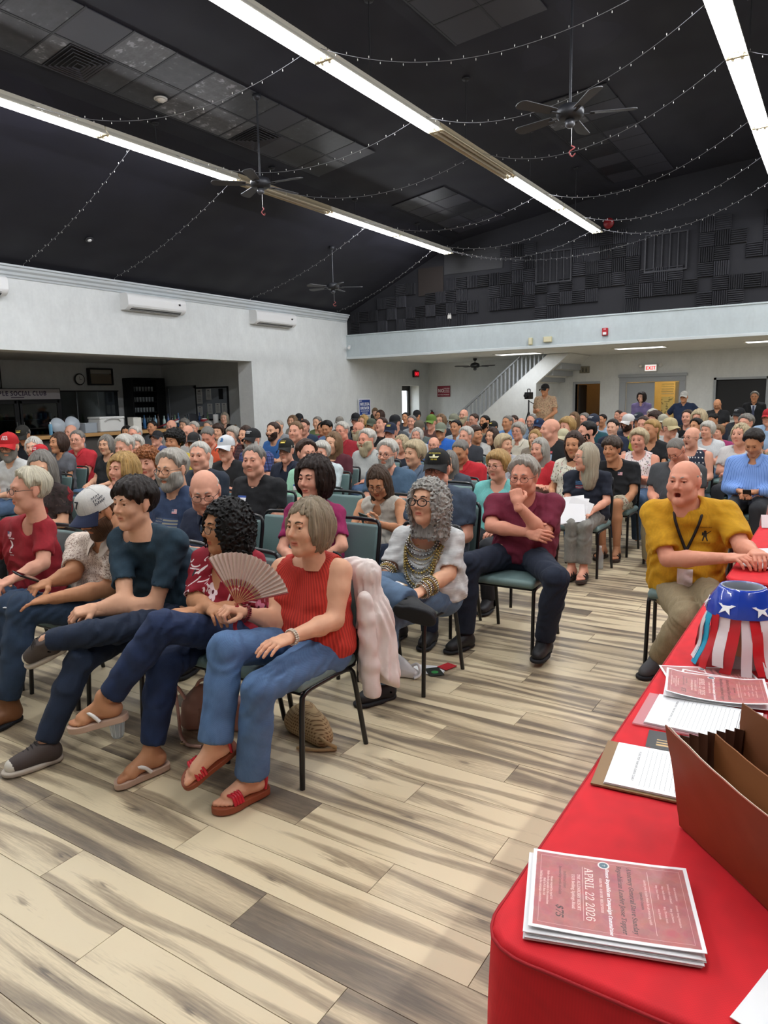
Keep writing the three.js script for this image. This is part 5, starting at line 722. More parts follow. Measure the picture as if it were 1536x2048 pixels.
// ---------- the seated audience ----------
const CROWD = [
{x:-3.5,d:3.3,hc:1.076,s:1.15,f:"broad",h:"bald",c:"#dcd7cc",k:"pink",b:"h",t:"p",q:"#1b2742",l:"person in dark navy polo with glasses low on nose",g:1,collar:1,pitch:16.0,yaw:-8.0},
{x:-5.7,d:3.5,hc:1.121,s:1.15,f:"lady",h:"long",c:"#8f8a82",k:"fair",b:"p",t:"t",q:"#241e1e",l:"person in black blouse with red roses",fab:"rose",yaw:-20.0,pitch:8.0},
{x:-4.69,d:3.54,hc:1.141,s:1.021,f:"woman",h:"bobBig",c:"#c69f62",k:"pink",b:"p",t:"t",q:"#c7b9a6",l:"person in cream top looking left behind the white baseball cap",yaw:-50.0,pitch:-6.0},
{x:-4.14,d:3.55,hc:1.164,s:1.15,f:"broad",h:"combed",c:"#bdb7ab",k:"fair",b:"h",t:"t",q:"#35486a",l:"person in navy tee with faded flag print and name tag",g:1,bd:"short",print:"flag",yaw:-38.0},
{x:-5.09,d:4.1,hc:1.138,s:1.026,f:"lady",h:"curlyShort",c:"#a9683c",k:"pink",b:"p",t:"t",q:"#191a1d",l:"person in black top left of navy flag tee",yaw:-20.0},
{x:-7.73,d:4.39,hc:1.206,s:1.15,f:"lean",h:"receding",c:"#8f8a82",k:"fair",b:"m",t:"t",q:"#d9d9d6",l:"seated person in red cap and white vest at the left edge",g:1,cap:"#c4161c",patch:"maga",bd:"short",yaw:-20.0},
{x:-4.12,d:4.4,hc:1.16,s:1.06,f:"broad",h:"short",c:"#8f8a82",k:"pink",b:"h",t:"t",q:"#15161a",l:"person in black t-shirt with name sticker and outstretched arm",print:"tag",yaw:-24.0},
{x:-2.43,d:4.47,hc:1.147,s:1.033,f:"broad",h:"short",c:"#48342a",k:"pink",b:"h",t:"t",q:"#47566a",l:"large person in black veteran ship cap and slate tee",g:1,cap:"#131210",patch:"ship",yaw:-14.0},
{x:-5.04,d:4.66,hc:1.156,s:1.08,f:"broad",h:"short",c:"#dcd7cc",k:"pink",b:"h",t:"t",q:"#26303f",l:"person in dark navy shirt with glasses pushed up",yaw:-22.0},
{x:-8.086,d:4.96,hc:1.065,s:0.927,f:"man",h:"short",c:"#48342a",k:"fair",b:"s",t:"t",q:"#3a3a40",l:"person in bright red cap hidden behind dark floral blouse",cap:"#d0242c",patch:"maga"},
{x:-8.528,d:5.16,hc:1.138,s:1.039,f:"woman",h:"bob",c:"#dcd7cc",k:"pale",b:"w",t:"t",q:"#17171a",l:"person in black top left of the red polo shirt"},
{x:-4.24,d:5.25,hc:1.15,s:1.039,f:"man",h:"combed",c:"#48342a",k:"pink",b:"m",t:"s",q:"#a9e0c0",l:"person in mint green shirt with name tag behind magenta polo",collar:1,print:"tag",yaw:20.0},
{x:-6.9,d:5.26,hc:1.163,s:1.066,f:"broad",h:"combed",c:"#dcd7cc",k:"pink",b:"h",t:"t",q:"#9aa0a2",l:"person in grey t-shirt with arm stretched sideways on chair back",pitch:12.0},
{x:-8.921,d:5.75,hc:1.151,s:1.12,f:"woman",h:"bob",c:"#48342a",k:"tan",b:"w",t:"t",q:"#6f7076",l:"person in grey top between red cap and red polo shirt",yaw:-55.0},
{x:-2.36,d:5.37,hc:1.093,s:0.935,f:"lady",h:"puffy",c:"#c69f62",k:"pink",b:"p",t:"t",q:"#7fd2cc",l:"person in turquoise blouse and glasses left of maroon polo",g:1,yaw:-32.0},
{x:-9.319,d:6.31,hc:1.146,s:1.15,f:"broad",h:"short",c:"#8f8a82",k:"pink",b:"h",t:"p",q:"#c92a36",l:"large seated person in red polo shirt and glasses below the bar",g:1,collar:1,yaw:-25.0},
{x:-3.55,d:5.57,hc:1.142,s:1.024,f:"lean",h:"combed",c:"#dcd7cc",k:"pink",b:"h",t:"t",q:"#4f6a84",l:"person in slate blue tee and glasses behind phone user",g:1,bd:"stubble",yaw:-25.0},
{x:-5.63,d:5.59,hc:1.149,s:1.037,f:"lean",h:"bald",c:"#dcd7cc",k:"pink",b:"m",t:"t",q:"#17181b",l:"person in white cap and black t-shirt",g:1,cap:"#dfe1e3",patch:"blue"},
{x:-8.11,d:5.9,hc:1.129,s:1.026,f:"lady",h:"bob",c:"#8f8a82",k:"fair",b:"p",t:"t",q:"#1c1d20",l:"person in black top with small sticker right of red polo",yaw:-30.0},
{x:-3.574,d:6.1,hc:1.107,s:0.983,f:"lady",h:"puffy",c:"#d4c09a",k:"fair",b:"p",t:"s",q:"#6b7c92",l:"person in denim jacket facing left",collar:1,yaw:-45.0},
{x:-5.09,d:5.95,hc:1.113,s:0.969,f:"lean",h:"short",c:"#dcd7cc",k:"pink",b:"m",t:"p",q:"#1c2438",l:"person in black veteran cap with gold lettering and navy polo",collar:1,cap:"#15140f",patch:"gold"},
{x:-5.063,d:6.54,hc:1.054,s:0.949,f:"lady",h:"puffy",c:"#dcd7cc",k:"pink",b:"p",t:"s",q:"#d5e2e4",l:"person in pale shirt with hand raised to face"},
{x:-3.411,d:6.53,hc:0.99,s:0.9,f:"lady",h:"long",c:"#8f8a82",k:"fair",b:"w",t:"t",q:"#48505c",l:"person half hidden behind the veteran ship cap"},
{x:-8.219,d:6.46,hc:1.09,s:0.991,f:"lady",h:"puffy",c:"#dcd7cc",k:"pale",b:"w",t:"t",q:"#d8d3cc",l:"person in pale top hidden behind the grey t-shirt"},
{x:-6.99,d:6.06,hc:1.181,s:1.107,f:"woman",h:"curlyShort",c:"#17130f",k:"tan",b:"p",t:"t",q:"#d9bf3f",l:"person in yellow top with glasses below the bar end",yaw:-40.0},
{x:-3.549,d:7.11,hc:1.058,s:1.017,f:"man",h:"short",c:"#8f8a82",k:"tan",b:"h",t:"p",q:"#cf2430",l:"person in red polo with white car logo looking down",collar:1,print:"logo",pitch:25.0},
{x:-10.85,d:6.45,hc:1.193,s:1.137,f:"man",h:"short",c:"#8f8a82",k:"tan",b:"m",t:"t",q:"#20242e",l:"person in dark cap with gold emblem bending toward the bar",cap:"#26241f",patch:"gold",pitch:25.0},
{x:-5.309,d:7.09,hc:1.119,s:1.063,f:"woman",h:"long",c:"#8a6b4d",k:"fair",b:"p",t:"t",q:"#5a1f2c",l:"person in dark maroon top left of red button shirt"},
{x:-6.28,d:6.7,hc:1.165,s:1.072,f:"broad",h:"bald",c:"#dcd7cc",k:"pink",b:"h",t:"t",q:"#4a5f96",l:"person in black slogan cap and red blue striped shirt",g:1,cap:"#141416",patch:"white",bd:"short",fab:"plaid"},
{x:-7.41,d:6.76,hc:1.118,s:0.979,f:"lean",h:"short",c:"#8f8a82",k:"tan",b:"m",t:"p",q:"#d3d0c6",l:"person in black cap and cream shirt left of orange shirt",collar:1,cap:"#2b2a2a"},
{x:-5.187,d:7.65,hc:1.124,s:1.117,f:"broad",h:"combed",c:"#dcd7cc",k:"red",b:"h",t:"t",q:"#c9ccc8",l:"person in pale grey sleeveless shirt with crossed arms",bd:"long"},
{x:-7.716,d:7.35,hc:1.164,s:1.116,f:"broad",h:"short",c:"#8f8a82",k:"red",b:"h",t:"t",q:"#e8603a",l:"person in orange t-shirt looking down",pitch:30.0},
{x:-5.009,d:8.21,hc:1.046,s:0.993,f:"lady",h:"bob",c:"#d4c09a",k:"pink",b:"w",t:"t",q:"#262b38",l:"person in dark top and glasses left of denim jacket",g:1},
{x:-2.31,d:7.15,hc:1.149,s:1.038,f:"woman",h:"long",c:"#48342a",k:"tan",b:"w",t:"t",q:"#d8d3c0",l:"person in cream leafy patterned top left of navy flag tee",fab:"leaf"},
{x:-9.14,d:7.17,hc:1.18,s:1.106,f:"broad",h:"short",c:"#dcd7cc",k:"red",b:"h",t:"p",q:"#8c3a44",l:"person in dusty maroon shirt and glasses beside the bar",g:1,collar:1,yaw:-35.0},
{x:-2.755,d:7.37,hc:1.078,s:0.936,f:"lady",h:"long",c:"#bdb7ab",k:"pink",b:"p",t:"t",q:"#cb2430",l:"person in red top right behind maroon polo"},
{x:-9.35,d:7.76,hc:1.083,s:0.972,f:"lean",h:"short",c:"#dcd7cc",k:"pink",b:"m",t:"s",q:"#4d5a86",l:"person in black cap tilting back by the yellow top",g:1,cap:"#1e1e22",collar:1,pitch:-18.0},
{x:-1.36,d:7.37,hc:1.103,s:0.951,f:"man",h:"crop",c:"#8f8a82",k:"red",b:"h",t:"t",q:"#4c4f52",l:"person in charcoal tee bending over a writing pad",g:1,pitch:38.0,yaw:-25.0},
{x:-7.572,d:7.93,hc:1.148,s:1.091,f:"woman",h:"long",c:"#48342a",k:"fair",b:"p",t:"t",q:"#5b4a4a",l:"person in patterned top left of black slogan cap",fab:"plaid"},
{x:-11.32,d:7.55,hc:1.181,s:1.108,f:"man",h:"bald",c:"#bdb7ab",k:"pink",b:"m",t:"t",q:"#8a8f96",l:"person in grey shirt in front of the white cooler"},
{x:-4.829,d:8.79,hc:0.998,s:0.925,f:"broad",h:"bald",c:"#8f8a82",k:"pink",b:"m",t:"t",q:"#3d6aa8",l:"person in glasses right behind the veteran ship cap",g:1},
{x:-3.31,d:7.72,hc:1.094,s:0.936,f:"lady",h:"puffy",c:"#d4c09a",k:"fair",b:"p",t:"t",q:"#c5cad0",l:"person turned away with pale patterned shirt before cream jacket",yaw:150.0},
{x:-8.016,d:8.11,hc:1.133,s:1.048,f:"lady",h:"puffy",c:"#bdb7ab",k:"pale",b:"p",t:"t",q:"#7d3a34",l:"person in dark patterned blouse beside white cap",fab:"plaid"},
{x:-5.465,d:8.57,hc:1.001,s:0.9,f:"man",h:"bald",c:"#dcd7cc",k:"red",b:"m",t:"t",q:"#c42a30",l:"person in red shirt hidden behind glasses and slate tee"},
{x:-9.25,d:8.32,hc:1.151,s:1.088,f:"lean",h:"bald",c:"#dcd7cc",k:"pink",b:"m",t:"t",q:"#dcd8d0",l:"person in white shirt and glasses below paper towel roll",g:1},
{x:-0.76,d:8.04,hc:1.143,s:1.026,f:"man",h:"combed",c:"#2a211c",k:"tan",b:"h",t:"s",q:"#8fb0e0",l:"person in blue striped shirt looking at a phone",fab:"stripe",collar:1,pitch:32.0,yaw:-14.0,hands:"phone"},
{x:-6.71,d:8.07,hc:1.207,s:1.15,f:"broad",h:"short",c:"#8a6b4d",k:"pink",b:"h",t:"p",q:"#1d2026",l:"big person in black polo shirt behind the veteran cap",collar:1},
{x:-4.592,d:9.31,hc:1.09,s:1.067,f:"man",h:"combed",c:"#dcd7cc",k:"pink",b:"m",t:"t",q:"#3a3d44",l:"person in charcoal jacket right behind red polo with logo"},
{x:-7.513,d:8.49,hc:1.181,s:1.15,f:"man",h:"short",c:"#48342a",k:"fair",b:"m",t:"t",q:"#3f76bb",l:"person in royal blue t-shirt by the grey wall",bd:"short"},
{x:-1.94,d:8.29,hc:1.131,s:1.003,f:"lady",h:"puffy",c:"#d4c09a",k:"red",b:"p",t:"n",q:"#e6d8d4",l:"person in white floral top with hand at mouth",fab:"leaf"},
{x:-11.06,d:8.5,hc:1.135,s:1.011,f:"woman",h:"bob",c:"#17130f",k:"tan",b:"w",t:"t",q:"#2a2a2e",l:"person half hidden behind the dusty maroon shirt"},
{x:-4.661,d:9.79,hc:1.093,s:1.065,f:"woman",h:"pixie",c:"#48342a",k:"tan",b:"w",t:"t",q:"#dfe0dc",l:"person in white top with overall straps facing right",yaw:60.0},
{x:-9.137,d:8.9,hc:1.148,s:1.07,f:"woman",h:"pixie",c:"#48342a",k:"fair",b:"w",t:"t",q:"#6a5648",l:"person in brown top right behind orange shirt"},
{x:-4.457,d:9.92,hc:1.058,s:1.006,f:"woman",h:"long",c:"#48342a",k:"fair",b:"w",t:"t",q:"#a4252f",l:"person in red top leaning left behind turquoise blouse",yaw:-40.0},
{x:-6.4,d:8.78,hc:1.175,s:1.093,f:"broad",h:"combed",c:"#dcd7cc",k:"red",b:"h",t:"s",q:"#a3222e",l:"person in red button shirt in front of the wall",g:1,bd:"goatee",collar:1},
{x:-2.71,d:8.89,hc:1.184,s:1.115,f:"man",h:"short",c:"#17130f",k:"pink",b:"m",t:"t",q:"#1c2233",l:"person in navy tee turned in profile to the left",yaw:-60.0,bd:"stubble"},
{x:-5.761,d:9.14,hc:1.147,s:1.061,f:"lean",h:"short",c:"#8f8a82",k:"pink",b:"m",t:"t",q:"#5d6570",l:"person in navy cap and glasses below the laughing person",g:1,cap:"#1d2740",patch:"gold"},
{x:-3.19,d:8.9,hc:1.218,s:1.15,f:"broad",h:"none",c:"#dcd7cc",k:"pink",b:"h",t:"t",q:"#15171a",l:"large person in black printed tee looking left",bd:"goatee",yaw:-70.0,print:"band"},
{x:-3.613,d:9.48,hc:1.064,s:0.944,f:"woman",h:"long",c:"#c69f62",k:"fair",b:"w",t:"t",q:"#9a8d7c",l:"person in tan top directly above the maroon polo shirt"},
{x:-5.621,d:9.69,hc:1.073,s:0.98,f:"lady",h:"bob",c:"#dcd7cc",k:"pink",b:"w",t:"t",q:"#c7cbd0",l:"person in pale top above the denim jacket"},
{x:-1.51,d:9.01,hc:1.13,s:0.999,f:"lean",h:"bald",c:"#dcd7cc",k:"pink",b:"m",t:"n",q:"#d4cfc8",l:"person in white sleeveless flag top with mouth open",g:1,mouth:"open",fab:"flag"},
{x:-3.402,d:10.03,hc:1.043,s:0.944,f:"man",h:"short",c:"#8f8a82",k:"tan",b:"m",t:"t",q:"#c9bfa0",l:"person in cream cap hidden behind patterned top",cap:"#d6cda8"},
{x:-1.03,d:9.31,hc:1.154,s:1.047,f:"lady",h:"bob",c:"#d4c09a",k:"pink",b:"p",t:"t",q:"#e4e1de",l:"person in white t-shirt left of blue striped shirt"},
{x:-10.91,d:9.41,hc:1.196,s:1.144,f:"man",h:"bald",c:"#dcd7cc",k:"pink",b:"m",t:"t",q:"#c9c3bb",l:"person with glasses just behind the black tilted cap",g:1},
{x:-5.505,d:10.26,hc:1.109,s:1.029,f:"man",h:"short",c:"#8f8a82",k:"tan",b:"h",t:"p",q:"#2b6fd0",l:"person in bright blue shirt and camouflage cap",collar:1,cap:"#8a917c"},
{x:-4.266,d:10.48,hc:1.107,s:1.037,f:"lady",h:"puffy",c:"#bdb7ab",k:"pink",b:"p",t:"s",q:"#e6e0cc",l:"person in cream jacket and glasses",collar:1,g:1},
{x:-2.12,d:9.71,hc:1.18,s:1.106,f:"woman",h:"tied",c:"#c69f62",k:"tan",b:"w",t:"v",q:"#17181b",l:"person in black v-neck top"},
{x:-11.84,d:9.72,hc:1.168,s:1.078,f:"man",h:"short",c:"#2a211c",k:"tan",b:"m",t:"t",q:"#73777c",l:"person in grey shirt leaning at the bar front"},
{x:-6.77,d:9.75,hc:1.157,s:1.054,f:"lean",h:"bald",c:"#8f8a82",k:"red",b:"h",t:"t",q:"#26292f",l:"person in dark tee with amber glasses behind the white shirt",g:1,bd:"long"},
{x:-10.905,d:9.97,hc:1.142,s:1.04,f:"man",h:"combed",c:"#dcd7cc",k:"pink",b:"m",t:"t",q:"#b7b9ba",l:"person in light grey behind the white shirt and glasses",g:1},
{x:-3.534,d:10.59,hc:1.168,s:1.145,f:"lady",h:"puffy",c:"#c69f62",k:"pink",b:"p",t:"s",q:"#e6dfca",l:"person in cream jacket between black tee and dark tee"},
{x:-7.65,d:10.09,hc:1.153,s:1.047,f:"man",h:"combed",c:"#17130f",k:"tan",b:"m",t:"s",q:"#7f9cc6",l:"person in light blue shirt looking down beside pink top",collar:1,pitch:20.0},
{x:-8.29,d:10.22,hc:1.171,s:1.085,f:"man",h:"short",c:"#48342a",k:"pink",b:"m",t:"t",q:"#31445e",l:"person in blue jacket right of big black polo"},
{x:-5.95,d:10.34,hc:1.142,s:1.024,f:"lean",h:"short",c:"#8f8a82",k:"tan",b:"m",t:"t",q:"#6f7d78",l:"person in brown cap and grey green tee",cap:"#6e6354",bd:"short",pitch:15.0},
{x:-11.096,d:10.53,hc:1.146,s:1.043,f:"man",h:"short",c:"#8f8a82",k:"fair",b:"m",t:"t",q:"#50545c",l:"person in slate shirt behind the orange shirt"},
{x:-8.318,d:10.79,hc:1.118,s:1.011,f:"woman",h:"bob",c:"#17130f",k:"tan",b:"w",t:"t",q:"#a8366e",l:"person in pink top beside the light blue shirt"},
{x:-9.11,d:10.45,hc:1.158,s:1.056,f:"man",h:"receding",c:"#bdb7ab",k:"fair",b:"m",t:"t",q:"#9ea2a6",l:"person in grey shirt behind the royal blue shirt"},
{x:-2.05,d:10.54,hc:1.162,s:1.065,f:"lean",h:"short",c:"#8f8a82",k:"pink",b:"m",t:"t",q:"#d9dad8",l:"person in tan cap and white shirt",g:1,cap:"#c8b78a",yaw:40.0},
{x:-11.86,d:10.58,hc:1.172,s:1.087,f:"lady",h:"puffy",c:"#8f8a82",k:"fair",b:"w",t:"t",q:"#4c4e54",l:"person in charcoal beside the paper towel roll"},
{x:-6.93,d:10.69,hc:1.191,s:1.132,f:"broad",h:"short",c:"#48342a",k:"pink",b:"h",t:"t",q:"#191a1d",l:"person in black t-shirt laughing with head back",pitch:-18.0,mouth:"open"},
{x:-5.571,d:10.92,hc:1.143,s:1.037,f:"man",h:"short",c:"#17130f",k:"tan",b:"m",t:"s",q:"#c3cfd6",l:"person in pale shirt behind the red polo with logo",collar:1},
{x:-1.656,d:11.09,hc:1.111,s:0.968,f:"lady",h:"puffy",c:"#dcd7cc",k:"pink",b:"p",t:"t",q:"#dfe2e4",l:"person in white top beside magenta sleeve"},
{x:-2.98,d:11.06,hc:1.148,s:1.036,f:"man",h:"short",c:"#2a211c",k:"pale",b:"s",t:"t",q:"#1d2740",l:"person in navy tee just left of neon yellow vest"},
{x:-6.989,d:11.25,hc:1.195,s:1.15,f:"man",h:"short",c:"#8f8a82",k:"pink",b:"m",t:"t",q:"#55595f",l:"person in black cap facing sideways before the glass door",cap:"#17171a"},
{x:-2.663,d:11.62,hc:1.163,s:1.099,f:"man",h:"short",c:"#48342a",k:"pink",b:"m",t:"t",q:"#d8e63a",l:"person in neon yellow vest"},
{x:-1.591,d:11.65,hc:1.055,s:0.9,f:"lady",h:"pixie",c:"#8a6b4d",k:"pink",b:"p",t:"t",q:"#a8326c",l:"person in magenta top half hidden right of white top"},
{x:-4.36,d:11.62,hc:1.134,s:1.008,f:"man",h:"short",c:"#8f8a82",k:"tan",b:"m",t:"t",q:"#5c6f86",l:"person in navy cap left of large black printed tee",cap:"#223052",patch:"blue"},
{x:-1.285,d:12.21,hc:1.166,s:1.121,f:"man",h:"thick",c:"#8f8a82",k:"pink",b:"m",t:"t",q:"#6c6f74",l:"person in grey behind the white tee on the right",g:1},
{x:-3.47,d:11.7,hc:1.183,s:1.111,f:"lean",h:"short",c:"#8f8a82",k:"pink",b:"m",t:"t",q:"#1f5560",l:"person in navy white cap and teal tee",cap:"#232c40",patch:"white"},
{x:-7.87,d:11.78,hc:1.133,s:1.007,f:"man",h:"short",c:"#48342a",k:"tan",b:"m",t:"t",q:"#474f3e",l:"person in camouflage cap right of the campaign sign",cap:"#5d6453"},
{x:-1.993,d:12.21,hc:1.117,s:0.993,f:"man",h:"combed",c:"#17130f",k:"tan",b:"m",t:"t",q:"#1b1d22",l:"person in black shirt behind white flag top"},
{x:-9.43,d:12.06,hc:1.17,s:1.082,f:"man",h:"short",c:"#8f8a82",k:"fair",b:"m",t:"t",q:"#7b8f5e",l:"person in green shirt seated against the grey wall"},
{x:-6.71,d:12.12,hc:1.18,s:1.105,f:"man",h:"short",c:"#8f8a82",k:"pink",b:"m",t:"t",q:"#6a4a44",l:"person in lime green cap",cap:"#6f8f3a"},
{x:-5.17,d:12.19,hc:1.17,s:1.082,f:"man",h:"short",c:"#8f8a82",k:"tan",b:"m",t:"s",q:"#6fa0dc",l:"person in sky blue shirt in front of stair wall",collar:1},
{x:-10.33,d:12.32,hc:1.191,s:1.132,f:"woman",h:"bob",c:"#8a6b4d",k:"fair",b:"w",t:"t",q:"#b8b2a6",l:"person in pale top behind big black polo, leftmost back seat"},
{x:-3.08,d:12.36,hc:1.165,s:1.072,f:"broad",h:"short",c:"#48342a",k:"pink",b:"h",t:"t",q:"#20283a",l:"person in white cap with hand on chin",cap:"#e8e4e0",bd:"short"},
{x:-6.804,d:12.68,hc:1.189,s:1.135,f:"woman",h:"bob",c:"#8a6b4d",k:"fair",b:"w",t:"t",q:"#30333a",l:"person in dark top and glasses right of the lime cap",g:1},
{x:-7.44,d:12.62,hc:1.17,s:1.083,f:"man",h:"short",c:"#8f8a82",k:"pink",b:"m",t:"t",q:"#b8bcc0",l:"person in light shirt below the glass door"},
{x:-5.65,d:12.63,hc:1.066,s:0.9,f:"man",h:"short",c:"#48342a",k:"tan",b:"m",t:"t",q:"#3b3f46",l:"person in black and yellow cap in front of stairs",cap:"#26261f",patch:"gold"},
{x:-4.921,d:12.74,hc:1.176,s:1.102,f:"lean",h:"receding",c:"#8f8a82",k:"pink",b:"m",t:"s",q:"#a9bccd",l:"person in pale blue shirt and glasses left of navy cap",g:1,collar:1,bd:"stubble"},
{x:-9.34,d:12.73,hc:1.143,s:1.026,f:"man",h:"short",c:"#8f8a82",k:"pink",b:"m",t:"t",q:"#565a60",l:"person in tan cap against wall behind the red button shirt",cap:"#8c867c"},
{x:-8.71,d:12.74,hc:1.176,s:1.095,f:"woman",h:"long",c:"#c69f62",k:"fair",b:"w",t:"t",q:"#8d8578",l:"person in tan top below the campaign sign"},
{x:-6.093,d:13.21,hc:1.148,s:1.072,f:"man",h:"short",c:"#17130f",k:"tan",b:"m",t:"t",q:"#a79a80",l:"person in tan jacket at the stair foot",bd:"short"},
{x:-9.318,d:13.32,hc:1.188,s:1.15,f:"man",h:"short",c:"#8f8a82",k:"pink",b:"m",t:"t",q:"#1e1f23",l:"person in black cap and black jacket below campaign sign",cap:"#1b1b1d"},
{x:-2.66,d:13.07,hc:1.146,s:1.032,f:"man",h:"short",c:"#dcd7cc",k:"pink",b:"m",t:"t",q:"#d8d8d6",l:"person in grey khaki cap left of the tan cap",cap:"#b9b49f"},
{x:-6.802,d:13.24,hc:1.168,s:1.086,f:"man",h:"short",c:"#8f8a82",k:"tan",b:"m",t:"t",q:"#d4d6d4",l:"person in white shirt and camouflage cap by the stairs",cap:"#8e8f7a"},
{x:-2.927,d:13.65,hc:1.177,s:1.13,f:"woman",h:"curlyShort",c:"#48342a",k:"pink",b:"p",t:"s",q:"#c06a8c",l:"person in pink plaid shirt near the bright door gap",fab:"plaid",yaw:-50.0},
{x:-2.13,d:13.3,hc:1.206,s:1.15,f:"woman",h:"bobBig",c:"#d4c09a",k:"pink",b:"w",t:"t",q:"#8fb6bc",l:"person in aqua top left of bent navy tee"},
{x:-11.03,d:13.4,hc:1.187,s:1.121,f:"man",h:"short",c:"#17130f",k:"tan",b:"m",t:"t",q:"#33353c",l:"person in black cap at wall above the big black polo",cap:"#1a1a1c"},
{x:-5.52,d:13.7,hc:1.1,s:0.946,f:"man",h:"bald",c:"#dcd7cc",k:"red",b:"m",t:"t",q:"#9aa4b0",l:"person in blue grey shirt left of the navy cap"},
{x:-6.61,d:13.79,hc:1.168,s:1.078,f:"man",h:"short",c:"#48342a",k:"pink",b:"m",t:"t",q:"#9a7f92",l:"person in mauve shirt by the lower stairs",g:1},
{x:-4.5,d:13.89,hc:1.172,s:1.086,f:"woman",h:"long",c:"#8a6b4d",k:"fair",b:"w",t:"t",q:"#6d6258",l:"person below the passage doorway, left one"},
{x:-4.471,d:14.46,hc:1.152,s:1.082,f:"man",h:"short",c:"#8f8a82",k:"pink",b:"m",t:"t",q:"#4b525a",l:"person in slate shirt below the passage doorway"},
{x:-2.43,d:13.96,hc:1.202,s:1.15,f:"man",h:"short",c:"#48342a",k:"pink",b:"m",t:"t",q:"#191a1e",l:"person in black tee below the standing navy polo"},
{x:-1.15,d:14.29,hc:1.188,s:1.124,f:"broad",h:"short",c:"#8f8a82",k:"pink",b:"h",t:"s",q:"#a9c4e2",l:"person in red cap and light blue shirt at right edge",collar:1,cap:"#c2222c",yaw:-20.0},
{x:-5.94,d:14.33,hc:1.127,s:0.994,f:"man",h:"short",c:"#48342a",k:"pink",b:"m",t:"t",q:"#8c8f94",l:"person half hidden behind the sky blue shirt"},
{x:-7.17,d:14.44,hc:1.245,s:1.15,f:"lean",h:"bald",c:"#8f8a82",k:"pink",b:"m",t:"t",q:"#a8745c",l:"person in rust shirt at foot of the stairs",bd:"long"},
{x:-2.09,d:14.7,hc:1.13,s:1.0,f:"man",h:"short",c:"#17130f",k:"tan",b:"m",t:"t",q:"#1f2738",l:"person in navy tee bending in front of serving hatch",pitch:25.0},
{x:-3.48,d:14.78,hc:1.139,s:1.017,f:"man",h:"short",c:"#8f8a82",k:"tan",b:"m",t:"t",q:"#2e3238",l:"person in navy cap with white front below purple shirt",cap:"#27303f",patch:"white"},
{x:-4.29,d:15.1,hc:1.119,s:0.979,f:"man",h:"short",c:"#2a211c",k:"tan",b:"m",t:"t",q:"#b5cfe4",l:"person in light blue shirt in front of double doors"},
{x:-3.344,d:15.35,hc:1.18,s:1.118,f:"lady",h:"puffy",c:"#dcd7cc",k:"pink",b:"w",t:"t",q:"#9a9da2",l:"person in grey beside the bright door gap"},
{x:-10.16,d:15.62,hc:1.222,s:1.15,f:"woman",h:"bob",c:"#48342a",k:"tan",b:"w",t:"t",q:"#3d3d42",l:"person with glasses in front of the leaning jacket",g:1},
{x:-9.39,d:15.63,hc:1.168,s:1.077,f:"man",h:"short",c:"#17130f",k:"tan",b:"m",t:"t",q:"#4a4e55",l:"person at the foot of the glass door, left one"},
{x:-1.8,d:15.84,hc:1.178,s:1.101,f:"man",h:"short",c:"#48342a",k:"pink",b:"m",t:"t",q:"#34373d",l:"person in black cap below the suited person",cap:"#1c1d20",patch:"white"},
{x:-4.08,d:15.99,hc:1.14,s:1.02,f:"man",h:"bald",c:"#dcd7cc",k:"red",b:"m",t:"t",q:"#6c7076",l:"person in grey shirt at back below double doors"},
{x:-9.47,d:16.33,hc:1.184,s:1.115,f:"man",h:"short",c:"#17130f",k:"tan",b:"m",t:"t",q:"#2c2e33",l:"person in black cap right of the glass door",cap:"#18181a"},
{x:-4.59,d:17.5,hc:1.139,s:1.018,f:"man",h:"short",c:"#48342a",k:"pink",b:"m",t:"t",q:"#55585e",l:"person at the back below double door frame, left one"}];
const chairSpots = [];
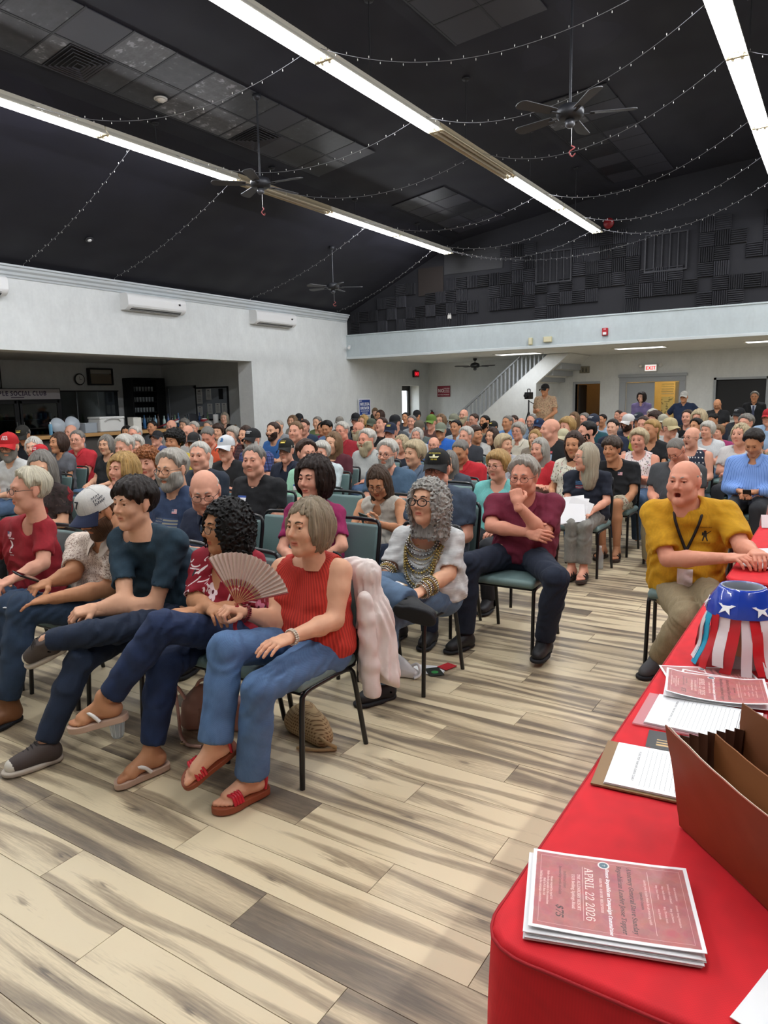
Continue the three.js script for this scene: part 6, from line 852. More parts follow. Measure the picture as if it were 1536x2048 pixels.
for (const q of CROWD) {
  const near = q.d < 4.5, midd = q.d < 7, lod = near ? 'near' : midd ? 'mid' : 'far';
  const arms = Math.floor(rnd() * (midd ? 3 : 2)), AJ = arms === 0 ? {} : arms === 1 ? { elR: [-0.2, 0.7, 0.06], wrR: [0.02, 0.74, 0.15], elL: [0.2, 0.7, 0.06], wrL: [-0.02, 0.71, 0.17] } : { elR: [-0.23, 0.7, -0.02], wrR: [-0.08, 0.65, 0.2], elL: [0.22, 0.69, 0.02], wrL: [0.02, 0.66, 0.22] };
  if (q.hands === 'phone') Object.assign(AJ, { wrR: [-0.06, 0.68, 0.26], wrL: [0.06, 0.68, 0.26] });
  const bw = BUILDS[q.b].sw, J = widen({ ...DEFJ, ...AJ }, bw * 2 + 0.02);
  const spec = { J, build: q.b, sleeve: q.t === 's' ? 1.95 : q.t === 'n' ? 0 : 0.72, neck: q.collar ? 'polo' : q.t === 'v' ? 'v' : 'crew', hem: 0.52, hb: near ? 0.02 : midd ? 0.026 : 0.036, hc: near ? 0.0135 : midd ? 0.019 : 0.027, hh: near ? 0.006 : midd ? 0.008 : 0.012, fold: near ? 1 : midd ? 0.8 : 0.5, feet: 'shoe' };
  const F = figure([q.b, spec.sleeve, spec.neck, arms, q.hands || '', lod].join('|'), spec);
  const az = Math.atan2(-q.x, q.d) * 180 / Math.PI, yaw = clamp(az + (q.yaw !== undefined ? q.yaw : -30 + rr(-14, 14)), -75, 70), turn = clamp(yaw, -30, 30) * 0.25;   // most listen toward the speaker, left of the camera
  const sy = q.hc / 1.14, lean = 0;
  const o = thing('person', q.l, 'person', 'seated audience', [q.x, 0, -(q.d)], turn * Math.PI / 180);
  const H = { face: q.f, hair: q.h, hc: q.c, cap: q.cap, glasses: q.g, beard: q.bd, mouth: q.mouth, pos: [0, q.hc, 0.0 + (q.pitch > 15 ? 0.04 : 0)], yaw: yaw - turn, pitch: (q.pitch || 0) + rr(-3, 3), roll: rr(-3, 3), s: [q.s * rr(0.97, 1.03), q.s, q.s], patch: q.patch && PR[q.patch], bdc: q.bd === 'long' ? '#d8c9a4' : undefined };
  if (H.cap && (q.h === 'thick' || q.h === 'combed')) H.hair = 'short';
  const hg = dressHead(o, F, H, PERSON_RES[lod][0]);
  const body = F.skin.map(g => g.clone().applyMatrix4(new THREE.Matrix4().makeScale(1, sy, 1)));
  mesh('body', [...body, hg], skinMat[q.k], o);
  const sm = q.fab ? fab(q.fab === 'rose' ? '#8a7a78' : q.q, q.fab) : cloth(q.q);
  const st = mesh('shirt', F.shirt, sm, o); st.scale.y = sy;
  if (q.collar) mesh('collar', collarGeo(F.J, F.f, 0.055), sm, o).scale.y = sy;
  const tr = mesh('trousers', F.pants, [denim('#2c3a52'), mat('#26272b', 0.9), mat('#8d8266', 0.9), denim('#4d6785')][Math.floor(rnd() * 4)], o); tr.scale.y = sy;
  if (midd) { const s = mesh('shoes', F.shoeUp, blackShoe, o); mesh('soles', F.shoeSole, mat('#17171a', 0.8), s); }
  if (q.print) decal(o, q.print === 'tag' ? 'name_tag' : 'shirt_print', F, q.print === 'tag' ? 0.0 - 0.08 : q.print === 'logo' ? 0.09 : 0.0, q.print === 'flag' ? 0.74 : q.print === 'logo' || q.print === 'tag' ? 0.84 : 0.8, ...(q.print === 'flag' ? [0.24, 0.15] : q.print === 'band' ? [0.2, 0.2] : [0.085, 0.055]), PR[q.print], sy, near ? 0.004 : 0.008);
  if (q.print === 'flag') decal(o, 'flag_sticker', F, 0.08, 0.86, 0.05, 0.035, PR.sticker, sy);
  chairSpots.push([q.x, q.d, q.l]);
}
// ---------- things on the ceiling and walls ----------
{ // painted ceiling tiles in metal grid, two bands
  const o = sgroup('ceiling', 'bands of painted ceiling tiles beside the light rows');
  const scuff = k => mat(k === 0 ? '#3a3a42' : k === 1 ? '#55555c' : '#6a6a70', 0.4, { map: dataTex(256, 256, (u, v) => { const e = Math.min(u, 1 - u, v, 1 - v), p = tn(u, v, 7, 7, k * 3.1) + 0.6 * tn(u, v, 22, 22, k); const s = k === 0 ? 0 : sst(0.35, 0.75, p + (k === 2 ? 0.25 : 0) - sst(0.06, 0.25, e) * 0.15); const b = 150 + 30 * p; return [lerp(b, 255, s) * (1 + 0 * e), lerp(b, 255, s), lerp(b, 255, s)]; }) });
  const TM = [scuff(0), scuff(1), mat('#8e8e92', 0.45, { map: scuff(2).map }), mat('#32323a', 0.5)];
  const S = 0.61, tile = rbox(S - 0.03, 0.012, S - 0.03, 0.004), barM = mat('#1d1d22', 0.5), barG = rbox(0.026, 0.014, S * 2, 0.003);
  for (const [xa, n, bright] of [[-8.15, 2, 1], [-4.5, 2, 0]]) for (let i = 0; i < n; i++) for (let k = 0; k < 21; k++) {
    const x = xa + (i + 0.5) * S, d = 3.4 + (k + 0.5) * S, sl = Math.atan2(ceilLine(x + 0.1) - ceilLine(x - 0.1), 0.2); if (bright && k > 11 && k < 16) continue; if (!bright && ((k > 8 && k < 13) )) continue;
    const r = rnd(); const t = mesh('ceiling_tile', tile, bright && k < 10 ? TM[r < 0.3 ? 2 : r < 0.6 ? 1 : 3] : TM[r < 0.12 ? 2 : r < 0.35 ? 1 : r < 0.6 ? 0 : 3], o); t.position.set(x, ceilLine(x) - 0.012, -d); t.rotation.order = 'ZYX'; t.rotation.z = sl; t.rotation.y = Math.floor(rnd() * 4) * Math.PI / 2;
    const b = mesh('grid_bar', barG, barM, o); b.position.set(x - S / 2, ceilLine(x - S / 2) - 0.012, -d); b.scale.z = 0.5;
    const c = mesh('grid_bar', barG, barM, o); c.position.set(x, ceilLine(x) - 0.014, -(d - S / 2)); c.rotation.set(0, Math.PI / 2, 0); c.rotation.order = 'ZYX'; c.rotation.z = sl; c.scale.z = 0.5;
  }
}
function vent(x, d, n) { const sl = Math.atan2(ceilLine(x + 0.1) - ceilLine(x - 0.1), 0.2), o = thing('ceiling_vent', n, 'vent', 'ceiling vents', [x, ceilLine(x) - 0.035, -d]); o.rotation.z = sl; for (let k = 0; k < 6; k++) { const s = 0.05 + k * 0.045, y = -0.02 + k * 0.006, m = mat('#34343a', 0.5); const q = mesh('louvre_ring', [at(rbox(2 * s, 0.006, 0.02, 0.002), [0, y, s], [0.6, 0, 0]), at(rbox(2 * s, 0.006, 0.02, 0.002), [0, y, -s], [-0.6, 0, 0]), at(rbox(0.02, 0.006, 2 * s, 0.002), [s, y, 0], [0, 0, -0.6]), at(rbox(0.02, 0.006, 2 * s, 0.002), [-s, y, 0], [0, 0, 0.6])], m, o); } mesh('backing', at(rbox(0.58, 0.01, 0.58, 0.003), [0, 0.02, 0]), mat('#101014', 0.7), o); }
vent(-7.85, 5.75, 'square louvred vent in the ceiling, nearest one'); vent(-7.85, 8.75, 'square louvred vent in the ceiling above the left fan');
{ const o = thing('smoke_detector', 'round white smoke detector on ceiling tile', 'detector', null, [-7.84, ceilLine(-7.84) - 0.02, -6.95]); mesh('base', at(lathe([[0, 0], [0.09, 0], [0.085, -0.02], [0, -0.02]], 24), [0, 0, 0]), mat('#d8d6d0', 0.5), o); mesh('sensor', lathe([[0, -0.055], [0.04, -0.05], [0.06, -0.03], [0.07, -0.02], [0, -0.02]], 24), mat('#cfcac0', 0.4), o); }
{ const o = thing('smoke_detector', 'small white detector on the black sloping ceiling', 'detector', null, [-11.0, ceilLine(-11.0) - 0.02, -8.0]); o.rotation.z = 0.41; mesh('base', lathe([[0, 0.02], [0.07, 0.01], [0.065, -0.01], [0, -0.02]], 20), mat('#2c2c30', 0.5), o); mesh('lens', at(new THREE.SphereGeometry(0.035, 14, 8), [0, -0.015, 0], [0, 0, 0], [1, 0.6, 1]), mat('#e2e2e0', 0.3), o); }
{ const o = thing('alarm_bell', 'round red alarm bell high by the gable', 'alarm', null, [-4.73, 5.4, -(DB - 0.03)]); const b = lathe([[0, 0.08], [0.06, 0.075], [0.11, 0.04], [0.12, 0], [0, 0]], 24); b.rotateX(Math.PI / 2); mesh('gong', b, mat('#8e1c22', 0.4), o); mesh('bracket', at(rbox(0.1, 0.1, 0.03, 0.01), [0, 0, 0]), mat('#5c1418', 0.6), o); }
// ceiling fans
function fan(x, y, d, top, turn, label, blade = 0.66, ribbon = true) {
  const o = thing('ceiling_fan', label, 'fan', 'ceiling fans', [x, y, -d], turn), fm = mat('#2b2c30', 0.45, { metalness: 0.3 });
  mesh('down_rod', rod([0, 0.1, 0], [0, top - y - 0.02, 0], 0.014), fm, o); mesh('canopy', at(lathe([[0, 0.08], [0.06, 0.08], [0.055, 0.03], [0.025, 0], [0, 0]], 18), [0, top - y - 0.09, 0]), fm, o);
  mesh('motor', lathe([[0, 0.11], [0.05, 0.1], [0.12, 0.075], [0.14, 0.03], [0.135, -0.02], [0.1, -0.045], [0, -0.05]].reverse(), 28), fm, o);
  mesh('switch_cup', lathe([[0, -0.13], [0.03, -0.125], [0.05, -0.1], [0.045, -0.05], [0, -0.05]], 20), mat('#55565a', 0.35, { metalness: 0.5 }), o);
  for (let k = 0; k < 5; k++) { const a = k * Math.PI * 2 / 5; const s = new THREE.Shape(); s.moveTo(0.2, -0.05); s.lineTo(blade - 0.06, -0.072); s.quadraticCurveTo(blade, -0.06, blade, 0); s.quadraticCurveTo(blade, 0.06, blade - 0.06, 0.072); s.lineTo(0.2, 0.05); s.closePath(); const g = new THREE.ExtrudeGeometry(s, { depth: 0.006, bevelEnabled: true, bevelSize: 0.002, bevelThickness: 0.002, bevelSegments: 1 }); g.rotateX(-Math.PI / 2 + 0.2); g.rotateY(a); const b = mesh('blade', g, mat('#3d3d40', 0.5), o); const ir = rbox(0.15, 0.01, 0.035, 0.004); ir.translate(0.17, -0.01, 0); ir.rotateY(a); mesh('blade_iron', ir, fm, b); }
  if (ribbon) { mesh('pull_chain', rod([0.02, -0.12, 0], [0.02, -0.3, 0], 0.003), mat('#aaa9a4', 0.3, { metalness: 1 }), o); mesh('pull_ribbon', tube([[0.02, -0.3, 0], [0.05, -0.33, 0.02], [0.0, -0.36, 0], [0.03, -0.4, -0.02], [0.06, -0.38, 0.01]], 0.007, 24, 6), mat('#b05a5c', 0.5), o); }
}
fan(-2.6, 4.5, 7.7, ceilLine(-2.6), 0.4, 'black ceiling fan hanging at the upper right'); fan(-6.98, 4.59, 7.85, ceilLine(-6.98), 0.15, 'black ceiling fan over the left light row'); fan(-9.75, 4.11, 13.2, ceilLine(-9.75), 0.6, 'black ceiling fan near the gable corner'); fan(-9.4, 2.56, 19.7, 2.8, 0.1, 'black ceiling fan under the balcony beside the stairs', 0.62, false);
// fairy lights
const bulbG = at(new THREE.SphereGeometry(1, 6, 5), [0, 0, 0], [0, 0, 0], [0.004, 0.012, 0.004]), wireM = mat('#77777a', 0.5), bulbM = mat('#c9c8c0', 0.3);
function strand(pts, sag, label) {
  const o = thing('string_light', label, 'string lights', 'fairy light strands'); const all = []; const bulbs = [];
  for (let i = 0; i + 1 < pts.length; i++) { const [a, b] = [V(...pts[i]), V(...pts[i + 1])], n = Math.round(a.distanceTo(b) / 0.12); for (let k = 0; k <= n; k++) { const t = k / n, p = a.clone().lerp(b, t); p.y -= sag * 4 * t * (1 - t); if (k < n || i === pts.length - 2) all.push(p); if (k % 1 === 0) bulbs.push(at(bulbG, [p.x, p.y + (k % 2 ? 0.02 : -0.022), p.z])); } }
  mesh('wire', tube(all, 0.0028, all.length, 4, false, 0), wireM, o); mesh('bulbs', bulbs, bulbM, o).userData.kind = 'stuff';
}
const ry = 5.2;
strand([[-8.42, ry, 5.4], [-4.8, ry, 6.3], [-1.22, ry, 6.9], [2.4, ry, 7]], 0.42, 'fairy lights crossing nearest the camera at upper left');
strand([[-8.42, ry, 3.4], [-4.8, ry, 3.6]], 0.4, 'short fairy light strand in the top left corner');
strand([[-8.42, ry, 7.6], [-4.8, ry, 8.5], [-1.22, ry, 7.6], [2.4, ry, 7.4]], 0.45, 'fairy lights passing behind the large right fan');
strand([[-8.42, ry, 9.1], [-4.8, ry, 10.2], [-1.22, ry, 8.9], [2.4, ry, 8.8]], 0.45, 'fairy lights running from left fan to right light row');
strand([[-8.42, ry, 12.3], [-4.8, ry, 12.8], [-1.22, ry, 11.0], [2.4, ry, 10.8]], 0.42, 'fairy lights crossing over the fourth middle strip light');
strand([[-8.42, ry, 14.4], [-4.8, ry, 14.8], [-1.22, ry, 12.7], [2.4, ry, 12.4]], 0.42, 'fairy lights swagged just in front of the end strip light');
strand([[-8.42, ry, 15.9], [-4.8, ry, 16.1], [-1.22, ry, 14.2], [2.4, ry, 14]], 0.42, 'fairy lights swagged below the red bell');
strand([[-8.42, ry, 16.2], [-3.3, 5.1, 16.65]], 0.42, 'fairy lights hung close across the foam wall');
strand([[-8.42, 5.1, 6.9], [-11.85, 4.02, 7.3]], 0.12, 'fairy lights sloping to side wall, nearest left strand'); strand([[-8.42, 5.1, 8.8], [-11.85, 4.02, 9.1]], 0.12, 'fairy lights sloping to wall left of the left fan'); strand([[-8.42, 5.1, 12.6], [-11.85, 4.02, 12.8]], 0.14, 'fairy lights sloping to wall before the corner fan'); strand([[-8.42, 5.1, 15.4], [-11.85, 4.02, 16.2]], 0.14, 'fairy lights sloping into the gable corner');
// mini split units
function airCon(d0, d1, label) {
  const w = d1 - d0, o = thing('air_conditioner', label, 'air conditioner', 'wall air conditioners', [X0, 3.62, -(d0 + d1) / 2]), wm = mat('#e6e6e4', 0.35);
  const prof = new THREE.Shape(); prof.moveTo(0, 0.15); prof.lineTo(0.17, 0.15); prof.quadraticCurveTo(0.23, 0.14, 0.235, 0.06); prof.lineTo(0.235, -0.06); prof.quadraticCurveTo(0.22, -0.12, 0.13, -0.15); prof.lineTo(0, -0.15); prof.closePath();
  const g = new THREE.ExtrudeGeometry(prof, { depth: w - 0.02, bevelEnabled: true, bevelSize: 0.008, bevelThickness: 0.01, bevelSegments: 2, curveSegments: 8 }); g.translate(0, 0, -w / 2 + 0.01); mesh('casing', g, wm, o);
  mesh('louvre', at(rbox(0.1, 0.012, w * 0.84, 0.004), [0.19, -0.125, 0], [0, 0, 0.55]), mat('#c9c9c6', 0.4), o); mesh('outlet', at(rbox(0.07, 0.008, w * 0.86, 0.003), [0.165, -0.143, 0], [0, 0, 0.5]), mat('#3a3a3a', 0.6), o);
  mesh('display', at(rbox(0.006, 0.04, 0.06, 0.002), [0.24, 0.03, -w * 0.38]), mat('#f4f4f4', 0.2), o);
}
airCon(9.3, 10.75, 'white wall air conditioner above the bar opening, left one'); airCon(12.9, 14.35, 'white wall air conditioner above the column, right one'); airCon(5.5, 6.95, 'white wall air conditioner at the left frame edge');
// exit signs
function exitSign(x, y, d, turn, label) {
  const o = thing('exit_sign', label, 'exit sign', 'exit signs', [x, y, -d], turn); mesh('housing', rbox(0.36, 0.22, 0.06, 0.012), mat('#d6d3cc', 0.5), o);
  mesh('face', at(new THREE.PlaneGeometry(0.31, 0.17), [0, 0, 0.0315]), new THREE.MeshPhysicalMaterial({ color: '#000', roughness: 0.6, emissive: '#ffffff', emissiveIntensity: 1.3, emissiveMap: canvasTex(128, 72, (c, w, h) => { c.fillStyle = '#c9c2bc'; c.fillRect(0, 0, w, h); c.fillStyle = '#e01018'; c.font = 'bold 54px sans-serif'; c.textAlign = 'center'; c.textBaseline = 'middle'; c.fillText('EXIT', 64, 38); }) }), o);
  for (const s of [-1, 1]) { const l = mesh('emergency_lamp', at(lathe([[0, 0], [0.045, 0], [0.05, 0.03], [0.03, 0.07], [0, 0.07]], 16), [s * 0.27, 0.06, 0.02], [1.3, s * 0.4, 0]), mat('#e3e3de', 0.35), o); mesh('lamp_arm', rod([s * 0.18, 0.06, 0], [s * 0.25, 0.06, 0.01], 0.012), mat('#cfcdc6', 0.5), l); }
}
exitSign(-4.76, 2.37, DE - 0.04, 0, 'lit red EXIT sign above the double doors');
{ const o = thing('exit_sign', 'lit red exit sign above the glass street door', 'exit sign', 'exit signs', [X0 + 0.05, 2.44, -20.6], Math.PI / 2); mesh('housing', rbox(0.34, 0.22, 0.06, 0.012), mat('#3a2a2a', 0.5), o); mesh('face', at(new THREE.PlaneGeometry(0.3, 0.18), [0, 0, 0.0315]), new THREE.MeshPhysicalMaterial({ color: '#000', emissive: '#ffffff', emissiveIntensity: 1.6, emissiveMap: canvasTex(128, 72, (c, w, h) => { c.fillStyle = '#3a0508'; c.fillRect(0, 0, w, h); c.fillStyle = '#ff2838'; c.font = 'bold 52px sans-serif'; c.textAlign = 'center'; c.textBaseline = 'middle'; c.fillText('EXIT', 64, 38); }) }), o); mesh('bracket', at(rbox(0.06, 0.04, 0.06, 0.006), [0, 0.12, -0.02]), mat('#3a3a3a', 0.5), o); }
function sign(name, label, cat, x, y, d, turn, w, h, tex, edge = '#dddddd', tilt = 0) { const o = thing(name, label, cat, null, [x, y, -d], turn); o.rotation.z = tilt; mesh('panel', rbox(w, h, 0.012, 0.003), mat(edge, 0.6), o); mesh('print', at(new THREE.PlaneGeometry(w * 0.97, h * 0.97), [0, 0, 0.0068]), new THREE.MeshPhysicalMaterial({ map: tex, roughness: 0.7 }), o); return o; }
sign('wall_sign', 'red NO sign on the wall beside the stairs', 'sign', -11.4, 1.86, DE - 0.02, 0, 0.48, 0.36, canvasTex(192, 144, (c) => { c.fillStyle = '#8c2d3c'; c.fillRect(0, 0, 192, 144); c.fillStyle = '#efe6e4'; c.font = 'bold 62px sans-serif'; c.fillText('NO', 6, 84); c.font = 'bold 19px sans-serif'; c.fillText('FIREARMS', 96, 40); c.fillText('ALCOHOL', 96, 64); c.fillText('SMOKING', 96, 88); c.font = 'bold 18px sans-serif'; c.fillText('ON THESE PREMISES', 8, 124); }), '#7a2834');
sign('campaign_sign', 'blue and white campaign sign propped against the side wall', 'sign', X0 + 0.06, 1.42, 17.55, Math.PI / 2, 0.62, 0.5, canvasTex(256, 208, (c) => { c.fillStyle = '#f4f4f8'; c.fillRect(0, 0, 256, 208); c.fillStyle = '#1f3f8c'; c.fillRect(10, 10, 236, 188); c.fillStyle = '#fff'; c.textAlign = 'center'; c.font = 'bold 20px sans-serif'; c.fillText('VOTE', 40, 34); c.font = 'bold 50px sans-serif'; c.fillText('MELISSA', 128, 82); c.fillText('BREWER', 128, 132); c.font = 'bold 20px sans-serif'; c.fillText('FOR STATE SENATE', 128, 158); c.fillText('REPUBLICAN', 128, 184); }), '#f0f0f2').add(Object.assign(new THREE.Mesh(rod([0, -1.42, -0.02], [0, -0.2, -0.02], 0.012), mat('#c9c4b8', 0.7)), { name: 'stake', castShadow: true, receiveShadow: true }));
sign('restroom_sign', 'small brown restroom sign above the passage doorway', 'sign', -6.66, 2.39, DE - 0.02, 0, 0.3, 0.2, canvasTex(96, 64, (c) => { c.fillStyle = '#8b8676'; c.fillRect(0, 0, 96, 64); c.fillStyle = '#3c3a34'; for (const x of [32, 64]) { c.beginPath(); c.arc(x, 18, 6, 0, 7); c.fill(); c.fillRect(x - 6, 26, 12, 28); } }), '#5b584e');
{ const o = thing('fire_alarm', 'red fire alarm box on the balcony front', 'alarm', null, [-4.75, 3.06, -(DB - 0.03)]); mesh('box', rbox(0.13, 0.17, 0.06, 0.012), mat('#b3222c', 0.45), o); mesh('strobe', at(rbox(0.08, 0.06, 0.03, 0.008), [0, -0.04, 0.035]), mat('#efefef', 0.2), o); mesh('lettering', at(new THREE.PlaneGeometry(0.1, 0.03), [0, 0.055, 0.031]), new THREE.MeshPhysicalMaterial({ map: canvasTex(64, 20, (c) => { c.fillStyle = '#b3222c'; c.fillRect(0, 0, 64, 20); c.fillStyle = '#fff'; c.font = 'bold 17px sans-serif'; c.textAlign = 'center'; c.fillText('FIRE', 32, 16); }) }), o); }
[[-6.53, 2.95, 0.09, 0.17, 'small cream wall box on the balcony front, narrow one'], [-6.1, 2.97, 0.2, 0.13, 'small yellowed wall box on the balcony front, wide one']].forEach(([x, y, w, h, l]) => { const o = thing('wall_box', l, 'wall box', null, [x, y, -(DB - 0.03)]); mesh('casing', rbox(w, h, 0.06, 0.01), mat('#cfc79e', 0.5), o); mesh('cover', at(rbox(w * 0.8, h * 0.8, 0.012, 0.004), [0, 0, 0.03]), mat('#dcd5b4', 0.5), o); });
{ const o = thing('security_camera', 'small white security camera at the balcony corner', 'camera', null, [-11.85, 3.12, -(DB - 0.02)]); const b = rod([0, 0, 0.05], [0.06, -0.05, 0.16], 0.04, 0.04, 14); mesh('barrel', b, mat('#e4e4e4', 0.35), o); mesh('mount', rod([0, 0.02, 0], [0.01, 0, 0.07], 0.015), mat('#d8d8d8', 0.4), o); }
{ const o = thing('wall_switch', 'white outlet with cable on the black gable wall', 'outlet', null, [-8.75, 3.72, -(DB + 0.03)]); mesh('plate', rbox(0.1, 0.14, 0.03, 0.006), mat('#d6d4ce', 0.5), o); mesh('cable', tube([[0, -0.05, 0.02], [0.02, -0.15, 0.03], [-0.01, -0.26, 0.03], [0.01, -0.3, 0.02]], 0.008, 14, 6), mat('#2a2a2a', 0.5), o); }
// stairs under the balcony
{
  const o = sgroup('trim_stairs', 'grey staircase with slatted railing under the balcony'); const d0 = 19.6, sm = greyWall;
  const sl = (2.61 - 1.08) / (9.19 - 7.34), low = x => 1.08 + (x + 9.19) * sl, X = -7.45;
  const panel = prism([[-10.5, 0], [X, 0], [X, 2.1], [-6.6, 2.79], [-7.13, 2.79], [-10.5, low(-10.5)]], 0.12); panel.translate(0, 0, -(d0 + 0.12)); mesh('stair_wall', panel, sm, o);
  const end = prism([[X, 2.1], [-6.6, 2.79], [-6.5, 2.79], [X, 2.0]], DE - d0); end.translate(0, 0, -DE); mesh('soffit', end, sm, o); mesh('end_wall', box(X - 0.12, X, 0, 2.1, d0 + 0.12, DE), sm, o);
  for (let i = 0; i < 15; i++) { const x0 = -10.4 + i * 0.24, y = 0.17 * (i + 1); if (y > 2.7) break; mesh('step', box(x0, x0 + 0.27, y - 0.17, y, d0 + 0.14, DE - 0.02, 0.008), mat('#a4a9ad', 0.7), o); }
  const rb = x => low(x) + 0.02, rt = x => rb(x) + 0.62; const railM = mat('#a4a9ad', 0.6);
  for (let i = 0; i < 26; i++) { const x = -10.4 + i * 0.125; if (rb(x) > 2.7) break; mesh('baluster', box(x - 0.022, x + 0.022, rb(x) - 0.05, Math.min(2.79, rt(x)), d0 + 0.03, d0 + 0.07), railM, o); }
  const rl = prism([[-10.5, rt(-10.5)], [-7.95, Math.min(2.79, rt(-7.95))], [-7.95, Math.min(2.79, rt(-7.95) + 0.08)], [-10.5, rt(-10.5) + 0.08]], 0.08); rl.translate(0, 0, -(d0 + 0.09)); mesh('handrail', rl, railM, o);
}
{ const o = thing('fire_extinguisher', 'red fire extinguisher on the wall beside the glass door', 'extinguisher', null, [-11.8, 1.0, -(DE - 0.12)]); mesh('cylinder', lathe([[0, -0.2], [0.07, -0.2], [0.075, -0.18], [0.075, 0.1], [0.05, 0.16], [0.02, 0.18], [0, 0.18]], 20), mat('#a51f26', 0.35), o); mesh('valve', [at(rbox(0.05, 0.05, 0.03, 0.006), [0, 0.2, 0]), at(rbox(0.02, 0.02, 0.12, 0.005), [0, 0.24, 0.03])], mat('#2a2a2a', 0.5), o); mesh('hose', tube([[0, 0.2, 0.02], [0.09, 0.15, 0.03], [0.1, 0, 0.03], [0.08, -0.1, 0.02]], 0.01, 16, 6), mat('#151515', 0.6), o); mesh('bracket', at(rbox(0.06, 0.2, 0.06, 0.004), [0, 0.0, -0.08]), mat('#444', 0.5), o); }
// ---------- the bar ----------
{
  const o = thing('bar_counter', 'long wooden topped bar counter in the side room', 'counter'); mesh('counter_top', box(-13.95, -13.2, 1.03, 1.07, 1.3, 13.5, 0.01), mat('#9c7548', 0.4, { map: boardTex }), o); mesh('counter_front', box(-13.75, -13.32, 0.0, 1.03, 1.35, 13.45), mat('#3d3a37', 0.8, { map: plaster }), o); mesh('edge_trim', box(-13.22, -13.18, 1.0, 1.075, 1.3, 13.5, 0.008), mat('#b58a54', 0.45), o); for (let i = 0; i < 8; i++) mesh('front_panel', box(-13.32, -13.3, 0.12, 0.92, 1.6 + i * 1.5, 2.85 + i * 1.5, 0.006), mat('#4b4641', 0.75), o);
}
{ // fridges with the club sign
  const o = thing('drinks_fridge', 'black glass door drinks fridge under the social club sign', 'fridge', null, [-16.1, 0, -9.25]), bk = mat('#121214', 0.5), W = 2.1;
  mesh('cabinet', [at(rbox(0.7, 0.1, W, 0.01), [0, 0.08, 0]), at(rbox(0.05, 1.7, W, 0.01), [-0.33, 0.92, 0]), at(rbox(0.7, 1.75, 0.05, 0.01), [0, 0.92, -W / 2]), at(rbox(0.7, 1.75, 0.05, 0.01), [0, 0.92, W / 2]), at(rbox(0.7, 1.75, 0.05, 0.01), [0, 0.92, 0])], bk, o);
  for (const s of [-1, 1]) { const dr = mesh('door', [at(rbox(0.04, 1.66, 0.06, 0.006), [0.35, 0.95, s * W / 4 - 0.46]), at(rbox(0.04, 1.66, 0.06, 0.006), [0.35, 0.95, s * W / 4 + 0.46]), at(rbox(0.04, 0.08, 0.98, 0.006), [0.35, 0.14, s * W / 4]), at(rbox(0.04, 0.08, 0.98, 0.006), [0.35, 1.75, s * W / 4])], bk, o); mesh('glass', at(rbox(0.006, 1.55, 0.88, 0.001), [0.35, 0.95, s * W / 4]), new THREE.MeshPhysicalMaterial({ color: '#9fb0b4', transmission: 1, roughness: 0.03, thickness: 0 }), dr); mesh('handle', rod([0.39, 0.7, s * (W / 4 - 0.44)], [0.39, 1.3, s * (W / 4 - 0.44)], 0.012), mat('#777', 0.3, { metalness: 1 }), dr); for (let k = 0; k < 3; k++) mesh('shelf', at(rbox(0.6, 0.015, 0.96, 0.004), [0, 0.5 + k * 0.42, s * W / 4]), mat('#8a8d90', 0.4), o); }
  mesh('sign_box', at(rbox(0.72, 0.27, W + 0.04, 0.01), [0, 1.92, 0]), mat('#2a2a2c', 0.6), o); const pl = new THREE.PlaneGeometry(W, 0.23); pl.rotateY(Math.PI / 2); mesh('sign_face', at(pl, [0.362, 1.92, 0]), new THREE.MeshPhysicalMaterial({ roughness: 0.6, map: canvasTex(1024, 112, (c, w, h) => { c.fillStyle = '#c9c3c4'; c.fillRect(0, 0, w, h); c.fillStyle = '#3b2b4a'; c.font = 'bold 68px sans-serif'; c.textAlign = 'center'; c.fillText('TEMPLE SOCIAL CLUB', 512, 70); c.fillRect(440, 86, 150, 8); }) }), o);
}
{ const cg = rod([0, 0, 0], [0, 0.13, 0], 0.033, 0.033, 10), cols = ['#a8b0b4', '#b03a34', '#3a6a9a', '#c9a640', '#dcdcdc']; let n = 0; for (const s of [-1, 1]) for (let k = 0; k < 3; k++) for (let i = 0; i < 7; i++) { const q = mesh('drink_can', cg, mat(cols[(i * 3 + k + (s > 0 ? 1 : 0)) % 5], 0.35, { metalness: 0.5 })); q.position.set(-15.95, 0.51 + k * 0.42, -(9.25 - s * 0.525 - 0.36 + i * 0.12)); tag(q, `can in the fridge, ${s > 0 ? 'left' : 'right'} door, ${['lower', 'middle', 'upper'][k]} shelf`, 'can', 'cans in the fridge'); } }
{ const o = thing('television', 'black flat television mounted above the fridges', 'television', null, [BX + 0.08, 2.38, -8.55]); mesh('bezel', rbox(0.06, 0.64, 1.5, 0.012), mat('#0d0d0f', 0.4), o); mesh('screen', at(rbox(0.008, 0.58, 1.43, 0.003), [0.032, 0, 0]), mat('#08090b', 0.12), o); }
{ const o = thing('window_air_unit', 'framed window air unit above the mirror', 'air unit', null, [BX + 0.06, 2.37, -11.95]); mesh('frame', [at(rbox(0.12, 0.04, 0.7, 0.006), [0, 0.2, 0]), at(rbox(0.12, 0.04, 0.7, 0.006), [0, -0.2, 0]), at(rbox(0.12, 0.42, 0.04, 0.006), [0, 0, 0.34]), at(rbox(0.12, 0.42, 0.04, 0.006), [0, 0, -0.34])], mat('#2b2a29', 0.6), o); mesh('grille', at(rbox(0.06, 0.26, 0.64, 0.006), [0, -0.06, 0]), mat('#8a7d69', 0.6), o); mesh('control_strip', at(rbox(0.06, 0.1, 0.64, 0.006), [0, 0.13, 0]), mat('#a9a498', 0.5), o); }
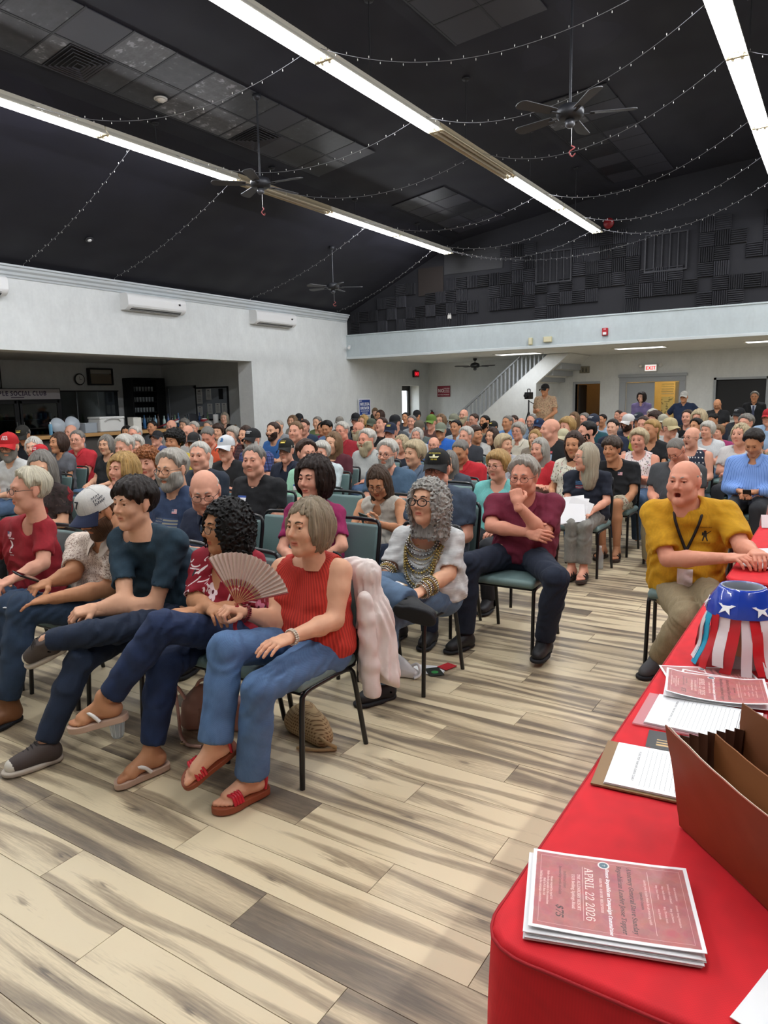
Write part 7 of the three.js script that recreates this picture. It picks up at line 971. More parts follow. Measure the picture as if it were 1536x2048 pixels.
{ const o = thing('wall_clock', 'round white clock on the wall behind the bar', 'clock', null, [BX + 0.03, 2.3, -11.35]); const g = lathe([[0, 0], [0.14, 0], [0.15, 0.02], [0.135, 0.04], [0.12, 0.03], [0, 0.03]], 28); g.rotateZ(-Math.PI / 2); mesh('case', g, mat('#222', 0.4), o); const f = new THREE.CircleGeometry(0.12, 28); f.rotateY(Math.PI / 2); mesh('dial', at(f, [0.035, 0, 0]), mat('#e6e6e2', 0.5), o); mesh('hands', [at(rbox(0.004, 0.08, 0.008, 0.001), [0.04, 0.03, 0.01], [0.3, 0, 0]), at(rbox(0.004, 0.06, 0.01, 0.001), [0.04, -0.01, -0.02], [1.6, 0, 0])], mat('#111', 0.5), o); }
{ const o = thing('bar_mirror', 'mirror panels behind the bar bottles', 'mirror', null, [BX + 0.02, 1.55, -11.55]); for (let k = 0; k < 3; k++) mesh('pane', at(rbox(0.012, 0.88, 0.6, 0.003), [0, 0, 0.62 - k * 0.62]), mat('#8f979c', 0.06, { metalness: 1 }), o); mesh('frame', [at(rbox(0.02, 0.03, 1.9, 0.004), [0.004, 0.455, 0]), at(rbox(0.02, 0.03, 1.9, 0.004), [0.004, -0.455, 0])], mat('#3a3a3c', 0.5), o); }
{ const o = thing('glass_cabinet', 'tall black cabinet with shelves of glasses', 'cabinet', null, [BX + 0.22, 0, -13.2]), bk = mat('#0f0f11', 0.5); mesh('carcass', [at(rbox(0.03, 1.3, 1.1, 0.006), [-0.18, 1.68, 0]), at(rbox(0.4, 0.05, 1.1, 0.006), [0, 2.32, 0]), at(rbox(0.4, 1.3, 0.05, 0.006), [0, 1.68, 0.53]), at(rbox(0.4, 1.3, 0.3, 0.006), [0, 1.68, -0.4]), at(rbox(0.4, 1.0, 1.1, 0.006), [0, 0.52, 0])], bk, o); for (let k = 0; k < 4; k++) mesh('shelf', at(rbox(0.36, 0.02, 0.75, 0.004), [0, 1.14 + k * 0.28, 0.13]), mat('#2d2d30', 0.5), o); }
{ const gg = lathe([[0, 0], [0.03, 0], [0.034, 0.12], [0.031, 0.12], [0.027, 0.008], [0, 0.008]], 10), gm = mat('#c9d2d4', 0.1, { transparent: true, opacity: 0.6 }); for (let k = 0; k < 4; k++) for (let i = 0; i < 7; i++) { const q = mesh('drinking_glass', gg, gm); q.position.set(BX + 0.3, 1.15 + k * 0.28, -(12.78 + i * 0.1)); tag(q, `glass on ${['lowest', 'second', 'third', 'top'][k]} shelf of the black cabinet`, 'glass', 'glasses in the black cabinet'); } }
{ // end wall: door and notice board
  const o = sgroup('door_4', 'grey door in the end wall of the bar'); mesh('door_frame', [box(-16.28, -16.2, 0, 2.12, BE - 0.04, BE), box(-15.2, -15.12, 0, 2.12, BE - 0.04, BE), box(-16.28, -15.12, 2.05, 2.13, BE - 0.04, BE)], mat('#a4a9ad', 0.6), o); mesh('door_leaf', box(-16.2, -15.2, 0, 2.05, BE - 0.02, BE), mat('#a4a9ad', 0.6), o);
  const b = thing('notice_board', 'framed notice board with certificates beside the bar', 'notice board', null, [-14.5, 1.62, -(BE - 0.03)]); mesh('board', rbox(1.18, 0.84, 0.02, 0.004), mat('#8d9399', 0.7), b); mesh('frame', [at(rbox(1.24, 0.04, 0.04, 0.006), [0, 0.43, 0]), at(rbox(1.24, 0.04, 0.04, 0.006), [0, -0.43, 0]), at(rbox(0.04, 0.9, 0.04, 0.006), [0.6, 0, 0]), at(rbox(0.04, 0.9, 0.04, 0.006), [-0.6, 0, 0])], mat('#1d1d20', 0.5), b);
  const cert = canvasTex(64, 84, (c) => { c.fillStyle = '#e2e2de'; c.fillRect(0, 0, 64, 84); c.fillStyle = '#555'; for (let i = 0; i < 6; i++) c.fillRect(12, 22 + i * 9, 40, 2); c.fillStyle = '#333'; c.fillRect(18, 9, 28, 5); });
  [[-0.46, 0.2, 0.22, 0.4], [-0.1, 0.25, 0.19, 0.3], [-0.08, -0.14, 0.18, 0.28], [0.22, -0.12, 0.17, 0.26], [0.46, -0.12, 0.17, 0.26], [-0.46, -0.2, 0.18, 0.26]].forEach(([x, y, w, h]) => mesh('certificate', at(rbox(w, h, 0.01, 0.002), [x, y, 0.016]), mat('#ffffff', 0.6, { map: cert }), b)); mesh('dark_plaque', at(rbox(0.16, 0.28, 0.012, 0.003), [0.36, 0.25, 0.016]), mat('#1b1b1e', 0.5), b);
}
// things standing on the counter
{ const bottleG = lathe([[0, 0], [0.035, 0], [0.037, 0.02], [0.037, 0.18], [0.03, 0.215], [0.013, 0.25], [0.013, 0.3], [0.016, 0.302], [0.016, 0.315], [0, 0.315]], 12), cols = ['#2c5a86', '#1d2a22', '#7aa0b4', '#3a2418', '#9fb6b0', '#27406a', '#1a1a1c', '#5a7a54'];
  for (let i = 0; i < 16; i++) { const d = 11.2 + i * 0.13 + rr(-0.02, 0.02), q = mesh('bottle', bottleG, mat(cols[i % 8], 0.15, { clearcoat: 0.5 })); q.position.set(-13.86 + rr(-0.03, 0.05), 1.07, -d); q.scale.y = rr(0.85, 1.15); tag(q, `${['blue', 'dark green', 'pale blue', 'brown', 'clear', 'navy', 'black', 'green'][i % 8]} bottle on the bar, ${i < 8 ? 'nearer the white cooler' : 'nearer the red tray'}`, 'bottle', 'bottles on the bar'); } }
{ const o = thing('cooler', 'white plastic cooler box standing on the bar', 'cooler', null, [-13.6, 1.07, -9.95]); mesh('body', at(rbox(0.42, 0.28, 0.62, 0.03, 3), [0, 0.14, 0]), mat('#d9d9d4', 0.5), o); mesh('lid', at(rbox(0.44, 0.05, 0.64, 0.02, 3), [0, 0.3, 0]), mat('#e8e8e4', 0.45), o); mesh('handle', tube([[0.22, 0.22, -0.2], [0.25, 0.28, -0.1], [0.25, 0.28, 0.1], [0.22, 0.22, 0.2]], 0.012, 16, 6), mat('#c4c4c0', 0.5), o); }
{ const o = thing('white_carton', 'narrow white carton beside the cooler', 'carton', null, [-13.55, 1.07, -10.65]); mesh('box', at(rbox(0.2, 0.28, 0.22, 0.006), [0, 0.14, 0]), mat('#dedcd2', 0.7), o); mesh('flap', at(rbox(0.21, 0.006, 0.12, 0.002), [0, 0.285, 0.05]), mat('#e6e4da', 0.7), o); }
{ const pg = lathe([[0, 0], [0.16, 0.0], [0.17, 0.02], [0.12, 0.1], [0.0, 0.13]], 24); pg.rotateZ(-1.35); for (const [d, y, l] of [[8.75, 0.17, 'clear plastic dome leaning on the bar, left one'], [9.08, 0.19, 'clear plastic dome leaning on the bar, right one']]) { const q = mesh('plastic_dome', pg, mat('#c9d2da', 0.15, { transparent: true, opacity: 0.75 })); q.position.set(-13.55, 1.07 + y, -d); tag(q, l, 'dome', 'plastic domes'); } }
{ const o = thing('clear_bin', 'clear plastic bin between domes and cooler', 'bin', null, [-13.62, 1.07, -9.47]); mesh('walls', [at(rbox(0.3, 0.2, 0.008, 0.002), [0, 0.1, 0.14]), at(rbox(0.3, 0.2, 0.008, 0.002), [0, 0.1, -0.14]), at(rbox(0.008, 0.2, 0.28, 0.002), [0.15, 0.1, 0]), at(rbox(0.008, 0.2, 0.28, 0.002), [-0.15, 0.1, 0])], mat('#b9c2c8', 0.15, { transparent: true, opacity: 0.6 }), o); mesh('rim', [at(rbox(0.32, 0.015, 0.02, 0.004), [0, 0.2, 0.14]), at(rbox(0.32, 0.015, 0.02, 0.004), [0, 0.2, -0.14])], mat('#c9d2d8', 0.3), o); }
{ const o = thing('spray_can', 'blue and white spray can on the bar', 'can', null, [-13.4, 1.07, -8.5]); mesh('can', lathe([[0, 0], [0.035, 0], [0.035, 0.2], [0.02, 0.225], [0, 0.225]], 16), mat('#6fa3c0', 0.35), o); mesh('nozzle', at(rod([0, 0.22, 0], [0, 0.26, 0], 0.014), [0, 0, 0]), mat('#efefef', 0.5), o); }
{ const o = thing('red_tray', 'red tray of napkins leaning on the bar', 'tray', null, [-13.45, 1.185, -11.5]); mesh('tray', at(rbox(0.3, 0.02, 0.5, 0.008), [0, 0, 0], [0.3, 0, 0.2]), mat('#8a2a30', 0.5), o); mesh('napkins', at(rbox(0.16, 0.06, 0.3, 0.03, 3), [0.02, 0.03, -0.3]), mat('#dcdad6', 0.9), o); }
{ const o = thing('paper_towel_roll', 'white paper towel roll at the end of the bar', 'paper roll', null, [-13.5, 1.07, -13.1]); mesh('roll', lathe([[0.02, 0], [0.07, 0], [0.07, 0.28], [0.02, 0.28]], 20), mat('#e8e8e4', 0.9), o); mesh('spindle', rod([0, 0, 0], [0, 0.32, 0], 0.01), mat('#999', 0.4), o); }
{ const o = thing('cash_register', 'small grey cash register on the bar', 'register', null, [-13.5, 1.07, -12.4]); mesh('body', at(rbox(0.3, 0.12, 0.34, 0.015), [0, 0.06, 0]), mat('#55575a', 0.6), o); mesh('screen', at(rbox(0.04, 0.2, 0.28, 0.01), [-0.08, 0.22, 0], [0, 0, 0.2]), mat('#2a2c30', 0.4), o); }
{ const o = thing('red_bucket', 'red bucket with paper on the bar end', 'bucket', null, [-13.6, 1.07, -12.8]); mesh('pail', lathe([[0, 0], [0.08, 0], [0.1, 0.17], [0.094, 0.17], [0.076, 0.008], [0, 0.008]], 20), mat('#a82a34', 0.5), o); mesh('paper', at(new THREE.SphereGeometry(0.08, 10, 8), [0, 0.16, 0], [0, 0, 0], [1, 0.5, 1]), mat('#d6d3cc', 0.9), o); }
{ const o = thing('coffee_urn', 'steel coffee urn by the column', 'urn', null, [-12.2, 0, -13.3]); mesh('stand', at(rbox(0.34, 0.8, 0.34, 0.01), [0, 0.4, 0]), mat('#3a3b3d', 0.6), o); mesh('tank', at(lathe([[0, 0], [0.13, 0], [0.14, 0.02], [0.14, 0.36], [0.1, 0.42], [0.03, 0.44], [0, 0.44]], 24), [0, 0.8, 0]), mat('#b9bcbe', 0.25, { metalness: 1 }), o); mesh('tap', at(rbox(0.03, 0.05, 0.1, 0.008), [0, 0.86, 0.16]), mat('#1b1b1b', 0.5), o); }
// ---------- standing people ----------
const STAND = { pel: [0, 0.95, 0], ch: [0, 1.24, -0.02], nk: [0, 1.43, -0.03], hd: [0, 1.59, 0.01], shR: [-0.19, 1.38, -0.03], elR: [-0.25, 1.1, -0.03], wrR: [-0.22, 0.86, 0.06], shL: [0.19, 1.38, -0.03], elL: [0.25, 1.1, -0.03], wrL: [0.22, 0.86, 0.06], hiR: [-0.09, 0.93, 0], knR: [-0.1, 0.5, 0.01], anR: [-0.1, 0.09, -0.02], hiL: [0.09, 0.93, 0], knL: [0.1, 0.5, 0.01], anL: [0.1, 0.09, -0.02] };
function stander(x, d, hc, spec, P) { const s = hc / 1.59; const F = makeFigure({ hb: 0.03, hc: 0.022, hh: 0.012, hem: 0.88, fold: 0.6, ...spec, J: { ...STAND, ...(spec.J || {}) } }); const o = person({ x, d, fig: F, lod: 'far', ...P }); o.scale.setScalar(s); o.rotation.y = (P.turnDeg || 0) * Math.PI / 180; return o; }
stander(-4.3, 18.5, 1.56, { build: 'w', sleeve: 1.95, neck: 'polo', J: { elR: [-0.2, 1.12, 0.03], wrR: [0.04, 1.12, 0.16], elL: [0.2, 1.12, 0.03], wrL: [-0.04, 1.09, 0.18] } }, { label: 'standing person in lavender button shirt with arms folded', skin: 'pale', shirt: cloth('#8a7cae'), collar: 1, pants: mat('#2a2a30', 0.9), head: { face: 'woman', hair: 'bobBig', hc: '#2b1d18', yaw: -15 } });
stander(-3.15, 17.6, 1.55, { build: 'h', sleeve: 0.75, neck: 'polo', J: { elR: [-0.4, 1.16, -0.12], wrR: [-0.2, 1.0, 0.02], elL: [0.4, 1.16, -0.12], wrL: [0.2, 1.0, 0.02] } }, { label: 'standing person in navy polo and white cap, hands on hips', skin: 'tan', shirt: cloth('#1d2e4c'), collar: 1, pants: mat('#26282c', 0.9), head: { face: 'man', hair: 'crop', hc: '#7a7268', cap: '#d8d5cc', yaw: -5 } });
stander(-2.25, 16.2, 1.4, { build: 'h', sleeve: 0.75, neck: 'polo', J: { wrR: [-0.04, 1.1, 0.24], elR: [-0.24, 1.1, 0.02], wrL: [0.05, 1.1, 0.24], elL: [0.24, 1.1, 0.02] }, hands: ['hold', 'hold'] }, { label: 'standing person in black polo looking down at their hands', skin: 'tan', shirt: cloth('#18191b'), collar: 1, pants: mat('#1c1d20', 0.9), head: { face: 'broad', hair: 'none', yaw: -5, pitch: 32, hc: '#3a2c24' } });
{ const o = stander(-1.81, 18.6, 1.52, { build: 'm', sleeve: 1.95, neck: 'v', baggy: 0.01 }, { label: 'standing person in dark suit and tie before the serving hatch', skin: 'tan', shirt: cloth('#16171b'), shirtName: 'suit_jacket', collar: 1, collarW: 0.12, pants: mat('#16171b', 0.9), head: { face: 'lean', hair: 'combed', hc: '#8d877e', glasses: 1 } }); mesh('dress_shirt', at(prism([[-0.06, 0], [0.06, 0], [0, -0.24]], 0.01), [0, 1.4, 0.09], [-0.1, 0, 0]), mat('#cdd6e2', 0.8), o); mesh('necktie', at(prism([[-0.018, 0.02], [0.018, 0.02], [0.03, -0.22], [0, -0.26], [-0.03, -0.22]], 0.012), [0, 1.37, 0.103], [-0.1, 0, 0]), mat('#3c4460', 0.6), o); }
stander(-6.6, 18.0, 1.79, { build: 'h', sleeve: 0.75, neck: 'polo', J: { wrL: [0.12, 0.95, 0.24], elL: [0.28, 1.1, 0.06], wrR: [-0.1, 1.15, 0.25] } }, { label: 'standing person in printed tan shirt behind a tripod camera', skin: 'tan', shirt: fab('#c0a282', 'leaf'), collar: 1, pants: mat('#4a443c', 0.9), head: { face: 'man', hair: 'crop', hc: '#4b4038', cap: '#201c1a', yaw: -20 } });
stander(-10.75, 16.4, 1.38, { build: 'm', sleeve: 1.95, neck: 'polo', J: { hd: [0.0, 1.5, 0.12], nk: [0, 1.38, 0.04] } }, { label: 'person in dark olive jacket leaning forward against side wall', skin: 'pale', shirt: cloth('#3e433a'), collar: 1, pants: mat('#26282c', 0.9), head: { face: 'lady', hair: 'bob', hc: '#7c6246', pitch: 30, yaw: 30 } });
{ const F = figure('barw', { build: 'w', sleeve: 1.95, hb: 0.03, hc: 0.024, hh: 0.012, hem: 0.52, feet: 'shoe' }); const o = person({ x: -12.85, d: 12.75, fig: F, lod: 'far', label: 'person in black sweater seated apart beside the column', skin: 'pale', shirt: cloth('#17181b'), pants: mat('#222', 0.9), head: { face: 'lady', hair: 'long', hc: '#b5aa98', yaw: 25 } }); o.scale.setScalar(1.1); chairSpots.push([-12.85, 12.75, 'person in black sweater beside the column']); }
{ const o = thing('video_tripod', 'black tripod with video camera under the balcony', 'tripod', null, [-7.0, 0, -17.9]), bk = mat('#141416', 0.5); for (let k = 0; k < 3; k++) { const a = k * 2.094 + 0.4; mesh('leg', rod([0, 1.25, 0], [Math.sin(a) * 0.42, 0, Math.cos(a) * 0.42], 0.018, 0.014), bk, o); } mesh('column', rod([0, 1.1, 0], [0, 1.55, 0], 0.02), bk, o); const c = mesh('camera_body', at(rbox(0.14, 0.18, 0.28, 0.02), [0, 1.66, 0]), bk, o); mesh('lens', at(rod([0, 0, 0.1], [0, 0, 0.24], 0.045, 0.05, 16), [0, 1.66, 0]), mat('#1b1b1e', 0.3), c); mesh('handle', tube([[0, 1.75, -0.1], [0, 1.82, -0.08], [0, 1.82, 0.08], [0, 1.75, 0.1]], 0.012, 14, 6), bk, c); mesh('pan_bar', rod([0, 1.52, 0], [0.25, 1.35, -0.2], 0.01), bk, o); }
// ---------- chairs ----------
const padMat = mat('#6d8583', 0.55, { bumpMap: plasterBump, bumpScale: 0.0006 }), frameMat = mat('#131315', 0.35, { metalness: 0.3, clearcoat: 0.3 });
const chairGeo = (() => {
  const seg = 10, r = 0.0125, g = {};
  g.seat = rbox(0.45, 0.055, 0.44, 0.026, 4); g.seat.translate(0, 0.452, 0.01);
  g.board = rbox(0.43, 0.014, 0.41, 0.006); g.board.translate(0, 0.42, 0.01);
  const back = rbox(0.405, 0.37, 0.04, 0.02, 4); { const p = back.attributes.position; for (let i = 0; i < p.count; i++) p.setZ(i, p.getZ(i) - 0.02 * (1 - (p.getX(i) / 0.2) ** 2)); back.computeVertexNormals(); } back.rotateX(-0.17); back.translate(0, 0.675, -0.242); g.back = back;
  g.loop = tube([[0.215, 0.43, -0.17], [0.214, 0.5, -0.2], [0.212, 0.7, -0.245], [0.208, 0.83, -0.272], [0.19, 0.872, -0.281], [0.15, 0.882, -0.284], [0, 0.886, -0.29], [-0.15, 0.882, -0.284], [-0.19, 0.872, -0.281], [-0.208, 0.83, -0.272], [-0.212, 0.7, -0.245], [-0.214, 0.5, -0.2], [-0.215, 0.43, -0.17]], r, 56, 8);
  for (const s of [-1, 1]) { g['f' + s] = tube([[s * 0.215, 0.425, -0.12], [s * 0.216, 0.427, 0.12], [s * 0.216, 0.418, 0.19], [s * 0.217, 0.37, 0.213], [s * 0.222, 0.0, 0.238]], r, 22, 8); g['r' + s] = tube([[s * 0.215, 0.425, -0.06], [s * 0.216, 0.415, -0.14], [s * 0.218, 0.36, -0.17], [s * 0.225, 0.0, -0.245]], r, 18, 8); g['c' + s] = [at(lathe([[0, 0], [0.015, 0], [0.016, 0.02], [0.013, 0.028]], 10), [s * 0.222, 0, 0.238]), at(lathe([[0, 0], [0.015, 0], [0.016, 0.02], [0.013, 0.028]], 10), [s * 0.225, 0, -0.245])]; }
  g.rail = [rod([-0.215, 0.412, 0.17], [0.215, 0.412, 0.17], 0.009), rod([-0.215, 0.412, -0.13], [0.215, 0.412, -0.13], 0.009)]; return g;
})();
function makeChair(label) {
  const o = thing('stacking_chair', label, 'chair', 'green padded chairs');
  mesh('seat', chairGeo.seat, padMat, o); mesh('seat_board', chairGeo.board, frameMat, o);
  mesh('backrest', chairGeo.back, padMat, o); mesh('back_frame', chairGeo.loop, frameMat, o);
  for (const s of [-1, 1]) { mesh('leg', chairGeo['f' + s], frameMat, o); mesh('leg', chairGeo['r' + s], frameMat, o); }
  mesh('rail', chairGeo.rail[0], frameMat, o); mesh('rail', chairGeo.rail[1], frameMat, o);
  return o;
}
const chair0 = makeChair('black framed chair under the person in red sleeveless top');
function placeChair(x, d, turn, label) { const c = chairSpots.used ? chair0.clone() : chair0; if (chairSpots.used) { c.name = numbered('stacking_chair'); scene.add(c); } chairSpots.used = 1; c.position.set(x, 0, -d); c.rotation.y = turn; c.userData = { label, category: 'chair', group: 'green padded chairs' }; return c; }
for (const [x, d, l, t] of [[-2.085, 2.43, 'black framed chair under the person in red sleeveless top'], [-2.6, 2.43, 'chair under the person in floral blouse'], [-3.12, 2.43, 'chair under the person with ankle over knee'], [-3.66, 2.43, 'chair under the person in white numbered cap'], [-4.2, 2.43, 'chair under the person in red kangaroo t-shirt'], [-2.11, 3.53, 'aisle chair under the person with silver necklaces'], [-2.68, 3.5, 'empty green padded chair beside the silver necklaces'], [-2.86 - 0.4, 3.52, 'chair under the person in magenta polo'], [-1.83, 4.46, 'aisle chair under the person in maroon polo'], [-3.02, 4.62, 'chair under the person typing on a phone'], [-3.0, 5.55, 'empty chair with black frame behind the phone user'], [-3.55, 4.6, 'empty green chair left of the phone user'], [-4.9, 7.4, 'empty chair in front of the pale grey sleeveless shirt'], [-4.2, 6.35, 'empty green chair behind mint green shirt'], [-2.03, 6.57, 'aisle chair under the person in navy dotted flag tee'], [-2.02, 7.58, 'aisle chair under the person in black henley'], [-0.74, 4.62, 'chair under the person in yellow t-shirt', 0.1]])
  placeChair(x, d, t || 0, l);
for (const [x, d, l] of chairSpots) placeChair(x, d, 0, 'chair under ' + l).scale.y = d > 4.5 ? 0.92 : 1;
// ---------- tables with red cloths ----------
const redCloth = mat('#e01322', 0.8, { map: dataTex(256, 256, (u, v) => { const k = 236 + 14 * tn(u, v, 9, 9) + 10 * Math.sin(u * 6.283 * 64) * Math.sin(v * 6.283 * 64); return [k, k, k]; }, true, [3, 3]), });
function tableCloth(x0, x1, d0, d1, y, label, seamLabel) {
  const P = [], I = [], UV = [], n = 168, hw = (x1 - x0) / 2, hl = (d1 - d0) / 2, cx = (x0 + x1) / 2, cd = (d0 + d1) / 2, rc = 0.07;
  const per = t => { // rounded rectangle, t in 0..1
    const L = [2 * hl - 2 * rc, Math.PI / 2 * rc, 2 * hw - 2 * rc, Math.PI / 2 * rc], tot = 2 * (L[0] + L[1] + L[2] + L[3]); let s = t * tot; let px = hw, pz = -hl + rc, ang = 0;
    const seq = [[0, L[0]], [1, L[1]], [0, L[2]], [1, L[3]], [0, L[0]], [1, L[1]], [0, L[2]], [1, L[3]]]; let dx = 0, dz = 1, nx = 1, nz = 0;
    for (const [k, l] of seq) { const q = Math.min(s, l); if (!k) { px += dx * q; pz += dz * q; } else { const a = q / rc, c = Math.cos(a), sn = Math.sin(a); const ox = px - nx * rc, oz = pz - nz * rc; const n2x = nx * c + dx * sn, n2z = nz * c + dz * sn, d2x = dx * c - nx * sn, d2z = dz * c - nz * sn; px = ox + n2x * rc; pz = oz + n2z * rc; nx = n2x; nz = n2z; dx = d2x; dz = d2z; } s -= q; if (s <= 1e-9) break; }
    return [px, pz, nx, nz]; };
  const rings = [[-0.9, 0], [-0.7, 0], [-0.5, 0], [-0.3, 0], [-0.15, 0], [-0.05, 0.0], [-0.012, 0], [-0.003, -0.003], [0.002, -0.012], [0.004, -0.05], [0.008, -0.15], [0.012, -0.3], [0.018, -0.45], [0.024, -0.6], [0.03, -(y - 0.004)]];
  const cen = 0; P.push(cx, y, -cd); UV.push(cx, cd);
  rings.forEach(([o, dy], r) => { for (let i = 0; i < n; i++) { const t = i / n, [px, pz, nx, nz] = per(t); let X, Z, Y = y + dy; if (o < -0.02) { const k = 1 + o; X = px * Math.max(k, 0.06); Z = pz * Math.max(k, 0.06); Y += 0.0016 * N(X * 9, Z * 9, 1) + 0.0012 * N(X * 24, Z * 8, 4); } else { const dep = -dy / y, w = dep * (0.012 * Math.sin(t * 6.283 * 23 + 3 * N(t * 20, 0, 0)) + 0.012 * N(t * 60, dep * 2, 0)); X = px + nx * (o + w); Z = pz + nz * (o + w); } P.push(cx + X, Y, -cd + Z); UV.push(cx + X + (o > 0 ? nz * dy : 0), cd - Z + (o > 0 ? dy : 0)); } });
  for (let i = 0; i < n; i++) { const a = 1 + i, b = 1 + (i + 1) % n; I.push(0, b, a); for (let r = 0; r < rings.length - 1; r++) { const q = 1 + r * n + i, w = 1 + r * n + (i + 1) % n; I.push(q, w, q + n, w, w + n, q + n); } }
  const g = new THREE.BufferGeometry(); g.setAttribute('position', new THREE.BufferAttribute(new Float32Array(P), 3)); g.setAttribute('uv', new THREE.BufferAttribute(new Float32Array(UV), 2)); g.setIndex(I); g.computeVertexNormals();
  const o = thing('tablecloth', label, 'tablecloth', null); mesh('cloth', g, redCloth, o);
  const seam = []; for (let i = 0; i < 120; i++) { const [px, pz, nx, nz] = per(i / 120); seam.push([cx + px + nx * 0.003, y - 0.012, -cd + pz + nz * 0.003]); } mesh('edge_seam', tube(seam, 0.0035, 240, 6, true), mat('#a30d19', 0.8), o);
  return o;
}
function foldTable(x0, x1, d0, d1, y, label) { const o = thing('folding_table', label, 'table'); mesh('tabletop', box(x0 + 0.02, x1 - 0.02, y - 0.05, y - 0.008, d0 + 0.02, d1 - 0.02, 0.01), mat('#cfcfc8', 0.6), o); for (const x of [x0 + 0.1, x1 - 0.1]) for (const d of [d0 + 0.3, d1 - 0.3]) mesh('leg', rod(V(x, 0, d), V(x, y - 0.05, d), 0.014), mat('#55565a', 0.4), o); }
foldTable(-0.46, 0.3, 1.0, 3.44, 0.75, 'folding table under the near red cloth'); tableCloth(-0.465, 0.3, 0.99, 3.44, 0.752, 'red fitted cloth on the near table, draped to the floor');
foldTable(-0.44, 0.32, 3.78, 6.6, 0.75, 'folding table under the far red cloth'); tableCloth(-0.445, 0.32, 3.76, 6.6, 0.752, 'red fitted cloth on the far table beside yellow t-shirt');
const TY = 0.7545;
const pageTex = canvasTex(680, 880, (c, w, h) => {
  c.fillStyle = '#f6f2f2'; c.fillRect(0, 0, w, h); c.fillStyle = '#b4706a'; c.fillRect(22, 22, w - 44, h - 44); for (let i = 0; i < 900; i++) { c.fillStyle = `rgba(${120 + rnd() * 90},${50 + rnd() * 50},${60 + rnd() * 40},.08)`; c.beginPath(); c.ellipse(rnd() * w, rnd() * h, 40, 26, rnd() * 3, 0, 7); c.fill(); } c.strokeStyle = 'rgba(250,220,215,.6)'; c.lineWidth = 2; c.strokeRect(48, 48, w - 96, h - 96); c.fillStyle = '#f6f2f2'; c.fillRect(0, 0, w, 20); c.fillRect(0, 0, 20, h); c.fillRect(w - 20, 0, 20, h); c.fillRect(0, h - 20, w, 20);
  c.textAlign = 'center'; c.fillStyle = '#ecc9c2'; c.font = '15px serif'; for (let i = 0; i < 8; i++) { c.fillText(['Host Committee', 'Senator Doug Mastriano', 'Senator Chris Gebhard', 'Rep. Joe Hamm', 'Rep. Barb Gleim', 'Rep. Thomas Kutz', 'Rep. Dane Watro', 'and friends'][i], w * 0.5 + (i % 2 ? 90 : -90), 96 + Math.floor(i / 2) * 32 + (i % 2) * 8); } c.fillRect(80, 226, w - 160, 2);
  c.font = 'italic 18px serif'; c.fillText('invite you to join them for an evening with', w / 2, 254); c.fillStyle = '#3a2320'; c.font = 'bold 20px serif'; c.fillText('Special Guests', w / 2, 284); c.font = 'italic bold 35px serif'; c.fillText('Attorney General Dave Sunday', w / 2, 340); c.fillText('Republican Leader Jesse Topper', w / 2, 396);
  c.fillStyle = '#fff'; c.font = 'italic bold 27px serif'; c.fillText('House Republican Campaign Committee', w / 2 + 32, 462); c.fillStyle = '#e8e0da'; c.beginPath(); c.arc(70, 470, 34, 0, 7); c.fill(); c.fillStyle = '#53707c'; c.beginPath(); c.arc(70, 470, 25, 0, 7); c.fill(); c.fillStyle = '#e8e0da'; c.font = 'bold 26px serif'; c.fillText('7', 70, 479);
  c.fillStyle = '#f6dfd6'; c.font = '20px serif'; c.fillText('6:00 PM - 8:00 PM  RECEPTION', w / 2, 500); c.font = '66px serif'; c.fillText('APRIL 22 2026', w / 2, 580); c.fillRect(110, 592, w - 220, 2); c.font = '24px serif'; c.fillText('THE ALLENBERRY RESORT', w / 2, 624); c.fillText('1559 Boiling Springs Road', w / 2, 654); c.fillStyle = '#3a2320'; c.font = '19px serif'; c.fillText('Individual ticket', 250, 700); c.fillText('Sponsorship levels available', 260, 726); c.font = 'italic bold 58px serif'; c.fillText('$75', 520, 740); c.fillStyle = '#f2d4ca'; c.font = '16px serif'; for (let i = 0; i < 4; i++) c.fillText(['Please respond by April 15', 'Make checks payable to the committee', 'Mail to P.O. Box 118', 'Paid for by the campaign committee'][i], w / 2, 772 + i * 20);
});
const formTex = canvasTex(512, 660, (c, w, h) => { c.fillStyle = '#f7f7f7'; c.fillRect(0, 0, w, h); c.fillStyle = '#26324a'; c.fillRect(30, 24, 70, 34); c.fillStyle = '#3b6aa8'; c.fillRect(w - 110, 24, 70, 34); c.fillStyle = '#555'; for (let i = 0; i < 6; i++) c.fillRect(40, 72 + i * 12, w - 80 - (i % 2) * 60, 3); c.strokeStyle = '#8a8a8a'; c.lineWidth = 2; for (let i = 0; i < 13; i++) { c.beginPath(); c.moveTo(36, 170 + i * 26); c.lineTo(w - 36, 170 + i * 26); c.stroke(); } c.fillStyle = '#444'; c.font = 'bold 17px sans-serif'; c.textAlign = 'center'; c.fillText('PLEASE PRINT NAME AND ADDRESS CLEARLY', w / 2, 530); });
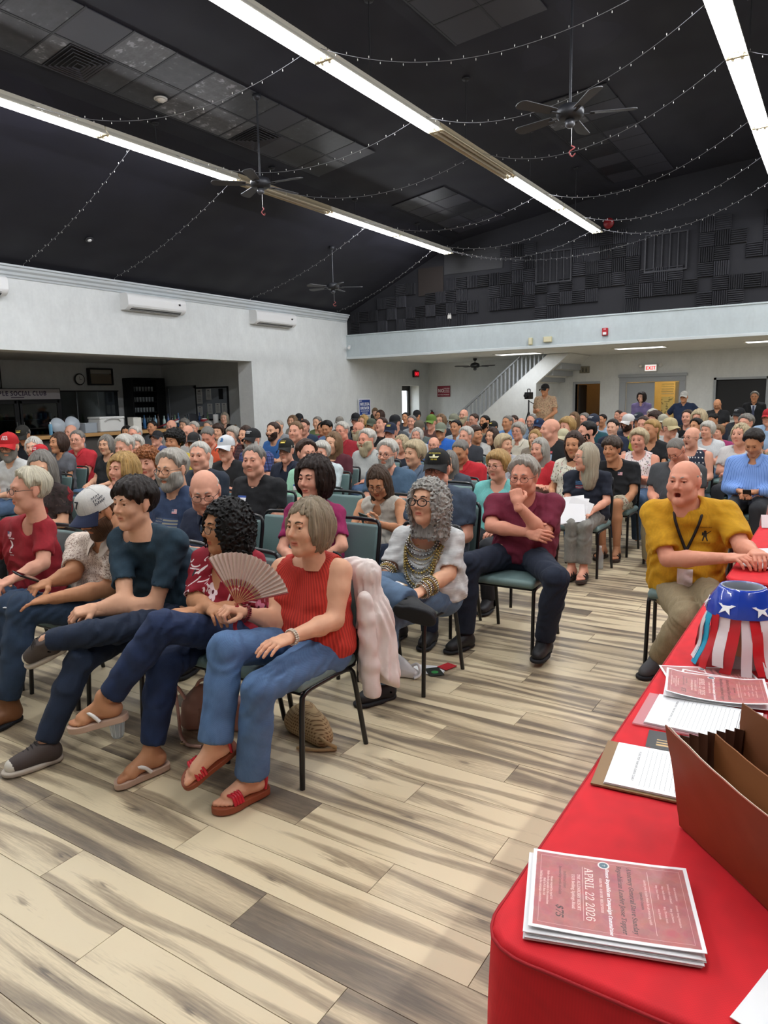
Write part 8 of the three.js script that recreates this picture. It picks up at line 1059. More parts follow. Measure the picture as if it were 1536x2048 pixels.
function sheetMesh(name, o, w, h, tex, y, basis, cx, cd, lift = 0, thick = 0.0012) { // page: w to the reader's right, h up
  const [ux, uz] = basis, l = Math.hypot(ux, uz), U = [ux / l, uz / l], R = [-U[1], U[0]]; const g = new THREE.BoxGeometry(w, h, thick, 8, 10, 1), p = g.attributes.position; for (let i = 0; i < p.count; i++) { const a = p.getX(i), b = p.getY(i), t = p.getZ(i); const bend = lift * ((b / h) ** 2 * 4 + (a / w) * 0.6); p.setXYZ(i, cx + R[0] * a + U[0] * b, y + t + Math.max(0, bend), -cd + R[1] * a + U[1] * b); } g.computeVertexNormals();
  const m = new THREE.Mesh(g, tex ? [paperM, paperM, paperM, paperM, new THREE.MeshPhysicalMaterial({ map: tex, roughness: 0.5, clearcoat: 0.15, clearcoatRoughness: 0.3 }), paperM] : paperM); m.name = name; m.castShadow = m.receiveShadow = true; o.add(m); return m;
}
const paperM = mat('#eceaea', 0.75);
{ const o = thing('flyer_stack', 'stack of rose coloured event flyers on the near table corner', 'flyers'); const U = [0.949, -0.316]; for (let k = 0; k < 7; k++) sheetMesh('sheet', o, 0.216, 0.279, null, TY + 0.001 + k * 0.0022, U, -0.296 + rr(-0.004, 0.004), 1.168 + rr(-0.004, 0.004) - (k < 4 ? 0.006 : 0)); sheetMesh('top_flyer', o, 0.216, 0.279, pageTex, TY + 0.0175, U, -0.294, 1.174, 0.003); }
{ const o = thing('flyer_stack', 'curled rose flyers in front of the flag ribbon jar', 'flyers'); sheetMesh('sheet', o, 0.216, 0.279, pageTex, TY + 0.002, [0.9, -0.4], -0.3, 2.36, 0.002); sheetMesh('sheet', o, 0.216, 0.279, pageTex, TY + 0.006, [1, -0.05], -0.25, 2.29, 0.004); sheetMesh('sheet', o, 0.216, 0.279, null, TY + 0.012, [0.99, -0.14], -0.278, 2.25, 0.004); sheetMesh('top_flyer', o, 0.216, 0.279, pageTex, TY + 0.0185, [0.985, -0.17], -0.276, 2.245, 0.014); }
function clipboard(label, cx, cd, U, board, clear) { const o = thing('clipboard', label, 'clipboard'); const b = sheetMesh('board', o, 0.232, 0.315, null, TY + 0.003, U, cx, cd, 0, 0.004); b.material = clear ? mat('#f0b8bc', 0.2, { transparent: true, opacity: 0.45 }) : mat(board, 0.6); for (let k = 0; k < 3; k++) sheetMesh(k === 2 ? 'form_sheet' : 'sheet', o, 0.213, 0.276, k === 2 ? formTex : null, TY + 0.0065 + k * 0.0018, U, cx + 0.008 + k * 0.001, cd); const l = Math.hypot(...U), u = [U[0] / l, U[1] / l]; const g = rbox(0.1, 0.012, 0.03, 0.004); g.rotateY(Math.atan2(u[0], u[1]) + Math.PI); g.translate(cx + u[0] * 0.142, TY + 0.013, -cd + u[1] * 0.142); mesh('clip', g, mat('#9a9da0', 0.25, { metalness: 1 }), o); }
clipboard('brown clipboard with lined sign-up sheet beside the folder', -0.3, 1.685, [0.99, -0.1], '#8a6a44'); clipboard('clear clipboard with lined petition sheet below the curled flyers', -0.285, 2.04, [0.985, 0.0 - 0.02], '#ffffff', true);
{ const o = thing('palm_card', 'black palm card with gold lettering under the clear clipboard', 'card', 'palm cards'); sheetMesh('card', o, 0.1, 0.23, canvasTex(128, 288, (c, w, h) => { c.fillStyle = '#1c1b1a'; c.fillRect(0, 0, w, h); c.fillStyle = '#caa468'; c.fillRect(20, 30, 12, 70); c.fillRect(40, 30, 8, 100); c.fillRect(60, 30, 6, 90); c.fillStyle = '#b89068'; c.beginPath(); c.arc(80, 220, 40, 0, 7); c.fill(); }), TY + 0.004, [-0.95, 0.12], -0.27, 1.865); const q = thing('palm_card', 'grey palm card beneath the black palm card', 'card', 'palm cards'); sheetMesh('card', q, 0.1, 0.22, canvasTex(64, 128, (c) => { c.fillStyle = '#4a4a4c'; c.fillRect(0, 0, 64, 128); c.fillStyle = '#aaa'; c.fillRect(10, 20, 8, 80); }), TY + 0.0015, [-0.95, 0.2], -0.262, 1.845); }
{ const o = thing('information_sheet', 'printed sheet with yellow heading behind the brown folder', 'paper'); sheetMesh('sheet', o, 0.216, 0.279, canvasTex(256, 330, (c, w, h) => { c.fillStyle = '#f2f2f2'; c.fillRect(0, 0, w, h); c.fillStyle = '#f0dc28'; c.fillRect(60, 30, 130, 26); c.fillStyle = '#666'; for (let i = 0; i < 18; i++) c.fillRect(20, 74 + i * 13, 210 - (i % 3) * 24, 3); c.fillStyle = '#26324a'; c.fillRect(10, 26, 40, 30); }), TY + 0.002, [-0.95, 0.25], -0.02, 2.0, 0.002); }
{ const o = thing('white_sheet', 'white sheet at the lower right corner of near table', 'paper'); sheetMesh('sheet', o, 0.216, 0.279, canvasTex(128, 166, (c, w, h) => { c.fillStyle = '#f4f4f4'; c.fillRect(0, 0, w, h); c.fillStyle = '#e8d030'; c.fillRect(20, 90, 30, 30); c.fillStyle = '#777'; for (let i = 0; i < 8; i++) c.fillRect(60, 30 + i * 14, 50, 3); }), TY + 0.002, [0.3, -1], 0.06, 1.13, 0.002); }
{ // expanding folder
  const o = thing('expanding_folder', 'rust brown expanding file folder standing open on the table', 'folder'); const bl = [-0.235, 1.487], e = [0.701, -0.713], nrm = [0.713, 0.701], L = 0.36, H = 0.225, fm = mat('#8a3a1c', 0.55, { map: plaster }), inner = mat('#7a4622', 0.7);
  const quadS = (name, pts, m, th = 0.003) => { const nx = 10, ny = 6, g = new THREE.BoxGeometry(1, 1, 1, nx, ny, 1), p = g.attributes.position; for (let i = 0; i < p.count; i++) { const u = p.getX(i) + 0.5, v = p.getY(i) + 0.5, t = p.getZ(i); const q = [0, 1, 2].map(k => lerp(lerp(pts[0][k], pts[1][k], u), lerp(pts[3][k], pts[2][k], u), v)); const bend = 0.012 * Math.sin(u * Math.PI) * v + 0.004 * N(u * 5, v * 5, 2); p.setXYZ(i, q[0] + nrm[0] * (t * th - bend), q[1], q[2] - nrm[1] * (t * th - bend)); } g.computeVertexNormals(); return mesh(name, g, m, o); };
  const pt = (a, w, y) => [bl[0] + e[0] * a + nrm[0] * w, TY + y, -(bl[1] + e[1] * a + nrm[1] * w)];
  quadS('front_panel', [pt(0, 0, 0.001), pt(L, 0, 0.001), pt(L + 0.01, -0.03, H - 0.03), pt(-0.015, -0.035, H)], fm);
  quadS('lining', [pt(0.004, 0.005, 0.004), pt(L, 0.005, 0.004), pt(L + 0.005, -0.026, H - 0.032), pt(-0.008, -0.03, H - 0.002)], mat('#d8cdb8', 0.7), 0.002);
  quadS('back_panel', [pt(0, 0.12, 0.001), pt(L, 0.12, 0.001), pt(L + 0.02, 0.14, H + 0.03), pt(-0.01, 0.14, H + 0.03)], inner);
  quadS('divider', [pt(0.01, 0.06, 0.001), pt(L, 0.06, 0.001), pt(L, 0.065, H - 0.03), pt(0.01, 0.065, H - 0.02)], mat('#8a5228', 0.7));
  mesh('base', (() => { const s = new THREE.Shape([[-0.0, 0], [L, 0], [L, 0.12], [0, 0.12]].map(p => new THREE.Vector2(...p))); const g = new THREE.ExtrudeGeometry(s, { depth: 0.003, bevelEnabled: false }), p = g.attributes.position; for (let i = 0; i < p.count; i++) { const q = pt(p.getX(i), p.getY(i), p.getZ(i)); p.setXYZ(i, q[0], q[1], q[2]); } g.computeVertexNormals(); return g; })(), inner, o);
  for (const a0 of [0, L]) { const g = new THREE.PlaneGeometry(1, 1, 16, 1), p = g.attributes.position; for (let i = 0; i < p.count; i++) { const u = p.getX(i) + 0.5, v = p.getY(i) + 0.5, k = Math.round(u * 16); const q = pt(a0 + (k % 2 ? 0.012 : -0.004), lerp(0.0, 0.12, u) + v * lerp(-0.03, 0.02, u), v * (H - 0.02)); p.setXYZ(i, ...q); } g.computeVertexNormals(); mesh('gusset', g, mat('#5d3420', 0.7, { side: THREE.DoubleSide }), o); }
}
{ // jar wrapped in flag ribbons
  const X = -0.25, D = 2.56, o = thing('ribbon_jar', 'clear donation jar wrapped in stars and striped plastic ribbons', 'jar', null, [X, TY, -D]);
  mesh('jar', lathe([[0, 0], [0.075, 0], [0.082, 0.01], [0.085, 0.18], [0.075, 0.215], [0.062, 0.225], [0.062, 0.262], [0.066, 0.264], [0.066, 0.268], [0.058, 0.268], [0.058, 0.225], [0.08, 0.18], [0.077, 0.012], [0, 0.006]], 32), mat('#dfe6e6', 0.05, { transparent: true, opacity: 0.35 }), o);
  const star = []; for (let i = 0; i < 10; i++) { const a = i * Math.PI / 5 + Math.PI / 2, r = i % 2 ? 0.4 : 1; star.push([Math.cos(a) * r, Math.sin(a) * r]); }
  const band = lathe([[0.064, 0.262], [0.068, 0.268], [0.074, 0.262], [0.1, 0.22], [0.108, 0.18], [0.104, 0.178], [0.09, 0.215], [0.064, 0.256]], 40); { const p = band.attributes.position; for (let i = 0; i < p.count; i++) { const x = p.getX(i), y = p.getY(i), z = p.getZ(i), k = 1 + 0.05 * N(Math.atan2(x, z) * 5, y * 30, 2); p.setX(i, x * k); p.setZ(i, z * k); } band.computeVertexNormals(); } mesh('star_band', band, mat('#1d3fae', 0.25, { clearcoat: 0.8 }), o);
  for (let k = 0; k < 6; k++) { const a = k * 1.047 - 0.35, g = prism(star, 0.08); g.scale(0.03, 0.03, 0.03); g.rotateX(-0.55); g.translate(0, 0.213, 0.099); g.rotateY(a); mesh('star', g, mat('#f0f0f0', 0.35), o); }
  const cols = ['#d3d8dc', '#c81c26', '#e8dcdc', '#c81c26', '#e6d4d6', '#cf2029', '#ece6e6', '#28a8cc']; for (let k = 0; k < 22; k++) { const a = -2.9 + k * 0.285 + rr(-0.05, 0.05), w = 0.029 + rnd() * 0.008, len = rr(0.15, 0.19), m = 9, P = [], I = [], sw = rr(-0.35, 0.35); const col = k === 7 ? '#2aa6c8' : cols[k % 7]; for (let s = 0; s < 2; s++) for (let j = 0; j <= m; j++) { const t = j / m, r = 0.1 + 0.045 * t + 0.006 * Math.sin(t * 7 + k) + s * 0.0015, aa = a + sw * t * t * 0.5, y = 0.185 - t * len; for (const q of [-1, 1]) P.push(Math.sin(aa + q * w / r / 2) * r, Math.max(0.004, y), Math.cos(aa + q * w / r / 2) * r); } const st = (m + 1) * 2; for (let j = 0; j < m; j++) { const b = j * 2; I.push(b, b + 1, b + 2, b + 1, b + 3, b + 2, st + b, st + b + 2, st + b + 1, st + b + 1, st + b + 2, st + b + 3); } const g = new THREE.BufferGeometry(); g.setAttribute('position', new THREE.BufferAttribute(new Float32Array(P), 3)); g.setIndex(I); g.computeVertexNormals(); mesh('streamer', g, mat(col, 0.3, { clearcoat: 0.5, side: THREE.DoubleSide }), o); }
  for (let k = 0; k < 5; k++) mesh('banknote', at(rbox(0.06, 0.12, 0.002, 0.0005), [rr(-0.03, 0.03), 0.075, rr(-0.03, 0.03)], [rr(-0.2, 0.2), rr(0, 3), 0]), mat('#8f9a80', 0.8), o); mesh('tan_label', at(rbox(0.07, 0.09, 0.002, 0.0005), [-0.012, 0.1, 0.088], [0, -0.3, 0]), mat('#c9a982', 0.7), o);
}
{ const cols = [['#c82a20', 'red'], ['#1f8f94', 'teal'], ['#2a3f9a', 'blue'], ['#e26a22', 'orange'], ['#3a2a24', 'brown'], ['#5a4a9a', 'violet']]; cols.forEach(([c, n], i) => { const x = -0.1 + (i % 3) * 0.016, d = 2.62 - Math.floor(i / 3) * 0.03, o = thing('marker_pen', `${n} marker pen standing beside the ribbon jar`, 'pen', 'marker pens', [x, TY, -d]); o.rotation.z = rr(-0.08, 0.08); mesh('barrel', rod([0, 0.03, 0], [0, 0.14, 0], 0.006), mat(c, 0.4), o); mesh('pen_cap', rod([0, 0.0, 0], [0, 0.035, 0], 0.0065), mat('#222', 0.4), o); }); const o = thing('pen_cup', 'clear cup holding the marker pens', 'cup', null, [-0.084, TY, -2.605]); mesh('cup', lathe([[0, 0], [0.038, 0], [0.042, 0.08], [0.04, 0.08], [0.036, 0.004], [0, 0.004]], 20), mat('#cfd6e2', 0.1, { transparent: true, opacity: 0.35 }), o); mesh('rim', at(new THREE.TorusGeometry(0.041, 0.0015, 6, 24), [0, 0.08, 0], [Math.PI / 2, 0, 0]), mat('#dfe6ee', 0.2), o); }
{ const o = thing('paper_pile', 'loose papers under the hands of the yellow t-shirt', 'papers'); for (let k = 0; k < 5; k++) sheetMesh('sheet', o, 0.216, 0.279, null, TY + 0.002 + k * 0.002, [rr(-1, -0.8), rr(-0.2, 0.5)], -0.27 + rr(-0.03, 0.03), 4.18 + rr(-0.04, 0.04), 0.002); const q = sheetMesh('raised_sheet', o, 0.2, 0.26, null, TY + 0.012, [0.9, 0.2], -0.2, 4.25, 0.05); }
[[-0.36, 5.35, 'white tent card on the far table, nearer one'], [-0.36, 5.85, 'white tent card on the far table, farther one']].forEach(([x, d, l]) => { const o = thing('tent_card', l, 'card', 'tent cards', [x, TY, -d], 0.3); for (const s of [-1, 1]) mesh('leaf', at(rbox(0.16, 0.09, 0.0015, 0.0005), [0, 0.042, s * 0.02], [s * -0.44, 0, 0]), paperM, o); });
[[-0.05, 2.95, 'white printed sheet behind the ribbon jar, nearer one'], [-0.02, 3.2, 'white printed sheet behind the ribbon jar, farther one']].forEach(([x, d, l]) => { const o = thing('printed_sheet', l, 'paper', 'printed sheets'); sheetMesh('sheet', o, 0.216, 0.279, formTex, TY + 0.002, [0.1, -1], x, d, 0.002); });
// ---------- what the front people wear and hold ----------
function sandals(h, foot, sole, strap, kind) {
  ['R', 'L'].forEach((s, i) => {
    const M = footMatrix(h.J, s, foot[i] || {}), mir = s === 'L' ? -1 : 1;
    const sh = new THREE.Shape(); sh.moveTo(0.034 * mir, -0.06); sh.bezierCurveTo(0.046 * mir, 0, 0.034 * mir, 0.06, 0.044 * mir, 0.12); sh.bezierCurveTo(0.048 * mir, 0.165, 0.035 * mir, 0.187, 0.01 * mir, 0.183); sh.bezierCurveTo(-0.03 * mir, 0.175, -0.048 * mir, 0.13, -0.044 * mir, 0.09); sh.bezierCurveTo(-0.03 * mir, 0.03, -0.046 * mir, -0.02, -0.034 * mir, -0.06); sh.bezierCurveTo(-0.02 * mir, -0.082, 0.02 * mir, -0.082, 0.034 * mir, -0.06);
    const g = new THREE.ExtrudeGeometry(sh, { depth: 0.02, bevelEnabled: true, bevelSize: 0.003, bevelThickness: 0.004, bevelSegments: 2, curveSegments: 10 }); g.rotateX(Math.PI / 2); g.scale(1, 1, 1); const p = g.attributes.position; for (let k = 0; k < p.count; k++) p.setXYZ(k, p.getX(k), p.getY(k) - 0.072, p.getZ(k)); g.computeVertexNormals();
    if (kind === 'thong') g.scale(1, 1, 1); const so = mesh('sandal', g.applyMatrix4(M), sole, h.o);
    const st = (pts, w) => { const gg = tube(pts.map(q => [q[0] * mir, q[1], q[2]]), w, 20, 6); gg.scale(1, 1, 1); return mesh('strap', gg.applyMatrix4(M), strap, so); };
    if (kind === 'thong') { st([[0.014, -0.058, 0.125], [0.018, -0.028, 0.1], [0.042, -0.035, 0.06], [0.044, -0.066, 0.03]], 0.0085); st([[0.014, -0.058, 0.125], [0.006, -0.024, 0.1], [-0.03, -0.03, 0.06], [-0.042, -0.066, 0.03]], 0.0085); mesh('buckle', at(lathe([[0, 0.006], [0.012, 0.005], [0.014, 0], [0, 0]], 16), [0.013 * mir, -0.024, 0.108], [0.7, 0, 0]).applyMatrix4(M), mat('#b9b2a0', 0.3, { metalness: 1 }), so); }
    else if (kind === 'red') { for (const z of [0.088, 0.1, 0.112, 0.124]) st([[0.046, -0.066, z], [0.032, -0.03 - (z - 0.088) * 0.3, z], [0, -0.02 - (z - 0.088) * 0.4, z], [-0.032, -0.034, z - 0.006], [-0.045, -0.066, z - 0.01]], 0.0075); st([[0.036, -0.06, -0.04], [0.04, 0.0, -0.045], [0, 0.012, -0.052], [-0.04, 0.0, -0.045], [-0.036, -0.06, -0.04]], 0.007); }
    else for (const z of [0.035, 0.075, 0.115]) st([[0.045, -0.066, z], [0.034, -0.02 - z * 0.15, z], [0, 0.002 - z * 0.3, z], [-0.034, -0.022 - z * 0.15, z], [-0.044, -0.066, z]], 0.006);
  });
}
sandals(hRed, [{ dir: [-0.15, 0.25, 1], up: [0.2, 0.9, 0.5] }, { dir: [-0.2, 0, 1] }], mat('#8a4426', 0.6), mat('#b81a2a', 0.35), 'red');
sandals(hFlo, [{ dir: [-0.2, 0, 1] }, { dir: [-0.75, -0.12, 0.7], up: [-0.15, 1, 0.1] }], mat('#b79a86', 0.6), mat('#e4dfd8', 0.35), 'thong');
sandals(hNav, [], mat('#3a2f28', 0.7), mat('#1d1a18', 0.6), 'strap'); sandals(hHen, [], mat('#3a2a20', 0.7), mat('#2a211c', 0.6), 'strap');
{ // sneaker trim on crossed legs
  ['R', 'L'].forEach((s, i) => { const M = footMatrix(hYoung.J, s, [{ dir: [-0.3, 0, 1] }, { dir: [-0.85, -0.35, 0.45], up: [-0.1, 0.75, 0.6] }][i]); const toe = nets((x, y, z) => Math.max(dset([cap([0, -0.035, -0.03], [0.003 * (s === 'L' ? -1 : 1), -0.048, 0.14], 0.0425, 0.0335, 0.04, 1.1, 1)], x, y, z), 0.105 - z, -0.066 - y), [-0.07, -0.1, 0.08], [0.07, 0.02, 0.2], 0.006, 0.015); mesh('toe_cap', toe.applyMatrix4(M), mat('#d6d0c2', 0.7), hYoung.o); for (let k = 0; k < 5; k++) mesh('lace', tube([[-0.025, 0.018 - k * 0.009, 0.035 + k * 0.017], [0, 0.032 - k * 0.0095, 0.038 + k * 0.017], [0.025, 0.018 - k * 0.009, 0.035 + k * 0.017]], 0.0032, 8, 5).applyMatrix4(M), mat('#2a2422', 0.8), hYoung.o); });
}
// script on the side of the white cap: a patch turned round the dome
{ const M = new THREE.Matrix4().compose(new THREE.Vector3(...hCap.J.hd), new THREE.Quaternion().setFromEuler(new THREE.Euler(24 * Math.PI / 180, -4 * Math.PI / 180, 0, 'YXZ')), new THREE.Vector3(1.03, 1.03, 1.03)); const g = capPatch.clone(); g.scale(1, 1, 1); g.translate(0, 0, 0.012); g.rotateY(1.35); g.scale(0.83, 0.98, 1.2); g.translate(0, 0, -0.012); mesh('cap_script', g.applyMatrix4(M), PR.script, hCap.o); }
{ // pleated fan, held open
  const o = thing('hand_fan', 'open cream folding fan held by the red sleeveless top', 'fan', null, [-2.172, 0.79, -2.17]); const rx = new THREE.Vector3(0.86, 0, -0.5), uy = new THREE.Vector3(0.05, 1, 0.1).normalize(), fz = new THREE.Vector3().crossVectors(rx, uy).normalize(); const n = 40, r0 = 0.085, r1 = 0.235, P = [], I = []; const pt = (a, r, k) => rx.clone().multiplyScalar(Math.cos(a) * r).addScaledVector(uy, Math.sin(a) * r).addScaledVector(fz, (k % 2 ? 0.006 : -0.006) * r / r1);
  for (let i = 0; i <= n; i++) { const a = lerp(2.05, 0.2, i / n); for (const r of [r0, r1]) P.push(...pt(a, r, i).toArray()); } for (let i = 0; i < n; i++) { const b = i * 2; I.push(b, b + 1, b + 2, b + 1, b + 3, b + 2); } const g = new THREE.BufferGeometry(); g.setAttribute('position', new THREE.BufferAttribute(new Float32Array(P), 3)); g.setIndex(I); const gg = g.toNonIndexed(); gg.computeVertexNormals(); mesh('fan_leaf', gg, mat('#d9c4b8', 0.85, { side: THREE.DoubleSide }), o);
  for (let i = 0; i <= n; i += 2) { const a = lerp(2.05, 0.2, i / n); mesh('rib', rod(pt(a, -0.012, 1).toArray(), pt(a, i === 0 || i === n ? r1 : r0 + 0.03, 1).toArray(), 0.0026, 0.0022, 5), mat(i % 4 ? '#c79a6a' : '#9c2f34', 0.5), o); }
  mesh('tassel', tube([[0, -0.01, 0], [0.01, -0.05, 0.01], [0.0, -0.1, 0.02], [0.015, -0.14, 0.01]], 0.009, 14, 6), mat('#9a1c2a', 0.8), o);
}
function beadRing(o, name, pts, r, m, n) { const c = new THREE.CatmullRomCurve3(pts.map(p => new THREE.Vector3(...p)), true), s = new THREE.SphereGeometry(1, 8, 6), l = []; for (let i = 0; i < n; i++) { const p = c.getPointAt(i / n), k = r * rr(0.85, 1.15); l.push(at(s, p.toArray(), [0, 0, 0], k)); } const q = mesh(name, l, m, o); q.userData.kind = 'stuff'; return q; }
const pearl = mat('#b9b2a2', 0.22, { metalness: 0.75 }), steel = mat('#9a9a98', 0.25, { metalness: 0.95 }), goldM = mat('#a08c52', 0.3, { metalness: 0.9 });
{ // necklaces follow the chest of the heather tee
  const { J, F, o } = hJew, nk = J.nk, f = F.f; const front = (y, a) => { let t = 0.4, x, z; for (let k = 0; k < 60; k++) { x = J.ch[0] + a * f[2] + f[0] * t; z = J.ch[2] - a * f[0] + f[2] * t; const d = F.shirtF(x, y, z); if (d < 0.008) break; t -= Math.max(d - 0.006, 0.0015) * 0.8; if (t < -0.1) break; } return [x, y, z]; };
  for (let k = 0; k < 15; k++) { const drop = 0.03 + k * 0.024, wd = 0.075 + 0.012 * Math.min(k, 4), back = [nk[0] - f[0] * 0.065, nk[1] + 0.025, nk[2] - f[2] * 0.065], sl = s => [nk[0] + s * (0.07 + 0.004 * k) * f[2] + f[0] * 0.005, nk[1] + 0.03 - 0.004 * k, nk[2] - s * (0.07 + 0.004 * k) * f[0] + f[2] * 0.005]; const y0 = nk[1] - drop; const pts = [back, sl(-1), front(lerp(nk[1], y0, 0.45), -wd * 0.8), front(lerp(nk[1], y0, 0.85), -wd * 0.5), front(y0, 0.0), front(lerp(nk[1], y0, 0.85), wd * 0.5), front(lerp(nk[1], y0, 0.45), wd * 0.8), sl(1)].map(p => [p[0] + f[0] * 0.004 * (k % 3), p[1], p[2] + f[2] * 0.004 * (k % 3)]); beadRing(o, 'necklace', pts, [0.0085, 0.006, 0.0045, 0.007][k % 4], [pearl, steel, goldM][k % 3], Math.round((0.42 + drop * 1.9) / ([0.0085, 0.006, 0.0045, 0.007][k % 4] * 2.05))); }
  mesh('blue_pendant', [at(new THREE.OctahedronGeometry(0.014, 1), front(nk[1] - 0.2, -0.05)), ], mat('#2a62c0', 0.2), o);
  for (const s of ['R', 'L']) { const el = new THREE.Vector3(...J['el' + s]), wr = new THREE.Vector3(...J['wr' + s]), d = wr.clone().sub(el), L = d.length(); d.normalize(); const u = new THREE.Vector3(0, 1, 0).cross(d).normalize(), v = d.clone().cross(u); for (let k = 0; k < 9; k++) { const c = wr.clone().addScaledVector(d, -0.0 - k * 0.0125), rad = 0.042 + 0.006 * Math.sin(k * 1.3) + k * 0.0012, pts = []; for (let j = 0; j < 8; j++) { const a = j * Math.PI / 4; pts.push(c.clone().addScaledVector(u, Math.cos(a) * rad).addScaledVector(v, Math.sin(a) * rad).addScaledVector(d, 0.006 * Math.sin(a * 2 + k)).toArray()); } beadRing(o, 'bracelet', pts, 0.0058, [pearl, steel, goldM][k % 3], 26); } }
  const c = thing('note_pad', 'small clipboard pad on the lap under silver bracelets', 'note pad', null, [hJew.x + J.wrR[0] + 0.06, J.wrR[1] - 0.03, -(hJew.d) + J.wrR[2] + 0.1], -0.5); mesh('board', rbox(0.16, 0.006, 0.22, 0.002), mat('#a98a64', 0.6), c); mesh('page', at(rbox(0.14, 0.003, 0.19, 0.001), [0, 0.005, 0]), paperM, c);
}
{ const { J, F, o } = hYel, f = F.f, nk = J.nk; const fr = (y, a) => { let t = 0.42, x, z; for (let k = 0; k < 60; k++) { x = J.ch[0] + a * f[2] + f[0] * t; z = J.ch[2] - a * f[0] + f[2] * t; const d = F.shirtF(x, y, z); if (d < 0.006) break; t -= Math.max(d - 0.004, 0.0015) * 0.8; if (t < -0.1) break; } return [x, y, z]; }; const mk = s => { const pts = [[nk[0] - f[0] * 0.06, nk[1] + 0.03, nk[2] - f[2] * 0.06], [nk[0] + s * 0.072 * f[2], nk[1] + 0.025, nk[2] - s * 0.072 * f[0]], fr(nk[1] - 0.05, s * 0.07), fr(nk[1] - 0.12, s * 0.05), fr(nk[1] - 0.2, s * 0.02), fr(nk[1] - 0.25, 0)]; const c = new THREE.CatmullRomCurve3(pts.map(p => new THREE.Vector3(...p))); const g = new THREE.TubeGeometry(c, 40, 0.0085, 6); return mesh('lanyard', g, mat('#1b1718', 0.7, { map: canvasTex(256, 16, (q) => { q.fillStyle = '#ffffff'; q.fillRect(0, 0, 256, 16); q.fillStyle = '#c22'; for (let i = 0; i < 8; i++) q.fillRect(i * 32, 0, 10, 16); }) }), o); }; mk(-1); mk(1); decal(o, 'badge_card', F, 0.0, 0.585, 0.085, 0.11, printTex(64, 84, (c) => { c.fillStyle = '#e6dcdc'; c.fillRect(0, 0, 64, 84); }), 1, 0.02); }
function phone(label, x, y, d, rot, m = '#17181c') { const o = thing('smartphone', label, 'phone', 'phones', [x, y, -d]); o.rotation.set(...rot, 'YXZ'); mesh('case', rbox(0.075, 0.155, 0.009, 0.004), mat(m, 0.4), o); mesh('screen', at(rbox(0.068, 0.146, 0.002, 0.001), [0, 0, 0.005]), mat('#0d0f14', 0.08), o); mesh('camera_bump', at(rbox(0.028, 0.03, 0.004, 0.002), [0.018, 0.052, -0.006]), mat('#0c0c0e', 0.3), o); }
phone('dark green phone in hands of the white sleeveless blouse', hPho.x + 0.1, 0.78, hPho.d - 0.47, [-0.7, Math.PI - 0.2, 0.3], '#2c4038'); phone('black phone held by the white numbered cap', hCap.x + hCap.J.wrR[0] - 0.04, hCap.J.wrR[1] + 0.045, hCap.d - hCap.J.wrR[2] - 0.09, [-1.0, Math.PI - 0.4, 0.5]);
{ const q = CROWD.find(c => c.hands === 'phone'); phone('black phone held by the blue striped shirt', q.x, 0.66, q.d - 0.36, [-0.7, Math.PI, 0]); }
{ const o = thing('paper_sheets', 'white papers held by the navy dotted flag tee', 'papers', null, [hNav.x - 0.04, 0.64, -(hNav.d - 0.36)]); for (let k = 0; k < 3; k++) mesh('sheet', at(rbox(0.216, 0.279, 0.001, 0.0003), [k * 0.02, -k * 0.02, 0], [-0.7 + k * 0.12, 0.1, 0.2 - k * 0.25]), paperM, o); }
{ const q = CROWD.find(c => c.l.includes('writing pad')); const o = thing('writing_pad', 'white pad on the knees of the charcoal tee', 'pad', null, [q.x - 0.02, 0.62, -(q.d - 0.4)], 0.1); mesh('pad', rbox(0.22, 0.012, 0.28, 0.003), mat('#ecebe8', 0.8), o); mesh('binding', at(rbox(0.22, 0.014, 0.02, 0.003), [0, 0.002, -0.13]), mat('#3a3a3a', 0.6), o); const pn = thing('pen', 'pen on the white pad of the charcoal tee', 'pen', null, [q.x - 0.08, 0.65, -(q.d - 0.4)]); mesh('barrel', rod([0, 0, 0], [0.03, 0.1, -0.05], 0.004), mat('#223', 0.4), pn); mesh('tip', rod([0, 0, 0], [-0.004, -0.014, 0.007], 0.003, 0.001), mat('#aaa', 0.3, { metalness: 1 }), pn); }
{ const o = thing('folded_paper', 'folded white paper on knee under the numbered cap', 'paper', null, [hCap.x + hCap.J.wrL[0] - 0.1, hCap.J.wrL[1] - 0.025, -hCap.d + hCap.J.wrL[2] + 0.1], 0.4); mesh('sheet', rbox(0.14, 0.004, 0.11, 0.0015), paperM, o); mesh('fold', at(rbox(0.138, 0.003, 0.108, 0.001), [0, 0.005, 0], [0, 0, 0.06]), paperM, o); }
{ const o = thing('paper_sheets', 'white sheet held by the red kangaroo t-shirt', 'papers', null, [hRedm.x - 0.2, 0.78, -(hRedm.d - 0.25)]); mesh('sheet', at(rbox(0.2, 0.26, 0.0015, 0.0005), [0, 0, 0], [-0.5, -0.4, 0.1]), paperM, o); mesh('second_sheet', at(rbox(0.2, 0.26, 0.0015, 0.0005), [0.01, -0.01, -0.006], [-0.45, -0.4, 0.16]), paperM, o); }
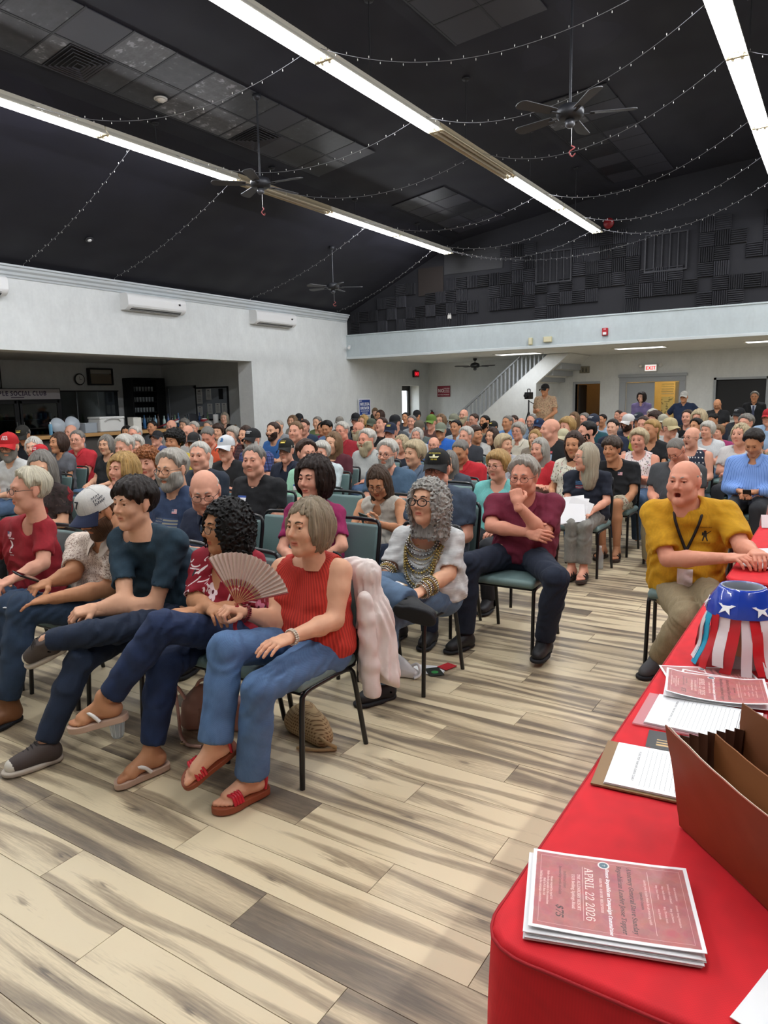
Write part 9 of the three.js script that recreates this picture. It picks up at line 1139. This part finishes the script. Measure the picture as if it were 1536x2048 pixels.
{ const { J, o } = hRed; const mk = (s, n, m) => { const el = new THREE.Vector3(...J['el' + s]), wr = new THREE.Vector3(...J['wr' + s]), d = wr.clone().sub(el).normalize(), u = new THREE.Vector3(0, 1, 0).cross(d).normalize(), v = d.clone().cross(u); for (let k = 0; k < n; k++) { const c = wr.clone().addScaledVector(d, -0.005 - k * 0.011), pts = []; for (let j = 0; j < 8; j++) { const a = j * Math.PI / 4; pts.push(c.clone().addScaledVector(u, Math.cos(a) * 0.033).addScaledVector(v, Math.sin(a) * 0.031).toArray()); } beadRing(o, 'bracelet', pts, 0.005, m, 22); } }; mk('L', 2, mat('#d0c4b4', 0.3, { metalness: 0.4 })); mk('R', 2, mat('#7a2028', 0.4)); const e = new THREE.Vector3(...J.hd); for (const s of [-1]) { mesh('earring', at(new THREE.TorusGeometry(0.016, 0.004, 6, 16), [J.hd[0] + 0.075, J.hd[1] - 0.065, J.hd[2] - 0.01], [0, 0.6, 0], [1, 1.5, 1]), mat('#9a8a6a', 0.4, { metalness: 0.6 }), o); } }
{ // white jacket hung over the first chair
  const o = thing('white_jacket', 'white jacket draped over the back of the red top chair', 'jacket', null, [-1.87, 0, -2.71]), jm = mat('#dccfc8', 0.55, { sheen: 0.4 });
  const P = [cap([-0.1, 0.87, 0], [0.03, 0.85, 0.0], 0.035, 0.045, 0.05), cap([0.0, 0.84, 0], [0.05, 0.62, 0.0], 0.06, 0.085, 0.06, 1, 0.8), cap([0.05, 0.62, 0], [0.09, 0.36, 0.02], 0.085, 0.1, 0.06, 1, 0.8)], [lo, hi] = bounds(P, 0.05);
  mesh('body', nets((x, y, z) => { const a = Math.atan2(x - 0.05, z); return smax(dset(P, x, y, z) + (0.004 + 0.009 * sst(0.8, 0.4, y)) * Math.sin(a * 13 + 6 * N(x * 4, y * 5, z * 4) + y * 5) + 0.012 * N(x * 14, y * 9, z * 14), 0.36 + 0.05 * Math.sin(a * 3) - y, 0.008); }, lo, hi, 0.01, 0.035), jm, o);
  mesh('sleeve', nets((x, y, z) => smax(dprim(cap([0.06, 0.74, 0.09], [0.1, 0.3, 0.1], 0.04, 0.045), x, y, z) + 0.002 * Math.sin(y * 60 + x * 30) + 0.008 * N(x * 20, y * 20, z * 20), 0.29 - y, 0.006), [-0.02, 0.26, 0.0], [0.18, 0.82, 0.18], 0.009, 0.03), jm, o);
}
// bags and litter on the floor
function bag(name, label, pos, turn, prims, m, cell, strapPts, sm, extra) { const o = thing(name, label, 'bag', null, pos, turn); const [lo, hi] = bounds(prims, 0.03); mesh('body', uvBy(nets((x, y, z) => Math.max(dset(prims, x, y, z) + 0.006 * N(x * 16, y * 16, z * 16) + 0.003 * N(x * 45, y * 45, z * 45), -y + 0.002), lo, hi, cell, 0.03), (x, y, z) => [x + z, y]), m, o); strapPts.forEach(p => mesh('strap', tube(p, 0.009, 26, 6), sm, o)); if (extra) extra(o); return o; }
bag('handbag', 'pink leather handbag on the floor under the chairs', [-2.62, 0, -2.42], 0.5, [cap([-0.12, 0.05, 0], [0.12, 0.05, 0], 0.06, 0.06, 0.05), cap([-0.1, 0.13, 0], [0.1, 0.12, 0], 0.065, 0.06, 0.05), cap([-0.07, 0.2, 0], [0.07, 0.19, 0], 0.04, 0.04, 0.04)], mat('#a97f70', 0.45), 0.011, [[[-0.13, 0.18, 0.05], [-0.18, 0.24, 0.04], [-0.16, 0.1, 0.08], [-0.14, 0.02, 0.12], [-0.08, 0.012, 0.2], [0.0, 0.012, 0.22]], [[-0.1, 0.2, 0], [-0.05, 0.27, 0.02], [0.06, 0.26, 0.02], [0.1, 0.2, 0]]], mat('#b58d7c', 0.5), o => { mesh('buckle', at(new THREE.TorusGeometry(0.014, 0.003, 6, 16), [-0.1, 0.016, 0.19], [Math.PI / 2, 0, 0]), mat('#b9a070', 0.3, { metalness: 1 }), o); mesh('front_pocket', at(rbox(0.14, 0.1, 0.03, 0.015, 3), [0, 0.09, 0.055]), mat('#9c7263', 0.45), o); });
bag('straw_bag', 'crumpled straw bag on the floor behind the chair leg', [-2.13, 0, -2.6], -0.2, [cap([-0.11, 0.05, 0], [0.1, 0.04, 0.02], 0.07, 0.055, 0.05), cap([-0.06, 0.1, -0.01], [0.05, 0.09, 0.01], 0.06, 0.05, 0.05)], mat('#b39a72', 0.9, { map: canvasTex(64, 64, (c) => { c.fillStyle = '#fff'; c.fillRect(0, 0, 64, 64); c.fillStyle = 'rgba(80,50,20,.5)'; for (let i = 0; i < 8; i++) for (let k = 0; k < 8; k++) c.fillRect(i * 8 + (k % 2) * 4, k * 8, 4, 4); }, [8, 8]) }), 0.011, [[[0.1, 0.06, 0.05], [0.17, 0.05, 0.06], [0.2, 0.012, 0.02], [0.14, 0.012, 0.09], [0.05, 0.012, 0.14]]], mat('#a58a60', 0.8));
bag('plastic_bag', 'crumpled white plastic bag beside the silver necklaces chair', [-2.22, 0, -3.5], 0.3, [cap([-0.12, 0.03, 0], [0.14, 0.02, 0.03], 0.05, 0.035, 0.05), cap([-0.05, 0.09, -0.05], [0.06, 0.06, 0], 0.06, 0.04, 0.05)], mat('#dedcda', 0.35), 0.011, [[[0.1, 0.05, 0], [0.16, 0.08, 0.02], [0.18, 0.03, 0.05], [0.15, 0.014, 0.08]]], mat('#e4e2e0', 0.4));
bag('shoulder_bag', 'black leather bag on the empty green chair', [-2.62, 0.485, -3.44], 0.2, [cap([-0.1, 0.06, 0], [0.1, 0.06, 0], 0.06, 0.06, 0.05), cap([-0.08, 0.12, 0], [0.08, 0.12, 0], 0.05, 0.05, 0.05)], mat('#17171a', 0.4), 0.013, [[[-0.08, 0.15, 0], [-0.05, 0.24, 0.02], [0.06, 0.24, 0.02], [0.09, 0.15, 0]]], mat('#1b1b1e', 0.45));
{ const o = thing('glass_tumbler', 'clear cut plastic tumbler on the floor under the thong sandal', 'cup', null, [-2.98, 0, -2.1]); mesh('cup', (() => { const g = lathe([[0, 0.0], [0.026, 0], [0.028, 0.004], [0.037, 0.1], [0.034, 0.1], [0.026, 0.008], [0, 0.008]], 16); return g; })(), mat('#d6dcdc', 0.06, { transparent: true, opacity: 0.45, clearcoat: 1 }), o); for (let k = 0; k < 10; k++) { const a = k * 0.628; mesh('facet', rod([Math.sin(a) * 0.029, 0.01, Math.cos(a) * 0.029], [Math.sin(a) * 0.0365, 0.08, Math.cos(a) * 0.0365], 0.002, 0.002, 4), mat('#eef2f2', 0.1), o); } }
[[-2.06, 3.66, '#f2f2f2', 0.2, 0.14, 'white leaflet on the floor under the chair'], [-2.01, 3.64, '#20241c', 0.09, 0.13, 'dark leaflet with green spot on the floor'], [-1.98, 3.75, '#c8202a', 0.1, 0.08, 'red card on the floor behind the chair leg']].forEach(([x, d, c, w, h, l], i) => { const o = thing('leaflet', l, 'leaflet', 'leaflets on the floor', [x, 0.002 + i * 0.003, -d], 0.3 + i * 0.5); mesh('card', rbox(w, 0.002, h, 0.0008), mat(c, 0.5), o); if (i === 1) mesh('green_spot', at(lathe([[0, 0.001], [0.022, 0.001], [0.022, 0], [0, 0]], 16), [0, 0.001, 0.01]), mat('#3aa050', 0.5), o); });
{ const o = thing('soda_cup', 'plastic cup of cola with straw on the floor by the striped shirt', 'cup', null, [-0.97, 0, -9.7]); mesh('cup', lathe([[0, 0], [0.032, 0], [0.045, 0.13], [0, 0.13]], 18), mat('#3a1a14', 0.15), o); mesh('lid', at(lathe([[0, 0.012], [0.03, 0.012], [0.047, 0.004], [0.047, 0], [0, 0]], 18), [0, 0.13, 0]), mat('#d8d8d8', 0.3), o); mesh('straw', rod([0, 0.13, 0], [0.02, 0.22, 0], 0.004), mat('#e6e6e6', 0.5), o); const q = thing('paper_bag', 'tan paper bag on the floor behind the cola cup', 'bag', null, [-1.02, 0, -10.0]); mesh('bag', at(rbox(0.18, 0.22, 0.1, 0.008), [0, 0.11, 0]), mat('#cbbda6', 0.8), q); mesh('rim', at(rbox(0.182, 0.02, 0.102, 0.004), [0, 0.215, 0]), mat('#b5a68c', 0.8), q); }
{ const o = thing('water_bottle', 'clear water bottle on the floor beside the navy flag tee', 'bottle', null, [-1.9, 0, -6.75]); mesh('bottle', lathe([[0, 0], [0.03, 0], [0.033, 0.02], [0.033, 0.14], [0.014, 0.18], [0.013, 0.2], [0, 0.2]], 16), mat('#d6e0e4', 0.06, { transparent: true, opacity: 0.4 }), o); mesh('bottle_cap', at(rod([0, 0.2, 0], [0, 0.22, 0], 0.014), [0, 0, 0]), mat('#f4f4f4', 0.5), o); }
renderer.render(scene, camera);
